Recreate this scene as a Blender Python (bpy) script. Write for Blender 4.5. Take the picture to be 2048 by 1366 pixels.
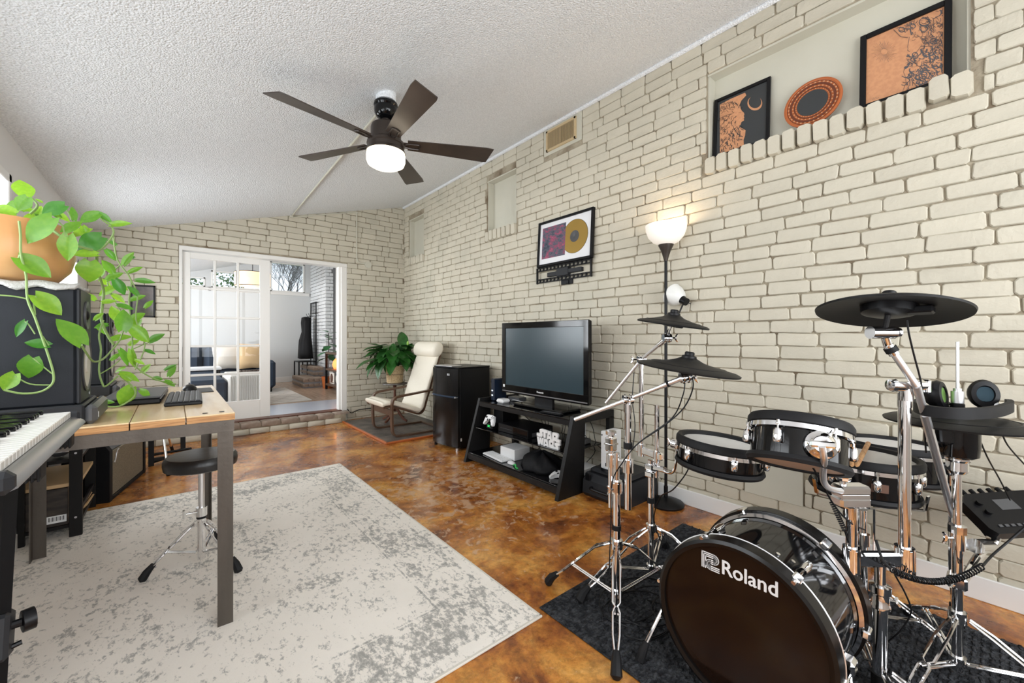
import bpy, bmesh, math, random
from mathutils import Vector as V, Matrix as M
D = bpy.data
for o in list(D.objects): D.objects.remove(o)
SC = bpy.context.scene
COL = SC.collection
PI = math.pi
rnd = random.Random(7)
# ------------------------------------------------------------------ camera, world, lights
CAMH = 1.17
cam = D.cameras.new('camera'); co = D.objects.new('camera', cam); COL.objects.link(co)
cam.sensor_fit = 'HORIZONTAL'; cam.sensor_width = 36.0; cam.lens = 36.0 * 814 / 2048
cam.shift_y = -8 / 2048; cam.clip_start = 0.02; cam.clip_end = 200
co.location = (0, 0, CAMH); co.rotation_euler = (PI / 2, 0, -math.atan2(.6404, .7680))
SC.camera = co
SC.view_settings.view_transform = 'Standard'; SC.view_settings.look = 'None'
SC.view_settings.gamma = 1; SC.view_settings.use_curve_mapping = False
SC.view_settings.exposure = 0.33
W = D.worlds.new('world'); SC.world = W; W.use_nodes = True
bg = W.node_tree.nodes['Background']; bg.inputs[0].default_value = (.80, .90, 1, 1); bg.inputs[1].default_value = 1.15

def area(name, loc, rot, sx, sy, watts, col=(1, 1, 1), spread=PI):
    l = D.lights.new(name, 'AREA'); l.shape = 'RECTANGLE'; l.size = sx; l.size_y = sy; l.energy = watts; l.color = col; l.spread = spread
    o = D.objects.new(name, l); COL.objects.link(o); o.location = loc; o.rotation_euler = rot
    return o
def point(name, loc, watts, col, r=.05):
    l = D.lights.new(name, 'POINT'); l.energy = watts; l.color = col; l.shadow_soft_size = r
    o = D.objects.new(name, l); COL.objects.link(o); o.location = loc; return o
# daylight entering by the windows: an area light outside each opening; the next room's is an addition
area('daylight_rear_window', (1.05, -1.66, 1.55), (PI / 2, 0, 0), 2.9, 1.9, 74, (.97, .985, 1))
area('daylight_left_window', (-.80, 1.95, 1.50), (0, -PI / 2, 0), 1.0, 2.7, 36, (.93, .97, 1))
area('daylight_far_left_window', (-.80, 4.65, 1.40), (0, -PI / 2, 0), .9, 1.4, 46, (.93, .97, 1))
area('added_light_next_room', (-1.65, 8.3, 1.9), (0, -PI / 2, 0), 1.6, 3.2, 230, (.93, .97, 1))  # added lamp outside an unseen side opening, brightens the next room
FAN = (1.05, 2.52)
point('fan_bulb', (FAN[0], FAN[1], 2.30), 16, (1, .84, .66), .07)
LAMP = (2.655, 1.50)

# ------------------------------------------------------------------ materials
def mat(name, base, rough=.5, metal=0., emis=None, bump=None, var=None, coat=0., spec=None, trans=0., sss=0., ior=None, alpha=None):
    m = D.materials.new(name); m.use_nodes = True; nt = m.node_tree; b = nt.nodes['Principled BSDF']
    c = tuple(base) + (1,) if len(base) == 3 else base
    b.inputs['Base Color'].default_value = c; b.inputs['Roughness'].default_value = rough; b.inputs['Metallic'].default_value = metal
    m.diffuse_color = c
    if coat: b.inputs['Coat Weight'].default_value = coat; b.inputs['Coat Roughness'].default_value = .08
    if spec is not None: b.inputs['Specular IOR Level'].default_value = spec
    if trans: b.inputs['Transmission Weight'].default_value = trans
    if ior: b.inputs['IOR'].default_value = ior
    if emis: b.inputs['Emission Color'].default_value = tuple(emis[0]) + (1,); b.inputs['Emission Strength'].default_value = emis[1]
    if bump or var:
        tc = nt.nodes.new('ShaderNodeTexCoord')
        if bump:
            n = nt.nodes.new('ShaderNodeTexNoise'); n.inputs['Scale'].default_value = bump[0]; n.inputs['Detail'].default_value = bump[2] if len(bump) > 2 else 3
            bp = nt.nodes.new('ShaderNodeBump'); bp.inputs['Strength'].default_value = bump[1]; bp.inputs['Distance'].default_value = bump[3] if len(bump) > 3 else .01
            nt.links.new(tc.outputs['Object'], n.inputs['Vector']); nt.links.new(n.outputs[0], bp.inputs['Height']); nt.links.new(bp.outputs[0], b.inputs['Normal'])
        if var:   # (scale, colour2, low, high, stretch)
            n = nt.nodes.new('ShaderNodeTexNoise'); n.inputs['Scale'].default_value = var[0]; n.inputs['Detail'].default_value = 5
            mp = nt.nodes.new('ShaderNodeMapping'); mp.inputs['Scale'].default_value = var[4] if len(var) > 4 else (1, 1, 1)
            r = nt.nodes.new('ShaderNodeValToRGB'); e = r.color_ramp.elements
            e[0].position = var[2]; e[0].color = c; e[1].position = var[3]; e[1].color = tuple(var[1]) + (1,)
            nt.links.new(tc.outputs['Object'], mp.inputs[0]); nt.links.new(mp.outputs[0], n.inputs['Vector']); nt.links.new(n.outputs[0], r.inputs[0]); nt.links.new(r.outputs[0], b.inputs['Base Color'])
    return m
def bsdf(m): return m.node_tree.nodes['Principled BSDF']

def addleaf(m):
    # each leaf between a deep green and a yellow green
    nt = m.node_tree; b = bsdf(m); lk = [l for l in nt.links if l.to_socket == b.inputs['Base Color']][0]
    oi = nt.nodes.new('ShaderNodeObjectInfo'); r = nt.nodes.new('ShaderNodeValToRGB'); e = r.color_ramp.elements
    e[0].color = (.20, .42, .45, 1); e[1].color = (1.25, 1.02, .8, 1)
    mx = nt.nodes.new('ShaderNodeVectorMath'); mx.operation = 'MULTIPLY'
    nt.links.new(oi.outputs['Random'], r.inputs[0]); nt.links.new(r.outputs[0], mx.inputs[1]); nt.links.new(lk.from_socket, mx.inputs[0]); nt.links.new(mx.outputs[0], b.inputs['Base Color'])
    for n in nt.nodes:
        if n.type == 'BSDF_TRANSLUCENT':
            m2 = nt.nodes.new('ShaderNodeVectorMath'); m2.operation = 'MULTIPLY'; m2.inputs[0].default_value = (.34, .72, .05); nt.links.new(r.outputs[0], m2.inputs[1]); nt.links.new(m2.outputs[0], n.inputs[0])
CREAM = (.59, .545, .44)
m_brick = mat('painted_brick', CREAM, .62, bump=(38, .55, 5, .006), var=(3.0, (.50, .47, .38), .45, .8))
def addrandom(m, amt=.16):
    nt = m.node_tree; b = bsdf(m); lk = [l for l in nt.links if l.to_socket == b.inputs['Base Color']]
    oi = nt.nodes.new('ShaderNodeObjectInfo'); mr = nt.nodes.new('ShaderNodeMapRange'); mr.inputs['To Min'].default_value = 1 - amt; mr.inputs['To Max'].default_value = 1 + amt * .3
    mx = nt.nodes.new('ShaderNodeVectorMath'); mx.operation = 'SCALE'
    nt.links.new(oi.outputs['Random'], mr.inputs['Value']); nt.links.new(mr.outputs[0], mx.inputs['Scale'])
    nt.links.new(lk[0].from_socket, mx.inputs[0]); nt.links.new(mx.outputs[0], b.inputs['Base Color'])
addrandom(m_brick, .07)
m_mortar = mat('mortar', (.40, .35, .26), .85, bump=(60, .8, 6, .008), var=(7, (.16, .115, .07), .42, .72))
m_niche = mat('niche_plaster', (.60, .58, .485), .6, bump=(20, .06), var=(2, (.54, .52, .43), .4, .8))
m_bare = mat('unpainted_brown_brick', (.26, .19, .145), .8, bump=(40, .6, 5, .006), var=(14, (.38, .31, .25), .4, .7))
m_wallp = mat('white_painted_wall', (.72, .71, .70), .55, bump=(50, .05))
m_wallg = mat('pale_grey_wall', (.62, .635, .64), .55)
m_trim = mat('white_gloss_trim', (.78, .77, .75), .35)
m_door = mat('white_door_paint', (.80, .78, .74), .35)
m_ceil = mat('popcorn_ceiling', (.82, .82, .82), .9)
def build_ceil(m):
    nt = m.node_tree; b = bsdf(m); tc = nt.nodes.new('ShaderNodeTexCoord')
    n = nt.nodes.new('ShaderNodeTexNoise'); n.inputs['Scale'].default_value = 105; n.inputs['Detail'].default_value = 3
    v = nt.nodes.new('ShaderNodeTexVoronoi'); v.inputs['Scale'].default_value = 120
    ad = nt.nodes.new('ShaderNodeMath'); ad.operation = 'SUBTRACT'
    bp = nt.nodes.new('ShaderNodeBump'); bp.inputs['Strength'].default_value = .65; bp.inputs['Distance'].default_value = .008
    r = nt.nodes.new('ShaderNodeValToRGB'); e = r.color_ramp.elements; e[0].position = .32; e[0].color = (.72, .74, .76, 1); e[1].position = .62; e[1].color = (.89, .91, .93, 1)
    for k in (n, v): nt.links.new(tc.outputs['Object'], k.inputs['Vector'])
    nt.links.new(n.outputs[0], ad.inputs[0]); nt.links.new(v.outputs[0], ad.inputs[1]); nt.links.new(ad.outputs[0], bp.inputs['Height']); nt.links.new(bp.outputs[0], b.inputs['Normal'])
    nt.links.new(n.outputs[0], r.inputs[0]); nt.links.new(r.outputs[0], b.inputs['Base Color'])
build_ceil(m_ceil)

def noise(nt, src, scale, detail=6, rough=.6, sc=(1, 1, 1), dist=0, loc=(0, 0, 0)):
    mp = nt.nodes.new('ShaderNodeMapping'); mp.inputs['Scale'].default_value = sc; mp.inputs['Location'].default_value = loc
    n = nt.nodes.new('ShaderNodeTexNoise'); n.inputs['Scale'].default_value = scale; n.inputs['Detail'].default_value = detail; n.inputs['Roughness'].default_value = rough; n.inputs['Distortion'].default_value = dist
    nt.links.new(src, mp.inputs[0]); nt.links.new(mp.outputs[0], n.inputs['Vector']); return n.outputs[0]
def ramp(nt, src, stops):
    r = nt.nodes.new('ShaderNodeValToRGB'); e = r.color_ramp.elements
    while len(e) > 1: e.remove(e[-1])
    e[0].position = stops[0][0]; e[0].color = tuple(stops[0][1]) + (1,)
    for p, c in stops[1:]: k = e.new(p); k.color = tuple(c) + (1,)
    nt.links.new(src, r.inputs[0]); return r.outputs[0]
def mix(nt, fac, a, b, mode='MIX'):
    x = nt.nodes.new('ShaderNodeMix'); x.data_type = 'RGBA'; x.blend_type = mode
    if isinstance(fac, (int, float)): x.inputs[0].default_value = fac
    else: nt.links.new(fac, x.inputs[0])
    for s, i in ((a, 6), (b, 7)):
        if isinstance(s, tuple): x.inputs[i].default_value = s + (1,)
        else: nt.links.new(s, x.inputs[i])
    return x.outputs[2]
g3 = lambda v: (v, v, v)
# stained concrete floor
m_floor = mat('stained_concrete', (.3, .12, .04), .28, coat=.25)
nt = m_floor.node_tree; tc = nt.nodes.new('ShaderNodeTexCoord').outputs['Object']
base = ramp(nt, noise(nt, tc, 2.6, 12, .70, dist=.5), [(.34, (.10, .028, .010)), (.43, (.27, .082, .017)), (.51, (.47, .175, .032)), (.60, (.64, .30, .065)), (.70, (.74, .42, .14))])
fine = ramp(nt, noise(nt, tc, 21, 10, .8), [(.36, g3(.38)), (.56, g3(1.15))])
c1 = mix(nt, .75, base, fine, 'MULTIPLY')
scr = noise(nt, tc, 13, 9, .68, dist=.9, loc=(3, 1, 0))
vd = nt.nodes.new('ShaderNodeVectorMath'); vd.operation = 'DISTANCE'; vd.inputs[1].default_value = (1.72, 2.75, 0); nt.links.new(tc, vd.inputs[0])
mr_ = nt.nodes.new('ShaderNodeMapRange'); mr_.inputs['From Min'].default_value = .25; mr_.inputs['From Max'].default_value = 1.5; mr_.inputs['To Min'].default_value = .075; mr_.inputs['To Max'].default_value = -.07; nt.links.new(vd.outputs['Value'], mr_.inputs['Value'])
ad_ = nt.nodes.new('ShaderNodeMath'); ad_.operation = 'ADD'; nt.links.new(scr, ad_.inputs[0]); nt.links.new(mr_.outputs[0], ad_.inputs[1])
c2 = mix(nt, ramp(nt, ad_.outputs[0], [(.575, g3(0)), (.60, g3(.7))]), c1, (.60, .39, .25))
nt.links.new(c2, bsdf(m_floor).inputs['Base Color'])
rr = ramp(nt, noise(nt, tc, 6, 5), [(.3, g3(.16)), (.7, g3(.40))]); nt.links.new(rr, bsdf(m_floor).inputs['Roughness'])
# distressed rug
m_rug = mat('distressed_rug', (.6, .57, .52), .95, bump=(260, .5, 2, .003))
nt = m_rug.node_tree; tc = nt.nodes.new('ShaderNodeTexCoord').outputs['Object']
def mth(op, a, b=None, c=None):
    q = nt.nodes.new('ShaderNodeMath'); q.operation = op
    for i, v in enumerate((a, b, c)):
        if v is None: continue
        if isinstance(v, (int, float)): q.inputs[i].default_value = v
        else: nt.links.new(v, q.inputs[i])
    return q.outputs[0]
sx = nt.nodes.new('ShaderNodeSeparateXYZ'); nt.links.new(tc, sx.inputs[0])
ed = mth('MINIMUM', mth('SUBTRACT', .92, sx.outputs[0]), mth('MINIMUM', mth('ADD', sx.outputs[1], .265), mth('SUBTRACT', 2.4, sx.outputs[1])))   # distance to the rug's edge
band = mth('MULTIPLY', mth('GREATER_THAN', ed, .07), mth('LESS_THAN', ed, .30))
l1 = mth('LESS_THAN', mth('ABSOLUTE', mth('SUBTRACT', ed, .065)), .006); l2 = mth('LESS_THAN', mth('ABSOLUTE', mth('SUBTRACT', ed, .31)), .005)
lines = mth('MAXIMUM', l1, l2)
f1 = noise(nt, tc, 48, 7, .72, sc=(1, .62, 1), dist=.2); m1_ = noise(nt, tc, 5.5, 4, .6, dist=.8); m2_ = noise(nt, tc, 1.3, 2, .5)
val = mth('ADD', f1, mth('MULTIPLY', mth('SUBTRACT', m1_, .5), .42)); val = mth('ADD', val, mth('MULTIPLY', mth('SUBTRACT', m2_, .5), .22))
val = mth('ADD', val, mth('ADD', mth('MULTIPLY', band, .055), mth('MULTIPLY', lines, .085)))
msk_ = ramp(nt, val, [(.535, g3(0)), (.585, g3(.5)), (.68, g3(.85))])
lt = ramp(nt, noise(nt, tc, 2.4, 5), [(.35, (.90, .845, .77)), (.7, (.82, .77, .70))])
nt.links.new(mix(nt, msk_, lt, (.27, .265, .245)), bsdf(m_rug).inputs['Base Color'])

m_edge = mat('rug_binding', (.66, .62, .55), .9)
m_mat = mat('charcoal_ribbed_mat', (.055, .057, .062), .95, spec=.1, bump=(85, 1, 2, .012), var=(45, (.022, .023, .026), .4, .6))
m_black = mat('black_gloss', (.004, .004, .0045), .07, spec=.38)
m_bsat = mat('black_satin', (.0055, .0055, .0065), .38, spec=.25)
m_bwood = mat('black_brown_wood', (.010, .0095, .0095), .42, bump=(30, .1), spec=.22)
m_rub = mat('black_rubber', (.010, .010, .011), .6, spec=.25)
m_cym = mat('cymbal_rubber', (.009, .009, .009), .5, spec=.25, bump=(400, .15, 1, .001))
m_chr = mat('chrome', (.86, .86, .87), .07, 1.)
m_chrb = mat('brushed_chrome', (.84, .84, .85), .38, 1.)
m_mesh = mat('white_mesh_head', (.68, .67, .65), .75, bump=(600, .3, 1, .001))
m_hoop = mat('dark_wood_hoop', (.006, .005, .0045), .25, spec=.3)
m_head = mat('glossy_dark_drumhead', (.013, .0065, .004), .07, spec=.22)
m_white = mat('white_plastic', (.78, .78, .78), .35)
m_print = mat('white_print', (.80, .80, .80), .5)
m_steel = mat('bare_steel', (.13, .112, .095), .45, .6, bump=(60, .08), var=(14, (.09, .078, .066), .35, .7, (1, 1, .15)))
m_ply = mat('varnished_plywood', (.80, .60, .36), .22, var=(5, (.70, .48, .25), .35, .7, (6, .6, 1)), coat=.3)
m_plye = mat('plywood_edge', (.55, .29, .11), .5, var=(60, (.36, .17, .06), .4, .6, (.2, .2, 3)))
m_screen = mat('tv_screen', (.024, .046, .058), .22)
m_gold = mat('gold_record_vinyl', (.55, .36, .10), .28, .8)
m_leafP = mat('pothos_leaf', (.17, .44, .035), .34, var=(6, (.30, .58, .06), .4, .75), coat=.15)
m_leafL = mat('peace_lily_leaf', (.018, .085, .014), .32, var=(5, (.035, .15, .025), .4, .7))
m_leafF = mat('fig_leaf', (.035, .16, .05), .4)
for m_ in (m_leafP,):
    b = bsdf(m_); b.inputs['Subsurface Weight'].default_value = .0
    # thin leaf: part of the light passes through
    nt = m_.node_tree; tr = nt.nodes.new('ShaderNodeBsdfTranslucent'); tr.inputs[0].default_value = (.34, .72, .05, 1); ms = nt.nodes.new('ShaderNodeMixShader'); ms.inputs[0].default_value = .38
    out = nt.nodes['Material Output']; nt.links.new(b.outputs[0], ms.inputs[1]); nt.links.new(tr.outputs[0], ms.inputs[2]); nt.links.new(ms.outputs[0], out.inputs[0])
addleaf(m_leafP)
m_stemP = mat('pothos_stem', (.22, .33, .10), .5)
m_soil = mat('soil', (.04, .025, .015), .95)
m_terra = mat('pale_terracotta', (.60, .29, .10), .4, var=(2.5, (.66, .40, .19), .4, .75, (1, 1, 2.2)))
m_cloth = mat('grey_knit_cloth', (.50, .49, .47), .95, bump=(160, .9, 2, .004))
m_cush = mat('cream_leather', (.84, .78, .66), .5, bump=(22, .12))
m_bent = mat('dark_bent_wood', (.11, .058, .032), .38, var=(12, (.075, .038, .022), .4, .7))
m_redw = mat('red_brown_wood', (.10, .03, .014), .4)
m_stone = mat('dark_hearth_tile', (.17, .145, .125), .4, bump=(12, .4), var=(7, (.07, .062, .058), .35, .65))
m_orange = mat('orange_stained_strip', (.45, .12, .03), .28)
m_wick = mat('woven_basket', (.66, .50, .29), .7, bump=(90, .7, 2, .004), var=(60, (.48, .33, .17), .4, .65))
m_glass = mat('clear_glass', (1, 1, 1), .0)
def mkglass(m, tint=(1, 1, 1), f=.10):
    nt = m.node_tree; b = bsdf(m); b.inputs['Metallic'].default_value = 0; b.inputs['Base Color'].default_value = (1, 1, 1, 1)
    gl = nt.nodes.new('ShaderNodeBsdfGlossy'); gl.inputs['Roughness'].default_value = .0
    tr = nt.nodes.new('ShaderNodeBsdfTransparent'); tr.inputs[0].default_value = tint + (1,)
    fr = nt.nodes.new('ShaderNodeFresnel'); fr.inputs[0].default_value = 1.5
    ms = nt.nodes.new('ShaderNodeMixShader'); sc_ = nt.nodes.new('ShaderNodeMath'); sc_.operation = 'MULTIPLY'; sc_.inputs[1].default_value = .4; nt.links.new(fr.outputs[0], sc_.inputs[0]); nt.links.new(sc_.outputs[0], ms.inputs[0]); nt.links.new(tr.outputs[0], ms.inputs[1]); nt.links.new(gl.outputs[0], ms.inputs[2]); nt.links.new(ms.outputs[0], nt.nodes['Material Output'].inputs[0])
mkglass(m_glass)
m_smoke = mat('black_tinted_glass', (.003, .003, .004), .03)
m_shade = mat('lit_lamp_glass', (.85, .83, .78), .4, emis=((1, .86, .72), .30))
m_shade2 = mat('frosted_glass_unlit', (.78, .78, .75), .35)
m_fanglass = mat('lit_fan_glass', (.9, .85, .75), .3, emis=((1, .86, .64), 2.6))
m_fan = mat('dark_bronze', (.045, .034, .028), .34, .35)
m_blade = mat('dark_fan_blade', (.050, .036, .028), .36, var=(8, (.035, .025, .02), .4, .7, (1, 1, 1)))
m_vent = mat('yellowed_vent_metal', (.55, .42, .24), .5)
m_dark = mat('dark_void', (.02, .018, .016), .9)
m_blk = mat('matte_black_vinyl', (.006, .006, .007), .6, spec=.2, bump=(200, .3, 1, .001))
m_grille = mat('tan_amp_cloth', (.25, .215, .155), .9, bump=(500, .4, 1, .001), var=(120, (.19, .16, .115), .4, .6))
m_grey = mat('dark_grey_plastic', (.022, .023, .026), .5, spec=.3)
m_grey2 = mat('mid_grey_plastic', (.075, .076, .08), .4)
m_silver = mat('silver_plastic', (.25, .25, .26), .3, .6)
m_keyw = mat('white_keys', (.78, .76, .72), .25)
m_wood = mat('pale_wood', (.62, .42, .22), .5)
m_stick = mat('worn_drumstick', (.60, .34, .15), .6, var=(40, (.42, .2, .08), .4, .6))
m_navy = mat('navy_fabric', (.02, .035, .06), .8)
m_pilw = mat('cream_cushion', (.70, .64, .56), .9, bump=(25, .3))
m_pilt = mat('tan_cushion', (.56, .38, .20), .8, bump=(18, .4))
m_throw = mat('white_throw', (.66, .63, .58), .9)
m_lampsh = mat('lit_fabric_shade', (.8, .62, .42), .7, emis=((1, .66, .38), .8))
m_salt = mat('glowing_salt', (.8, .25, .08), .6, emis=((1, .22, .05), 1.6), bump=(12, .6))
m_copper = mat('copper_print_paper', (.62, .30, .15), .45, var=(60, (.56, .26, .13), .4, .6))
m_art = mat('charcoal_print', (.035, .038, .040), .6)
m_green = mat('green_plastic', (.04, .5, .1), .4)
m_ledg = mat('green_indicator', (.0, .3, .05), .4, emis=((.05, 1, .2), .8))
m_oak = mat('oak_floor_boards', (.48, .34, .24), .25, var=(3, (.38, .26, .18), .35, .7, (10, 1, 1)))
m_floor2 = mat('pale_blue_grey_tile', (.52, .54, .60), .22)
m_bwhite = mat('white_brick', (.66, .67, .68), .6)
m_bmort2 = mat('dark_joint', (.24, .24, .25), .9)
m_alu = mat('aluminium', (.6, .6, .62), .35, .9)
m_bark = mat('bare_branches', (.13, .12, .12), .9)
m_hedge = mat('distant_foliage', (.10, .20, .05), .9)
m_blue = mat('dark_blue_plastic', (.006, .013, .03), .3)
m_brnd = mat('printed_plaque', (.13, .07, .05), .3)

# ------------------------------------------------------------------ mesh helpers
def frame(o, z, x=None):
    z = V(z).normalized(); h = V(x) if x is not None else (V((0, 0, 1)) if abs(z.z) < .95 else V((1, 0, 0)))
    y = z.cross(h); y.normalize(); x = y.cross(z)
    return M(((x.x, y.x, z.x, o[0]), (x.y, y.y, z.y, o[1]), (x.z, y.z, z.z, o[2]), (0, 0, 0, 1)))
def smooth(pts, k=4):
    pts = [V(p) for p in pts]; n = len(pts); out = []
    if n < 3: return pts
    for i in range(n - 1):
        p0 = pts[max(i - 1, 0)]; p1 = pts[i]; p2 = pts[i + 1]; p3 = pts[min(i + 2, n - 1)]
        for j in range(k):
            t = j / k; out.append(.5 * ((2 * p1) + (p2 - p0) * t + (2 * p0 - 5 * p1 + 4 * p2 - p3) * t * t + (3 * p1 - p0 - 3 * p2 + p3) * t ** 3))
    out.append(pts[-1]); return out
class MB:
    def __init__(s): s.v = []; s.f = []; s.mi = []; s.cur = 0
    def add(s, vs, fs, mx=None):
        n = len(s.v); s.v += [(mx @ V(p)) if mx is not None else V(p) for p in vs]; s.f += [tuple(i + n for i in f) for f in fs]; s.mi += [s.cur] * len(fs); return s
    def box(s, c, d, b=0, mx=None, rz=0, rot=None):
        hx, hy, hz = d[0] / 2, d[1] / 2, d[2] / 2; b = min(b, hx * .98, hy * .98, hz * .98)
        T = M.Translation(c)
        if rz: T = T @ M.Rotation(rz, 4, 'Z')
        if rot: T = T @ M.Rotation(rot[2], 4, 'Z') @ M.Rotation(rot[1], 4, 'Y') @ M.Rotation(rot[0], 4, 'X')
        if mx is not None: T = mx @ T
        if b <= 0:
            vs = [(x, y, z) for z in (-hz, hz) for y in (-hy, hy) for x in (-hx, hx)]
            return s.add(vs, [(0, 2, 3, 1), (4, 5, 7, 6), (0, 1, 5, 4), (2, 6, 7, 3), (0, 4, 6, 2), (1, 3, 7, 5)], T)
        vs = []; idx = {}
        for sx in (-1, 1):
            for sy in (-1, 1):
                for sz in (-1, 1):
                    for a, p in enumerate(((hx, hy - b, hz - b), (hx - b, hy, hz - b), (hx - b, hy - b, hz))):
                        idx[(sx, sy, sz, a)] = len(vs); vs.append((sx * p[0], sy * p[1], sz * p[2]))
        F = []; sg = (-1, 1)
        for a in range(3):
            o1, o2 = [k for k in range(3) if k != a]
            for q in sg:
                r = []
                for u, w in ((-1, -1), (1, -1), (1, 1), (-1, 1)):
                    t = [0, 0, 0]; t[a] = q; t[o1] = u; t[o2] = w; r.append(idx[(t[0], t[1], t[2], a)])
                F.append(tuple(r))
            for u in sg:
                for w in sg:
                    r = []
                    for q, k in ((-1, o1), (1, o1), (1, o2), (-1, o2)):
                        t = [0, 0, 0]; t[a] = q; t[o1] = u; t[o2] = w; r.append(idx[(t[0], t[1], t[2], k)])
                    F.append(tuple(r))
        for sx in sg:
            for sy in sg:
                for sz in sg: F.append(tuple(idx[(sx, sy, sz, a)] for a in range(3)))
        return s.add(vs, F, T)
    def bb(s, a, b, bev=0, **k):   # box from corner to corner
        c = [(a[i] + b[i]) / 2 for i in range(3)]; d = [abs(b[i] - a[i]) for i in range(3)]; return s.box(c, d, bev, **k)
    def lathe(s, prof, n=24, mx=None, closed=False):
        vs = []; fs = []; rings = []
        for r, z in prof:
            if r < 1e-6: rings.append([len(vs)]); vs.append((0, 0, z))
            else:
                rings.append(list(range(len(vs), len(vs) + n))); vs += [(r * math.cos(2 * PI * i / n), r * math.sin(2 * PI * i / n), z) for i in range(n)]
        rr = rings + ([rings[0]] if closed else [])
        for A, B in zip(rr, rr[1:]):
            for i in range(n):
                j = (i + 1) % n
                if len(A) == 1 and len(B) == 1: continue
                if len(A) == 1: fs.append((A[0], B[j], B[i]))
                elif len(B) == 1: fs.append((A[i], A[j], B[0]))
                else: fs.append((A[i], A[j], B[j], B[i]))
        return s.add(vs, fs, mx)
    def cyl(s, a, b, r, n=12, r2=None):
        a, b = V(a), V(b); L = (b - a).length; r2 = r if r2 is None else r2
        return s.lathe([(0, 0), (r, 0), (r2, L), (0, L)], n, frame(a, b - a))
    def tube(s, pts, r, n=8, cap=True, flat=None, up=None):
        pts = [V(p) for p in pts]; N = len(pts); vs = []; fs = []
        R = r if isinstance(r, (list, tuple)) else [r] * N
        t0 = (pts[1] - pts[0]).normalized(); u = V(up) if up else (V((0, 0, 1)) if abs(t0.z) < .9 else V((1, 0, 0)))
        for i, p in enumerate(pts):
            t = (pts[min(i + 1, N - 1)] - pts[max(i - 1, 0)]).normalized()
            w = t.cross(u)
            if w.length < 1e-4: w = t.cross(V((1, .2, 0)))
            w.normalize(); u2 = w.cross(t).normalized()
            if not up: u = u2
            for k in range(n):
                a = 2 * PI * k / n + (PI / n if n == 4 else 0); q = flat or 1
                vs.append(p + (w * math.cos(a) + u2 * math.sin(a) * q) * R[i])
        for i in range(N - 1):
            for k in range(n):
                j = (k + 1) % n; fs.append((i * n + k, i * n + j, i * n + n + j, i * n + n + k))
        if cap: fs.append(tuple(range(n))[::-1]); fs.append(tuple(range((N - 1) * n, N * n)))
        return s.add(vs, fs)
    def prism(s, poly, z0, z1, mx=None):   # polygon in xy, extruded in z
        n = len(poly); vs = [(p[0], p[1], z0) for p in poly] + [(p[0], p[1], z1) for p in poly]
        return s.add(vs, [tuple(range(n))[::-1], tuple(range(n, 2 * n))] + [(i, (i + 1) % n, n + (i + 1) % n, n + i) for i in range(n)], mx)
    def sphere(s, c, r, n=12, m=8, sc=(1, 1, 1), mx=None):
        T = M.Translation(c) @ M.Diagonal((sc[0], sc[1], sc[2], 1)); T = mx @ T if mx is not None else T
        return s.lathe([(max(r * math.sin(PI * i / m), 0 if i in (0, m) else 1e-4), -r * math.cos(PI * i / m)) for i in range(m + 1)], n, T)
    def torus(s, c, R, r, n=28, m=8, mx=None, sz=1):
        T = M.Translation(c) if mx is None else mx @ M.Translation(c)
        return s.lathe([(R + r * math.cos(2 * PI * k / m), sz * r * math.sin(2 * PI * k / m)) for k in range(m)], n, T, closed=True)
def mesh_of(name, mb, mats, sharp=35, inv=None):
    me = D.meshes.new(name)
    me.from_pydata([tuple(inv @ p) if inv is not None else tuple(p) for p in mb.v], [], mb.f)
    b = bmesh.new(); b.from_mesh(me); bmesh.ops.recalc_face_normals(b, faces=b.faces); b.to_mesh(me); b.free()
    for m in (mats if isinstance(mats, (list, tuple)) else [mats]): me.materials.append(m)
    if isinstance(mats, (list, tuple)):
        for p, i in zip(me.polygons, mb.mi): p.material_index = i
    me.polygons.foreach_set('use_smooth', [True] * len(me.polygons))
    if sharp < 180: me.set_sharp_from_angle(angle=math.radians(sharp))
    return me
def rootmat(o):
    m = o.matrix_basis.copy(); p = o.parent
    while p: m = p.matrix_basis @ m; p = p.parent
    return m
def obj(name, mb, m, parent=None, local=False, sharp=35, label=None):
    inv = rootmat(parent).inverted() if (parent is not None and not local) else None
    o = D.objects.new(name, mesh_of(name, mb, m, sharp, inv)); COL.objects.link(o)
    if parent is not None: o.parent = parent
    if label: o['label'] = label
    return o
def tag(o, label, cat, group=None):
    o['label'] = label; o['category'] = cat
    if group: o['group'] = group
    return o
def thing(name, label, cat, loc=(0, 0, 0), rz=0, group=None):
    o = D.objects.new(name, None); COL.objects.link(o); o.location = loc; o.rotation_euler = (0, 0, rz); o.empty_display_size = .05
    bpy.context.view_layer.update() if False else None
    o.matrix_basis = M.Translation(loc) @ M.Rotation(rz, 4, 'Z')
    return tag(o, label, cat, group)
def single(name, mb, m, label, cat, loc=None, group=None, sharp=35):
    """a thing that is one mesh, its origin at its base"""
    if loc is None:
        xs = [p.x for p in mb.v]; ys = [p.y for p in mb.v]; zs = [p.z for p in mb.v]; loc = ((min(xs) + max(xs)) / 2, (min(ys) + max(ys)) / 2, min(zs))
    T = M.Translation(loc); o = D.objects.new(name, mesh_of(name, mb, m, sharp, T.inverted())); COL.objects.link(o); o.location = loc
    return tag(o, label, cat, group)
def struct(name, mb, m, parent=None, sharp=35):
    o = obj(name, mb, m, parent, sharp=sharp)
    if parent is None: o['kind'] = 'structure'
    return o
def place(name, me, mx, parent, world=True):
    o = D.objects.new(name, me); COL.objects.link(o); o.parent = parent
    o.matrix_basis = (rootmat(parent).inverted() @ mx) if world else mx
    return o
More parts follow.
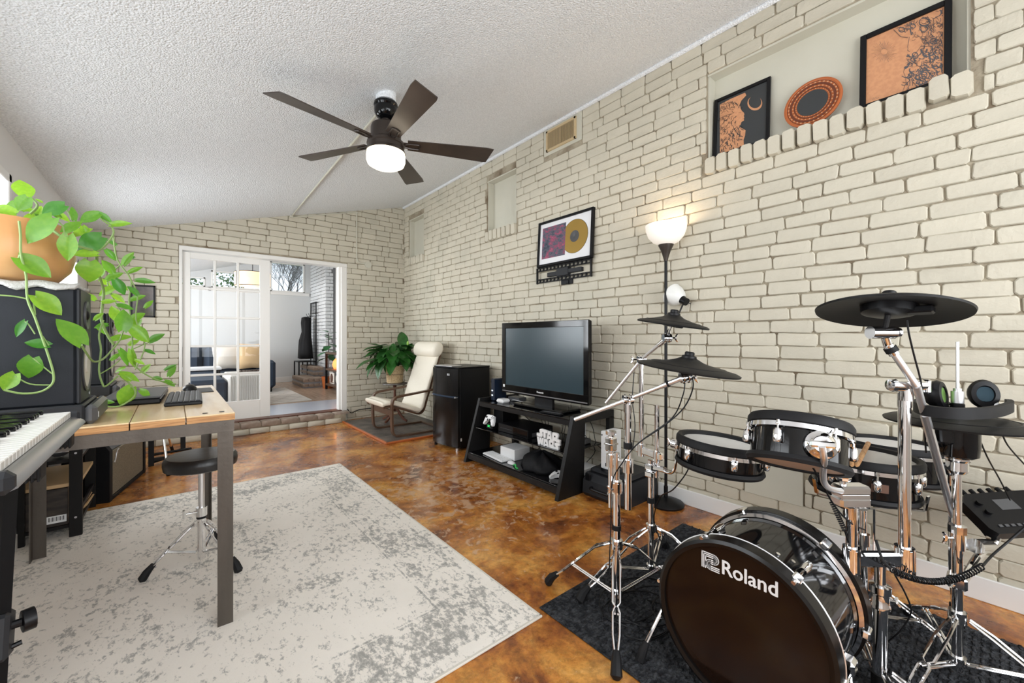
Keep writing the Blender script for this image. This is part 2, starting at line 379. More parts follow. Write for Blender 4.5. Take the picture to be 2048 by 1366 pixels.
def text_mb(s, size, off=0., ext=.002, sx=1., spacing=1., mx=None, mb=None, align='LEFT'):
    cu = D.curves.new('t', 'FONT'); cu.body = s; cu.size = size; cu.offset = off; cu.extrude = ext; cu.space_character = spacing; cu.resolution_u = 3; cu.align_x = align
    o = D.objects.new('t', cu); COL.objects.link(o); dg = bpy.context.evaluated_depsgraph_get(); me = D.meshes.new_from_object(o.evaluated_get(dg))
    mb = mb or MB(); T = (mx if mx is not None else M.Identity(4)) @ M.Diagonal((sx, 1, 1, 1))
    mb.add([v.co.copy() for v in me.vertices], [tuple(p.vertices) for p in me.polygons], T)
    D.objects.remove(o); D.curves.remove(cu); D.meshes.remove(me); return mb
# camera-frame helper: point at image position (x, y) of the photograph and true depth d in metres
def P(x, y, d):
    u = (x - 1024) / 814; v = (675 - y) / 814
    return V(((.6404 + .7680 * u) * d, (.7680 - .6404 * u) * d, CAMH + v * d))

# ================================================================== SETTING
XL, XR, YF, YB = -.667, 2.78, 5.95, -1.6
def cz(x): return 3.2 - .2745 * (XR - x)
def grid_wall(mb, us, vs, holes, fn, t):
    us = sorted(set(us + [h[i] for h in holes for i in (0, 1)])); vs = sorted(set(vs + [h[i] for h in holes for i in (2, 3)]))
    for a, b in zip(us, us[1:]):
        for c, d in zip(vs, vs[1:]):
            if any(h[0] - 1e-6 <= a and b <= h[1] + 1e-6 and h[2] - 1e-6 <= c and d <= h[3] + 1e-6 for h in holes): continue
            mb.bb(fn(a, c, 0), fn(b, d, t))
    return mb
struct('floor', MB().bb((XL - .3, YB - .3, -.1), (XR + .3, YF, 0)), m_floor)
b = MB(); x0, x1 = -1.9, XR + .35
b.add([(x0, YB - .3, cz(x0)), (x1, YB - .3, cz(x1)), (x1, 10.9, cz(x1)), (x0, 10.9, cz(x0)), (x0, YB - .3, cz(x0) + .1), (x1, YB - .3, cz(x1) + .1), (x1, 10.9, cz(x1) + .1), (x0, 10.9, cz(x0) + .1)],
      [(0, 1, 2, 3), (4, 7, 6, 5), (0, 4, 5, 1), (1, 5, 6, 2), (2, 6, 7, 3), (3, 7, 4, 0)])
struct('ceiling', b, m_ceil)
# brick meshes ------------------------------------------------------
BP = .0762
def brick_mb(L, H, seed, dep=.012, c=.010):
    r = random.Random(seed); cx = [(-L / 2 + c, -H / 2), (L / 2 - c, -H / 2), (L / 2, -H / 2 + c), (L / 2, H / 2 - c), (L / 2 - c, H / 2), (-L / 2 + c, H / 2), (-L / 2, H / 2 - c), (-L / 2, -H / 2 + c)]
    j = [(x + r.uniform(-.0035, .0035), y + r.uniform(-.0032, .0032)) for x, y in cx]
    m = MB(); vs = [(x, y, -.012) for x, y in j] + [(x, y, dep * .55 + r.uniform(-.001, .001)) for x, y in j] + [(x * (1 - .008 / L), y * (1 - .008 / H), dep + r.uniform(-.0018, .0015)) for x, y in j]
    fs = [(i, (i + 1) % 8, 8 + (i + 1) % 8, 8 + i) for i in range(8)] + [(8 + i, 8 + (i + 1) % 8, 16 + (i + 1) % 8, 16 + i) for i in range(8)]
    n = len(vs); vs.append((0, 0, dep + .001)); fs += [(16 + i, 16 + (i + 1) % 8, n) for i in range(8)]
    return m.add(vs, fs)
def lay(parent, z0, p, L, H, u0, u1, zt, holes, mx, seed, m, keep=300, key=None, dep=.012, bond=.5, maxz=None):
    r = random.Random(seed); K = int((zt - z0) / p) + 1; recs = []
    var = [brick_mb(L - .0056, H, seed * 31 + i, dep) for i in range(10)]; varS = [brick_mb(L * .5, H, seed * 57 + i, dep) for i in range(4)]
    for k in range(-1, K):
        zc = z0 + (k + .5) * p
        if zc + H / 2 < .0: continue
        if zc - H / 2 > zt: continue
        off = (k % 2) * bond * L + r.uniform(-.03, .03); x = u0 - L + off % L
        while x < u1:
            ln = L * r.choice([1, 1, 1, 1, 1, 1, 1, 1.05, .95, .96, .54]); a, bb_ = max(x, u0) + .0028, min(x + ln, u1) - .0028; x += ln
            segs = [(a, bb_)]
            for h in holes:
                if zc + H * .4 > h[2] and zc - H * .4 < h[3]:
                    ns = []
                    for s, e in segs:
                        if e <= h[0] or s >= h[1]: ns.append((s, e)); continue
                        if s < h[0]: ns.append((s, h[0] - .002))
                        if e > h[1]: ns.append((h[1] + .002, e))
                    segs = ns
            for s, e in segs:
                if e - s < .03: continue
                hh = H; zz = zc
                if zz - hh / 2 < .0: hh = zz + hh / 2; zz = hh / 2
                if zz + hh / 2 > zt: hh = zt - (zz - hh / 2); zz = zt - hh / 2
                if hh < .015: continue
                recs.append(((s + e) / 2, zz, e - s, hh / H))
    cand = []
    for i, (u, z, ln, hs) in enumerate(recs):
        if ln > L * .62: q = r.randrange(10); sx = ln / (L - .0056); src = ('n', q)
        else: q = r.randrange(4); sx = ln / (L * .5); src = ('s', q)
        T = mx @ M.Translation((u, z, r.uniform(-.003, .0025))) @ M.Rotation(r.uniform(-.012, .012), 4, 'Z') @ M.Rotation(r.uniform(-.012, .012), 4, 'Y') @ M.Diagonal((sx, hs * r.uniform(.95, 1.02), 1, 1))
        w = T.translation; d = .6404 * w.x + .7680 * w.y; l = .7680 * w.x - .6404 * w.y
        vis = d > .2 and abs(l / d) < 1.27 and -.86 < (w.z - CAMH) / d < .85
        cand.append((-(ln * hs / max(d, .2) ** 2) if vis else 1 / max(.1, d) if d > 0 else 9, i, src, T))
    cand.sort(key=lambda c: (c[0], c[1]))
    me = {}
    rest = MB()
    for n_, (s, i, src, T) in enumerate(cand):
        g = (var if src[0] == 'n' else varS)[src[1]]
        if n_ < keep:
            if src not in me: me[src] = mesh_of('brick', g, m, 24)
            o = D.objects.new('brick', me[src]); COL.objects.link(o); o.parent = parent; o.matrix_basis = T
        else: rest.add(g.v, g.f, T)
    if rest.v:
        o = obj('bricks', rest, m, parent, sharp=24); o['kind'] = 'stuff'
def matx(a, u, o, t): return M(((a[0], u[0], o[0], t[0]), (a[1], u[1], o[1], t[1]), (a[2], u[2], o[2], t[2]), (0, 0, 0, 1)))
# right wall -------------------------------------------------------
N1 = (.085, 1.268, 2.375, 2.945); N2 = (3.26, 3.774, 2.375, 2.96); N3 = (5.313, 5.797, 2.375, 2.96)
fnR = lambda y, z, t: (XR + t, y, z)
holes = [N1, N2, N3]
b = grid_wall(MB(), [YB, YF + .1], [-.02, 3.32], holes, fnR, .12)
for y0, y1, z0, z1 in holes:      # niche backs, their sides are the wall's own thickness
    b.bb((XR + .105, y0 - .01, z0 - .01), (XR + .16, y1 + .01, z1 + .01))
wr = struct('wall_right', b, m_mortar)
for i, (y0, y1, z0, z1) in enumerate(holes):
    q = MB().bb((XR + .085, y0 + .002, z0 + .001), (XR + .103, y1 - .002, z1 - .002))
    q.bb((XR + .0, y0 + .002, z1 - .014), (XR + .1, y1 - .002, z1 - .001)); q.bb((XR + .01, y0, z0), (XR + .1, y0 + .012, z1)); q.bb((XR + .01, y1 - .012, z0), (XR + .1, y1, z1))
    struct('niche_lining', q, m_niche, wr)
TR = matx((0, -1, 0), (0, 0, 1), (-1, 0, 0), (XR, 0, 0))
flip = lambda h, e=.006: (-h[1] - e, -h[0] + e, h[2], h[3])
sills = [(y0 - .03, y1 + .03, 2.262, 2.375) for y0, y1, _, _ in holes]
VENT = (2.362, 2.84, 2.92, 3.175); PAN = (.722, 1.03, .20, .52)
lay(wr, .052, BP, .216, .0728, -YF, -YB, 3.19, [flip(h) for h in holes + sills + [VENT, PAN]], TR, 3, m_brick, 300)
# rowlock sill bricks, each one proud of the wall
svar = [brick_mb(.068, .112, 900 + i, .06, .012) for i in range(5)]; sme = [mesh_of('sill_brick', g, m_brick, 24) for g in svar]
r = random.Random(5)
for y0, y1, _, _ in holes:
    n = round((y1 - y0 + .02) / .0765); st_ = (y1 - y0 + .02) / n
    for i in range(n):
        yc = y0 - .01 + (i + .5) * st_; zo = 0
        if y0 < .2 and i == 1: zo = .018; yc -= .004
        T = matx((0, -1, 0), (0, 0, 1), (-1, 0, 0), (XR - .004 + r.uniform(-.006, .005), yc, 2.318 + zo + r.uniform(-.004, .004))) @ M.Rotation(r.uniform(-.02, .02), 4, 'Z') @ M.Scale(.55, 4, (0, 0, 1))
        o = D.objects.new('sill_brick', sme[r.randrange(5)]); COL.objects.link(o); o.parent = wr; o.matrix_basis = T
struct('trim_1', MB().tube([(XR - .022, YB, 3.183), (XR - .022, YF, 3.183)], .019, 8), m_ceil)
b = MB().bb((XR - .026, YB, .0), (XR - .012, 1.62, .105), .003)
struct('baseboard_right', b, m_trim)
# vent and access panel
t = thing('wall_vent', 'yellowed square air vent high on the cream brick wall near the ceiling', 'vent', (XR, 2.6, 2.95))
obj('plate', MB().bb((XR - .008, VENT[0], VENT[2]), (XR + .004, VENT[1], VENT[3]), .002), m_niche, t)
b = MB(); y0, y1, z0, z1 = 2.425, 2.80, 2.95, 3.15
for a_, c_ in (((y0, z0), (y1, z0 + .022)), ((y0, z1 - .022), (y1, z1)), ((y0, z0), (y0 + .022, z1)), ((y1 - .022, z0), (y1, z1))):
    b.bb((XR - .022, a_[0], a_[1]), (XR - .006, c_[0], c_[1]), .002)
obj('frame', b, m_vent, t)
obj('duct_opening', MB().bb((XR - .0095, y0 + .02, z0 + .02), (XR - .0082, (y0 + y1) / 2, z1 - .02)), m_dark, t)
obj('damper', MB().bb((XR - .0095, (y0 + y1) / 2, z0 + .02), (XR - .0082, y1 - .02, z1 - .02)), mat('damper_metal', (.30, .26, .20), .5), t)
sl = mesh_of('slat', MB().box((0, 0, 0), (.009, .0035, z1 - z0 - .04)), m_vent)
for i in range(30):
    place('slat', sl, M.Translation((XR - .015, y0 + .03 + i * (y1 - y0 - .06) / 29, (z0 + z1) / 2)) @ M.Rotation(.5, 4, 'Z'), t)
single('access_panel', MB().bb((XR - .014, PAN[0], PAN[2]), (XR, PAN[1], PAN[3]), .002), m_niche, 'flat cream access panel low on the brick wall behind the drums', 'panel')
# far wall ---------------------------------------------------------
fnF = lambda x, z, t: (x, YF + t, z)
DO = (.055, 1.905, -.05, 2.215)
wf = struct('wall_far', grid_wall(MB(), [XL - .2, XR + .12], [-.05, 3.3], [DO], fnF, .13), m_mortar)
lay(wf, .025, BP, .214, .0728, XL, XR, 3.19, [(DO[0] - .0, DO[1] + .0, -1, 2.225)], matx((1, 0, 0), (0, 0, 1), (0, -1, 0), (0, YF, 0)), 11, m_brick, 300)
# door opening trim
b = MB()
b.bb((.055, YF - .012, 2.165), (1.905, YF + .13, 2.215), .004); b.bb((.055, YF - .012, .1), (.085, YF + .13, 2.17), .004)
b.bb((1.83, YF - .002, .1), (1.905, YF + .13, 2.17), .004); b.bb((1.80, YF + .03, .1), (1.84, YF + .13, 2.17), .004)
struct('trim_2', b, m_door)
# step: brown rowlock bricks over a cream course
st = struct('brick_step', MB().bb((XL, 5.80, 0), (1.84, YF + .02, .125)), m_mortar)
v1 = [mesh_of('step_brick', brick_mb(.205, .062, 40 + i, .012), m_bare, 60) for i in range(4)]; v2 = [mesh_of('step_brick', brick_mb(.205, .066, 50 + i, .012), m_brick, 60) for i in range(4)]
vt = [mesh_of('step_brick', brick_mb(.205, .15, 60 + i, .012), m_bare, 60) for i in range(4)]
x = XL + .11; k = 0
while x < 1.8:
    for (ms_, zc, yy) in ((v1, .106, 0), (v2, .034, .0)):
        q = matx((1, 0, 0), (0, 0, 1), (0, -1, 0), (x + (0 if zc > .05 else .09), 5.80, zc))
        if q.translation.x < 1.78: place('step_brick', ms_[(k + (zc < .05)) % 4], q, st)
    place('step_brick', vt[k % 4], matx((1, 0, 0), (0, 1, 0), (0, 0, 1), (x, 5.872, .127)), st)
    x += .214; k += 1
struct('trim_3', MB().bb((.09, 5.93, .135), (1.83, YF + .15, .150), .003), m_redw)
# left wall with two windows ---------------------------------------
W1 = (.55, 3.36, .95, 2.03); W2 = (3.95, 5.35, .95, 1.88)
struct('wall_left', grid_wall(MB(), [YB, YF + .1], [-.02, 2.45], [W1, W2], lambda y, z, t: (XL - t, y, z), .12), m_wallp)
struct('baseboard_left', MB().bb((XL, YB, 0), (XL + .012, YF, .09), .002), m_trim)
def window_x(name, y0, y1, z0, z1, n):
    b = MB(); f = .045
    for a_, c_ in (((y0, z0), (y1, z0 + f)), ((y0, z1 - f), (y1, z1)), ((y0, z0), (y0 + f, z1)), ((y1 - f, z0), (y1, z1))): b.bb((XL - .08, a_[0], a_[1]), (XL + .012, c_[0], c_[1]), .004)
    for i in range(1, n): y = y0 + (y1 - y0) * i / n; b.bb((XL - .07, y - .02, z0), (XL - .02, y + .02, z1), .003)
    w = struct(name, b, m_trim)
    struct('window_sill', MB().bb((XL - .05, y0 - .04, z0 - .03), (XL + .045, y1 + .04, z0), .004), m_trim, w)
    for i in range(n):
        a_ = y0 + (y1 - y0) * i / n; c_ = y0 + (y1 - y0) * (i + 1) / n
        struct('pane', MB().bb((XL - .052, a_ + .02, z0 + .03), (XL - .048, c_ - .02, z1 - .03)), m_glass, w)
window_x('window_1', *W1, 3); window_x('window_2', *W2, 2)
# rear wall, behind the camera, with the wide window that lights the room
WB = (-.40, 2.50, .60, 2.50)
struct('wall_back', grid_wall(MB(), [XL - .12, XR + .12], [-.02, 3.4], [WB], lambda x, z, t: (x, YB - t, z), .05), m_wallp)
b = MB(); x0, x1, z0, z1 = WB
for a_, c_ in (((x0, z0), (x1, z0 + .05)), ((x0, z1 - .05), (x1, z1)), ((x0, z0), (x0 + .05, z1)), ((x1 - .05, z0), (x1, z1)), ((x0 + .94, z0), (x0 + 1.0, z1)), ((x0 + 1.9, z0), (x0 + 1.96, z1))): b.bb((a_[0], YB - .04, a_[1]), (c_[0], YB + .02, c_[1]), .004)
struct('window_3', b, m_trim)
# next room shell ---------------------------------------------------
Z2 = .14; X2L, X2R, Y2 = -1.5, 2.54, 10.6
f2 = struct('floor_next_room', MB().bb((X2L, YF + .13, -.05), (3.4, Y2 + .1, Z2 - .002)), m_dark)
b = MB()
for i in range(24):     # narrow boards near the back, pale tile nearer
    pass
struct('tile', MB().bb((X2L, YF + .13, Z2 - .004), (3.4, 7.1, Z2)), m_floor2, f2)
pm = {}
r = random.Random(4)
for i in range(30):
    x = X2L + i * .163; y = 7.105
    while y < Y2:
        L = r.choice([.9, 1.2, 1.5]); y2 = min(y + L, Y2)
        obj('floor_board', MB().bb((x + .001, y + .001, Z2 - .004), (x + .161, y2 - .001, Z2 + r.uniform(0, .0006)), .0008), m_oak, f2); y = y2
B1 = (X2L + .1, -.05, 1.55, 1.95)
fb = lambda x, z, t: (x, Y2 + t, z)
wins = [(-.95, -.1, 1.95, 2.13), (.0, .36, 2.22, 2.28), (.42, 1.02, 2.22, 2.50), (1.12, 2.42, 2.22, 2.90)]
wins = [(.05, .52, 2.22, 2.42), (.62, 1.60, 2.22, 2.58), (1.70, 2.41, 2.22, 2.90)]
w2 = struct('wall_next_room_back', grid_wall(MB(), [X2L - .1, 3.4], [-.05, 3.3], wins, fb, .12), m_wallg)
for i, (x0, x1, z0, z1) in enumerate(wins):
    b = MB(); f = .03
    for a_, c_ in (((x0, z0), (x1, z0 + f)), ((x0, z1 - f), (x1, z1)), ((x0, z0), (x0 + f, z1)), ((x1 - f, z0), (x1, z1))): b.bb((a_[0], Y2 - .01, a_[1]), (c_[0], Y2 + .06, c_[1]), .003)
    b.bb((x0 - .05, Y2 - .03, z0 - .07), (x1 + .1, Y2, z0), .003)
    w = struct('window_%d' % (4 + i), b, m_trim)
    struct('pane', MB().bb((x0 + .02, Y2 + .03, z0 + .02), (x1 - .02, Y2 + .034, z1 - .02)), m_glass, w)
struct('baseboard_far', MB().bb((X2L, Y2 - .014, Z2), (X2R, Y2, Z2 + .12), .003), m_trim)
# white brick wall of the next room, a pillar end and a recessed white door beside it
def joints(mb, y0, y1, z0, z1, x, face):
    pass
w3 = struct('wall_next_room_right', MB().bb((X2R + .012, 9.36, 0), (X2R + .5, Y2, 3.3)), m_bmort2)
lay(w3, Z2, .0762, .21, .066, -Y2, -9.34, 3.2, [], matx((0, -1, 0), (0, 0, 1), (-1, 0, 0), (X2R + .010, 0, 0)), 21, m_bwhite, 300)
lay(w3, Z2, .0762, .21, .066, X2R, X2R + .16, 3.2, [], matx((1, 0, 0), (0, 0, 1), (0, -1, 0), (0, 9.355, 0)), 22, m_bwhite, 300)
w4 = struct('wall_next_room_side', MB().bb((2.78, YF + .13, 0), (3.0, 8.42, 3.3)), m_bmort2)
lay(w4, Z2, .0762, .21, .066, -8.42, -(YF + .14), 3.2, [], matx((0, -1, 0), (0, 0, 1), (-1, 0, 0), (2.785, 0, 0)), 23, m_bwhite, 300)
dd = struct('door_2', MB().bb((2.76, 8.42, Z2), (2.80, 9.36, 2.95), .004), m_door)
struct('door_casing', MB().bb((2.74, 8.44, Z2 + .35), (2.77, 8.52, 2.9), .004).bb((2.74, 9.24, Z2 + .35), (2.77, 9.32, 2.9), .004), m_trim, dd)
W5 = (6.7, 9.9, .95, 1.85)  # unseen opening, put in only to let the added light through
struct('wall_next_room_left', grid_wall(MB(), [YF + .1, Y2 + .1], [-.05, 2.2], [W5], lambda y, z, t: (X2L - t, y, z), .1), m_wallg)
# sky-lit outside beyond the windows
def bare_tree(loc, h, seed, label):
    r = random.Random(seed); b = MB(); tips = []
    def grow(p, d, L, rad, n):
        e = p + d * L; b.tube([p, (p + e) / 2 + V((r.uniform(-.04, .04) * L,) * 3), e], [rad, rad * .85, rad * .7], 4, cap=False)
        if n == 0: return
        for k in range(3):
            nd = (d + V((r.uniform(-.7, .7), r.uniform(-.7, .7), r.uniform(-.1, .55)))).normalized(); grow(e, nd, L * r.uniform(.62, .8), rad * .62, n - 1)
    grow(V(loc), V((0, 0, 1)), h * .26, h * .008, 7)
    single('bare_tree', b, m_bark, label, 'tree', loc)
bare_tree((4.3, 22, -.5), 7.6, 1, 'bare winter tree seen through the high window of the next room, right of the others')
bare_tree((5.5, 29, -.5), 8.6, 2, 'bare winter tree seen through the high window of the next room, behind the door edge')
bare_tree((7.4, 37, -.5), 10.5, 9, 'bare winter tree farthest right beyond the high window')
r = random.Random(8)
for (x, y, h, lab) in ((.5, 22, 4.6, 'green leafy bush outside, seen through the left panes of the glazed door'), (2.6, 25.5, 5.6, 'green leafy bush outside, seen through the middle panes of the glazed door')):
    b = MB()
    for i in range(1500):
        a = r.uniform(0, 6.28); q = r.uniform(0, 1.3); z = r.uniform(0, h); p = V((x + q * math.cos(a), y + q * math.sin(a), z)); s = r.uniform(.05, .13)
        b.add([(-s, 0, 0), (0, -s * .5, s * .2), (s, 0, 0), (0, s * .5, s * .3)], [(0, 1, 2, 3)], M.Translation(p) @ M.Rotation(r.uniform(0, 6), 4, (r.random(), r.random(), r.random())))
    b.cyl((x, y, -.5), (x, y, h * .6), .12)
    single('leafy_bush', b, m_hedge, lab, 'bush', (x, y, -.5))
struct('ground_outside', MB().bb((-30, Y2 + .2, -.6), (40, 60, -.5)), m_hedge)

# ================================================================== FLOOR COVERINGS
t = thing('rug', 'large off-white distressed grey rug under the desk and drum throne', 'rug', (.26, 1.5, 0))
obj('pile', MB().bb((XL + .01, 1.235, 0), (1.18, 3.90, .009), .003), m_rug, t)
obj('binding', MB().bb((1.174, 1.228, 0), (1.188, 3.906, .010), .003).bb((XL + .01, 3.895, 0), (1.188, 3.908, .010), .003).bb((XL + .01, 1.224, 0), (1.188, 1.238, .010), .003), m_edge, t)
t = thing('drum_mat', 'charcoal ribbed mat on the brown floor under the drum kit', 'mat', (2.0, .2, 0))
obj('pile', MB().bb((1.215, -1.3, 0), (2.455, 1.275, .008), .003), m_mat, t)
b = MB(); r = random.Random(2)
for i in range(110):
    for j in range(30):
        y = 1.255 - i * .0225; x = 1.235 + j * .0415 + (i % 2) * .02
        if x > 2.44: continue
        b.box((x, y, .009), (.030, .011, .006), .002, rz=r.uniform(-.25, .25))
o = obj('loops', b, m_mat, t, sharp=180); o['kind'] = 'stuff'
# tiled hearth pad in the corner
t = thing('hearth_pad', 'dark tiled pad with an orange wooden edge in the corner under the armchair', 'platform', (2.28, 5.1, 0))
obj('base', MB().bb((1.81, 4.30, 0), (XR - .015, 5.78, .014)), m_dark, t)
obj('edge_strip', MB().bb((1.785, 4.275, 0), (1.812, 5.78, .024), .004).bb((1.785, 4.275, 0), (XR - .015, 4.302, .024), .004), m_orange, t)
for i in range(3):
    for j in range(5):
        x0 = 1.816 + i * .318; y0 = 4.306 + j * .295
        obj('tile', MB().bb((x0, y0, .012), (x0 + .313, y0 + .290, .021), .002), m_stone, t)

# ================================================================== CEILING FAN, CONDUIT
fx, fy = FAN; cz0 = cz(fx)
t = thing('ceiling_fan', 'dark five-blade ceiling fan with a glowing glass light on the white ceiling', 'fan', (fx, fy, cz0))
obj('mounting_box', MB().cyl((fx, fy, cz0 - .045), (fx, fy, cz0 + .02), .062, 20), m_ceil, t)
A = frame((fx, fy, 0), (0, 0, 1), (1, 0, 0))
obj('canopy', MB().lathe([(0, 2.665), (.074, 2.665), (.076, 2.650), (.070, 2.640), (.074, 2.632), (.070, 2.600), (.054, 2.575), (.030, 2.565), (0, 2.565)], 28, A), m_black, t)
obj('downrod', MB().cyl((fx, fy, 2.50), (fx, fy, 2.60), .013, 14).cyl((fx, fy, 2.545), (fx, fy, 2.575), .026, 16), m_fan, t)
obj('motor_housing', MB().lathe([(0, 2.535), (.070, 2.535), (.088, 2.522), (.094, 2.500), (.094, 2.430), (.10, 2.424), (.115, 2.416), (.118, 2.400), (.112, 2.395), (.112, 2.372), (.118, 2.366), (.122, 2.350), (0, 2.350)], 32, A), m_fan, t)
obj('light_bowl', MB().lathe([(.118, 2.352), (.120, 2.335), (.120, 2.300), (.112, 2.278), (.085, 2.262), (.045, 2.256), (0, 2.255)], 32, A), m_fanglass, t)
bl = MB(); n = 14; R0, R1 = .135, .68
for i in range(n + 1):
    q = i / n; rr = R0 + (R1 - R0) * q; w = .045 + .030 * q; cut = 0
    if q > .93: w -= (q - .93) * .10
    for s in (-1, 1):
        for z in (0, .006): bl.v.append(V((rr + (.014 * s if i == n else 0) * -1, s * w, z)))
bl.v = [V(p) for p in bl.v]; bl.f = []
for i in range(n):
    a = i * 4; c = a + 4
    bl.f += [(a, c, c + 2, a + 2), (a + 1, a + 3, c + 3, c + 1), (a, a + 1, c + 1, c), (a + 2, c + 2, c + 3, a + 3)]
bl.f += [(0, 2, 3, 1), (n * 4, n * 4 + 1, n * 4 + 3, n * 4 + 2)]; bl.mi = [0] * len(bl.f)
mb_ = mesh_of('blade', bl, m_blade)
ar = MB(); ar.tube([(.09, 0, -.006), (.15, .022, -.004), (.205, .022, -.003), (.212, 0, -.003), (.205, -.022, -.003), (.15, -.022, -.004), (.09, 0, -.006)], .0055, 6); ar.box((.115, 0, .0), (.06, .05, .008), .002)
ma = mesh_of('blade_iron', ar, m_fan)
for k in range(5):
    a = math.radians(-24 + 72 * k); T = M.Translation((fx, fy, 2.415)) @ M.Rotation(a, 4, 'Z') @ M.Rotation(math.radians(-13), 4, 'X')
    bo = place('blade', mb_, T, t); io = place('blade_iron', ma, M.Identity(4), bo, world=False)
cx = 1.19
b = MB(); zc = lambda x: cz(x) - .012
b.tube([(fx + .03, fy + .06, cz(fx) - .012), (cx - .05, 4.4, zc(cx - .05)), (cx, 5.86, zc(cx))], .0085, 8)
b.tube([(cx, 5.86, zc(cx)), (cx + .02, 5.925, zc(cx) - .01), (cx + .15, 5.93, cz(cx + .15) - .022), (2.02, 5.93, cz(2.02) - .022)], .0085, 8)
b.tube([(2.02, 5.93, cz(2.02) - .022), (2.035, 5.93, cz(2.03) - .06), (2.035, 5.93, 2.32), (2.05, 5.93, 2.265), (2.10, 5.93, 2.245), (2.15, 5.93, 2.245)], .0085, 8)
for p in ((cx, 5.90, zc(cx) - .004), (2.03, 5.932, cz(2.03) - .03)): b.box(p, (.04, .035, .03), .006)
t = thing('conduit', 'cream metal conduit running from the fan down the far brick wall to a round box', 'pipe', (cx, 5.9, zc(cx)))
obj('pipe', b, m_niche, t)
obj('junction_box', MB().cyl((2.20, YF, 2.235), (2.20, YF - .03, 2.235), .052, 8), m_niche, t)

# ================================================================== NICHE PICTURES
def swirl(b, cx_, cy_, r0, turns, w, z, mx, seed):
    r = random.Random(seed); pts = []; n = int(14 * turns); ph = r.uniform(0, 6)
    for i in range(n):
        a = ph + i / 14 * 2 * PI; q = r0 * (1 - i / n * .75); pts.append(mx @ V((cx_ + q * math.cos(a), cy_ + q * math.sin(a) * .9, z)))
    b.tube(pts, w, 4, flat=.3)
def framed(name, label, cat, mx, w, h, fw, dep, m_f, m_back, loc):
    t = thing(name, label, cat, loc)
    b = MB()
    b.bb((-w / 2, 0, 0), (-w / 2 + fw, h, dep), .002, mx=mx); b.bb((w / 2 - fw, 0, 0), (w / 2, h, dep), .002, mx=mx); b.bb((-w / 2 + fw, 0, 0), (w / 2 - fw, fw, dep), .002, mx=mx); b.bb((-w / 2 + fw, h - fw, 0), (w / 2 - fw, h, dep), .002, mx=mx)
    obj('frame', b, m_f, t)
    obj('print', MB().bb((-w / 2 + fw * .8, fw * .8, dep * .2), (w / 2 - fw * .8, h - fw * .8, dep * .45), mx=mx), m_back, t)
    return t
def lean(yc, z, x0=XR + .045, x1=XR + .078, h=.5):   # picture standing in the niche, its top against the back
    a = math.atan2(x1 - x0, h); up = V((math.sin(a), 0, math.cos(a))); al = V((0, -1, 0)); out = al.cross(up)
    return matx(al, up, out, (x0, yc, z))
PR = {}
def px_on(mx, x, y):   # photograph position -> coordinates on a picture plane
    q = mx.inverted(); o = q @ V((0, 0, CAMH)); d = (q @ P(x, y, 1)) - o; t_ = -o.z / d.z; return (o.x + d.x * t_, o.y + d.y * t_)
mxA = lean(1.025, 2.375)
a_ = px_on(mxA, 1431, 202); c_ = px_on(mxA, 1543, 155); wA = abs(c_[0] - a_[0]); hA = (a_[1] + c_[1]) / 2
mxA = lean(1.025 - (a_[0] + c_[0]) / 2, 2.375)
t = framed('framed_print', 'black framed charcoal print of a copper woman in profile below a crescent moon', 'picture', mxA, wA, hA, .020, .018, m_bsat, m_art, (XR + .05, 1.0, 2.375))
zA = .0085
def poly_px(pts, mx, z0, z1, sub=None):
    return MB().prism([px_on(mx, *p) for p in pts][::-1], z0, z1, mx)
# woman's face and hair (copper), right-facing
q = lambda x, y: (1440 + x / 4.877, 40 + y / 4.877)
face = [q(205, 870), q(222, 895), q(240, 912), q(243, 930), q(236, 940), q(243, 955), q(238, 968), q(240, 985), q(215, 1000), q(205, 1030), q(190, 1035), q(175, 1020), q(172, 900)]
hair = [(q(5, 830)), q(110, 775), q(250, 715), q(262, 740), q(215, 790), q(198, 830), q(210, 880), q(180, 905), q(178, 1000), q(200, 1050), q(255, 1080), q(250, 1130), q(235, 1175), q(238, 1225), q(240, 1260), q(130, 1290), q(5, 1340)]
o = obj('face', poly_px(face, mxA, zA, zA + .001), m_copper, t)
o = obj('hair', poly_px(hair, mxA, zA, zA + .0006), m_copper, t)
b = MB(); r = random.Random(3)
for i in range(260):     # dark strands over the copper hair
    x0_, y0_ = r.uniform(15, 215), r.uniform(810, 1290)
    if 165 < x0_ and 870 < y0_ < 1040: continue
    if x0_ > 90 and y0_ < 800: continue
    a = math.atan2(y0_ - 900, x0_ - 180) + r.uniform(-.4, .4); L = r.uniform(14, 42); k = r.uniform(-1.0, 1.0)
    pts = [px_on(mxA, *q(x0_ + L * s * math.cos(a + k * s), y0_ + L * s * math.sin(a + k * s))) for s in (0, .25, .5, .75, 1)]
    b.tube([mxA @ V((p[0], p[1], zA + .0016)) for p in pts], r.choice([.0013, .0018, .0024]), 4, flat=.3)
for k in ((222, 903, 238, 900), (186, 912, 214, 905), (225, 968, 238, 966)):
    b.tube([mxA @ V((*px_on(mxA, *q(k[0], k[1])), zA + .0016)), mxA @ V((*px_on(mxA, *q((k[0] + k[2]) / 2, (k[1] + k[3]) / 2 + 3)), zA + .0016)), mxA @ V((*px_on(mxA, *q(k[2], k[3])), zA + .0016))], .0009, 4, flat=.3)
o = obj('hair_lines', b, m_art, t)
ms_ = [math.radians(-45 + 280 * k / 24) for k in range(25)]; mc = [px_on(mxA, *q(345 + 72 * math.cos(a), 818 + 70 * math.sin(a))) for a in ms_] + [px_on(mxA, *q(345 + (72 - 22 * math.sin(PI * k / 24)) * math.cos(ms_[k]), 818 + (70 - 22 * math.sin(PI * k / 24)) * math.sin(ms_[k]))) for k in range(23, 0, -1)]
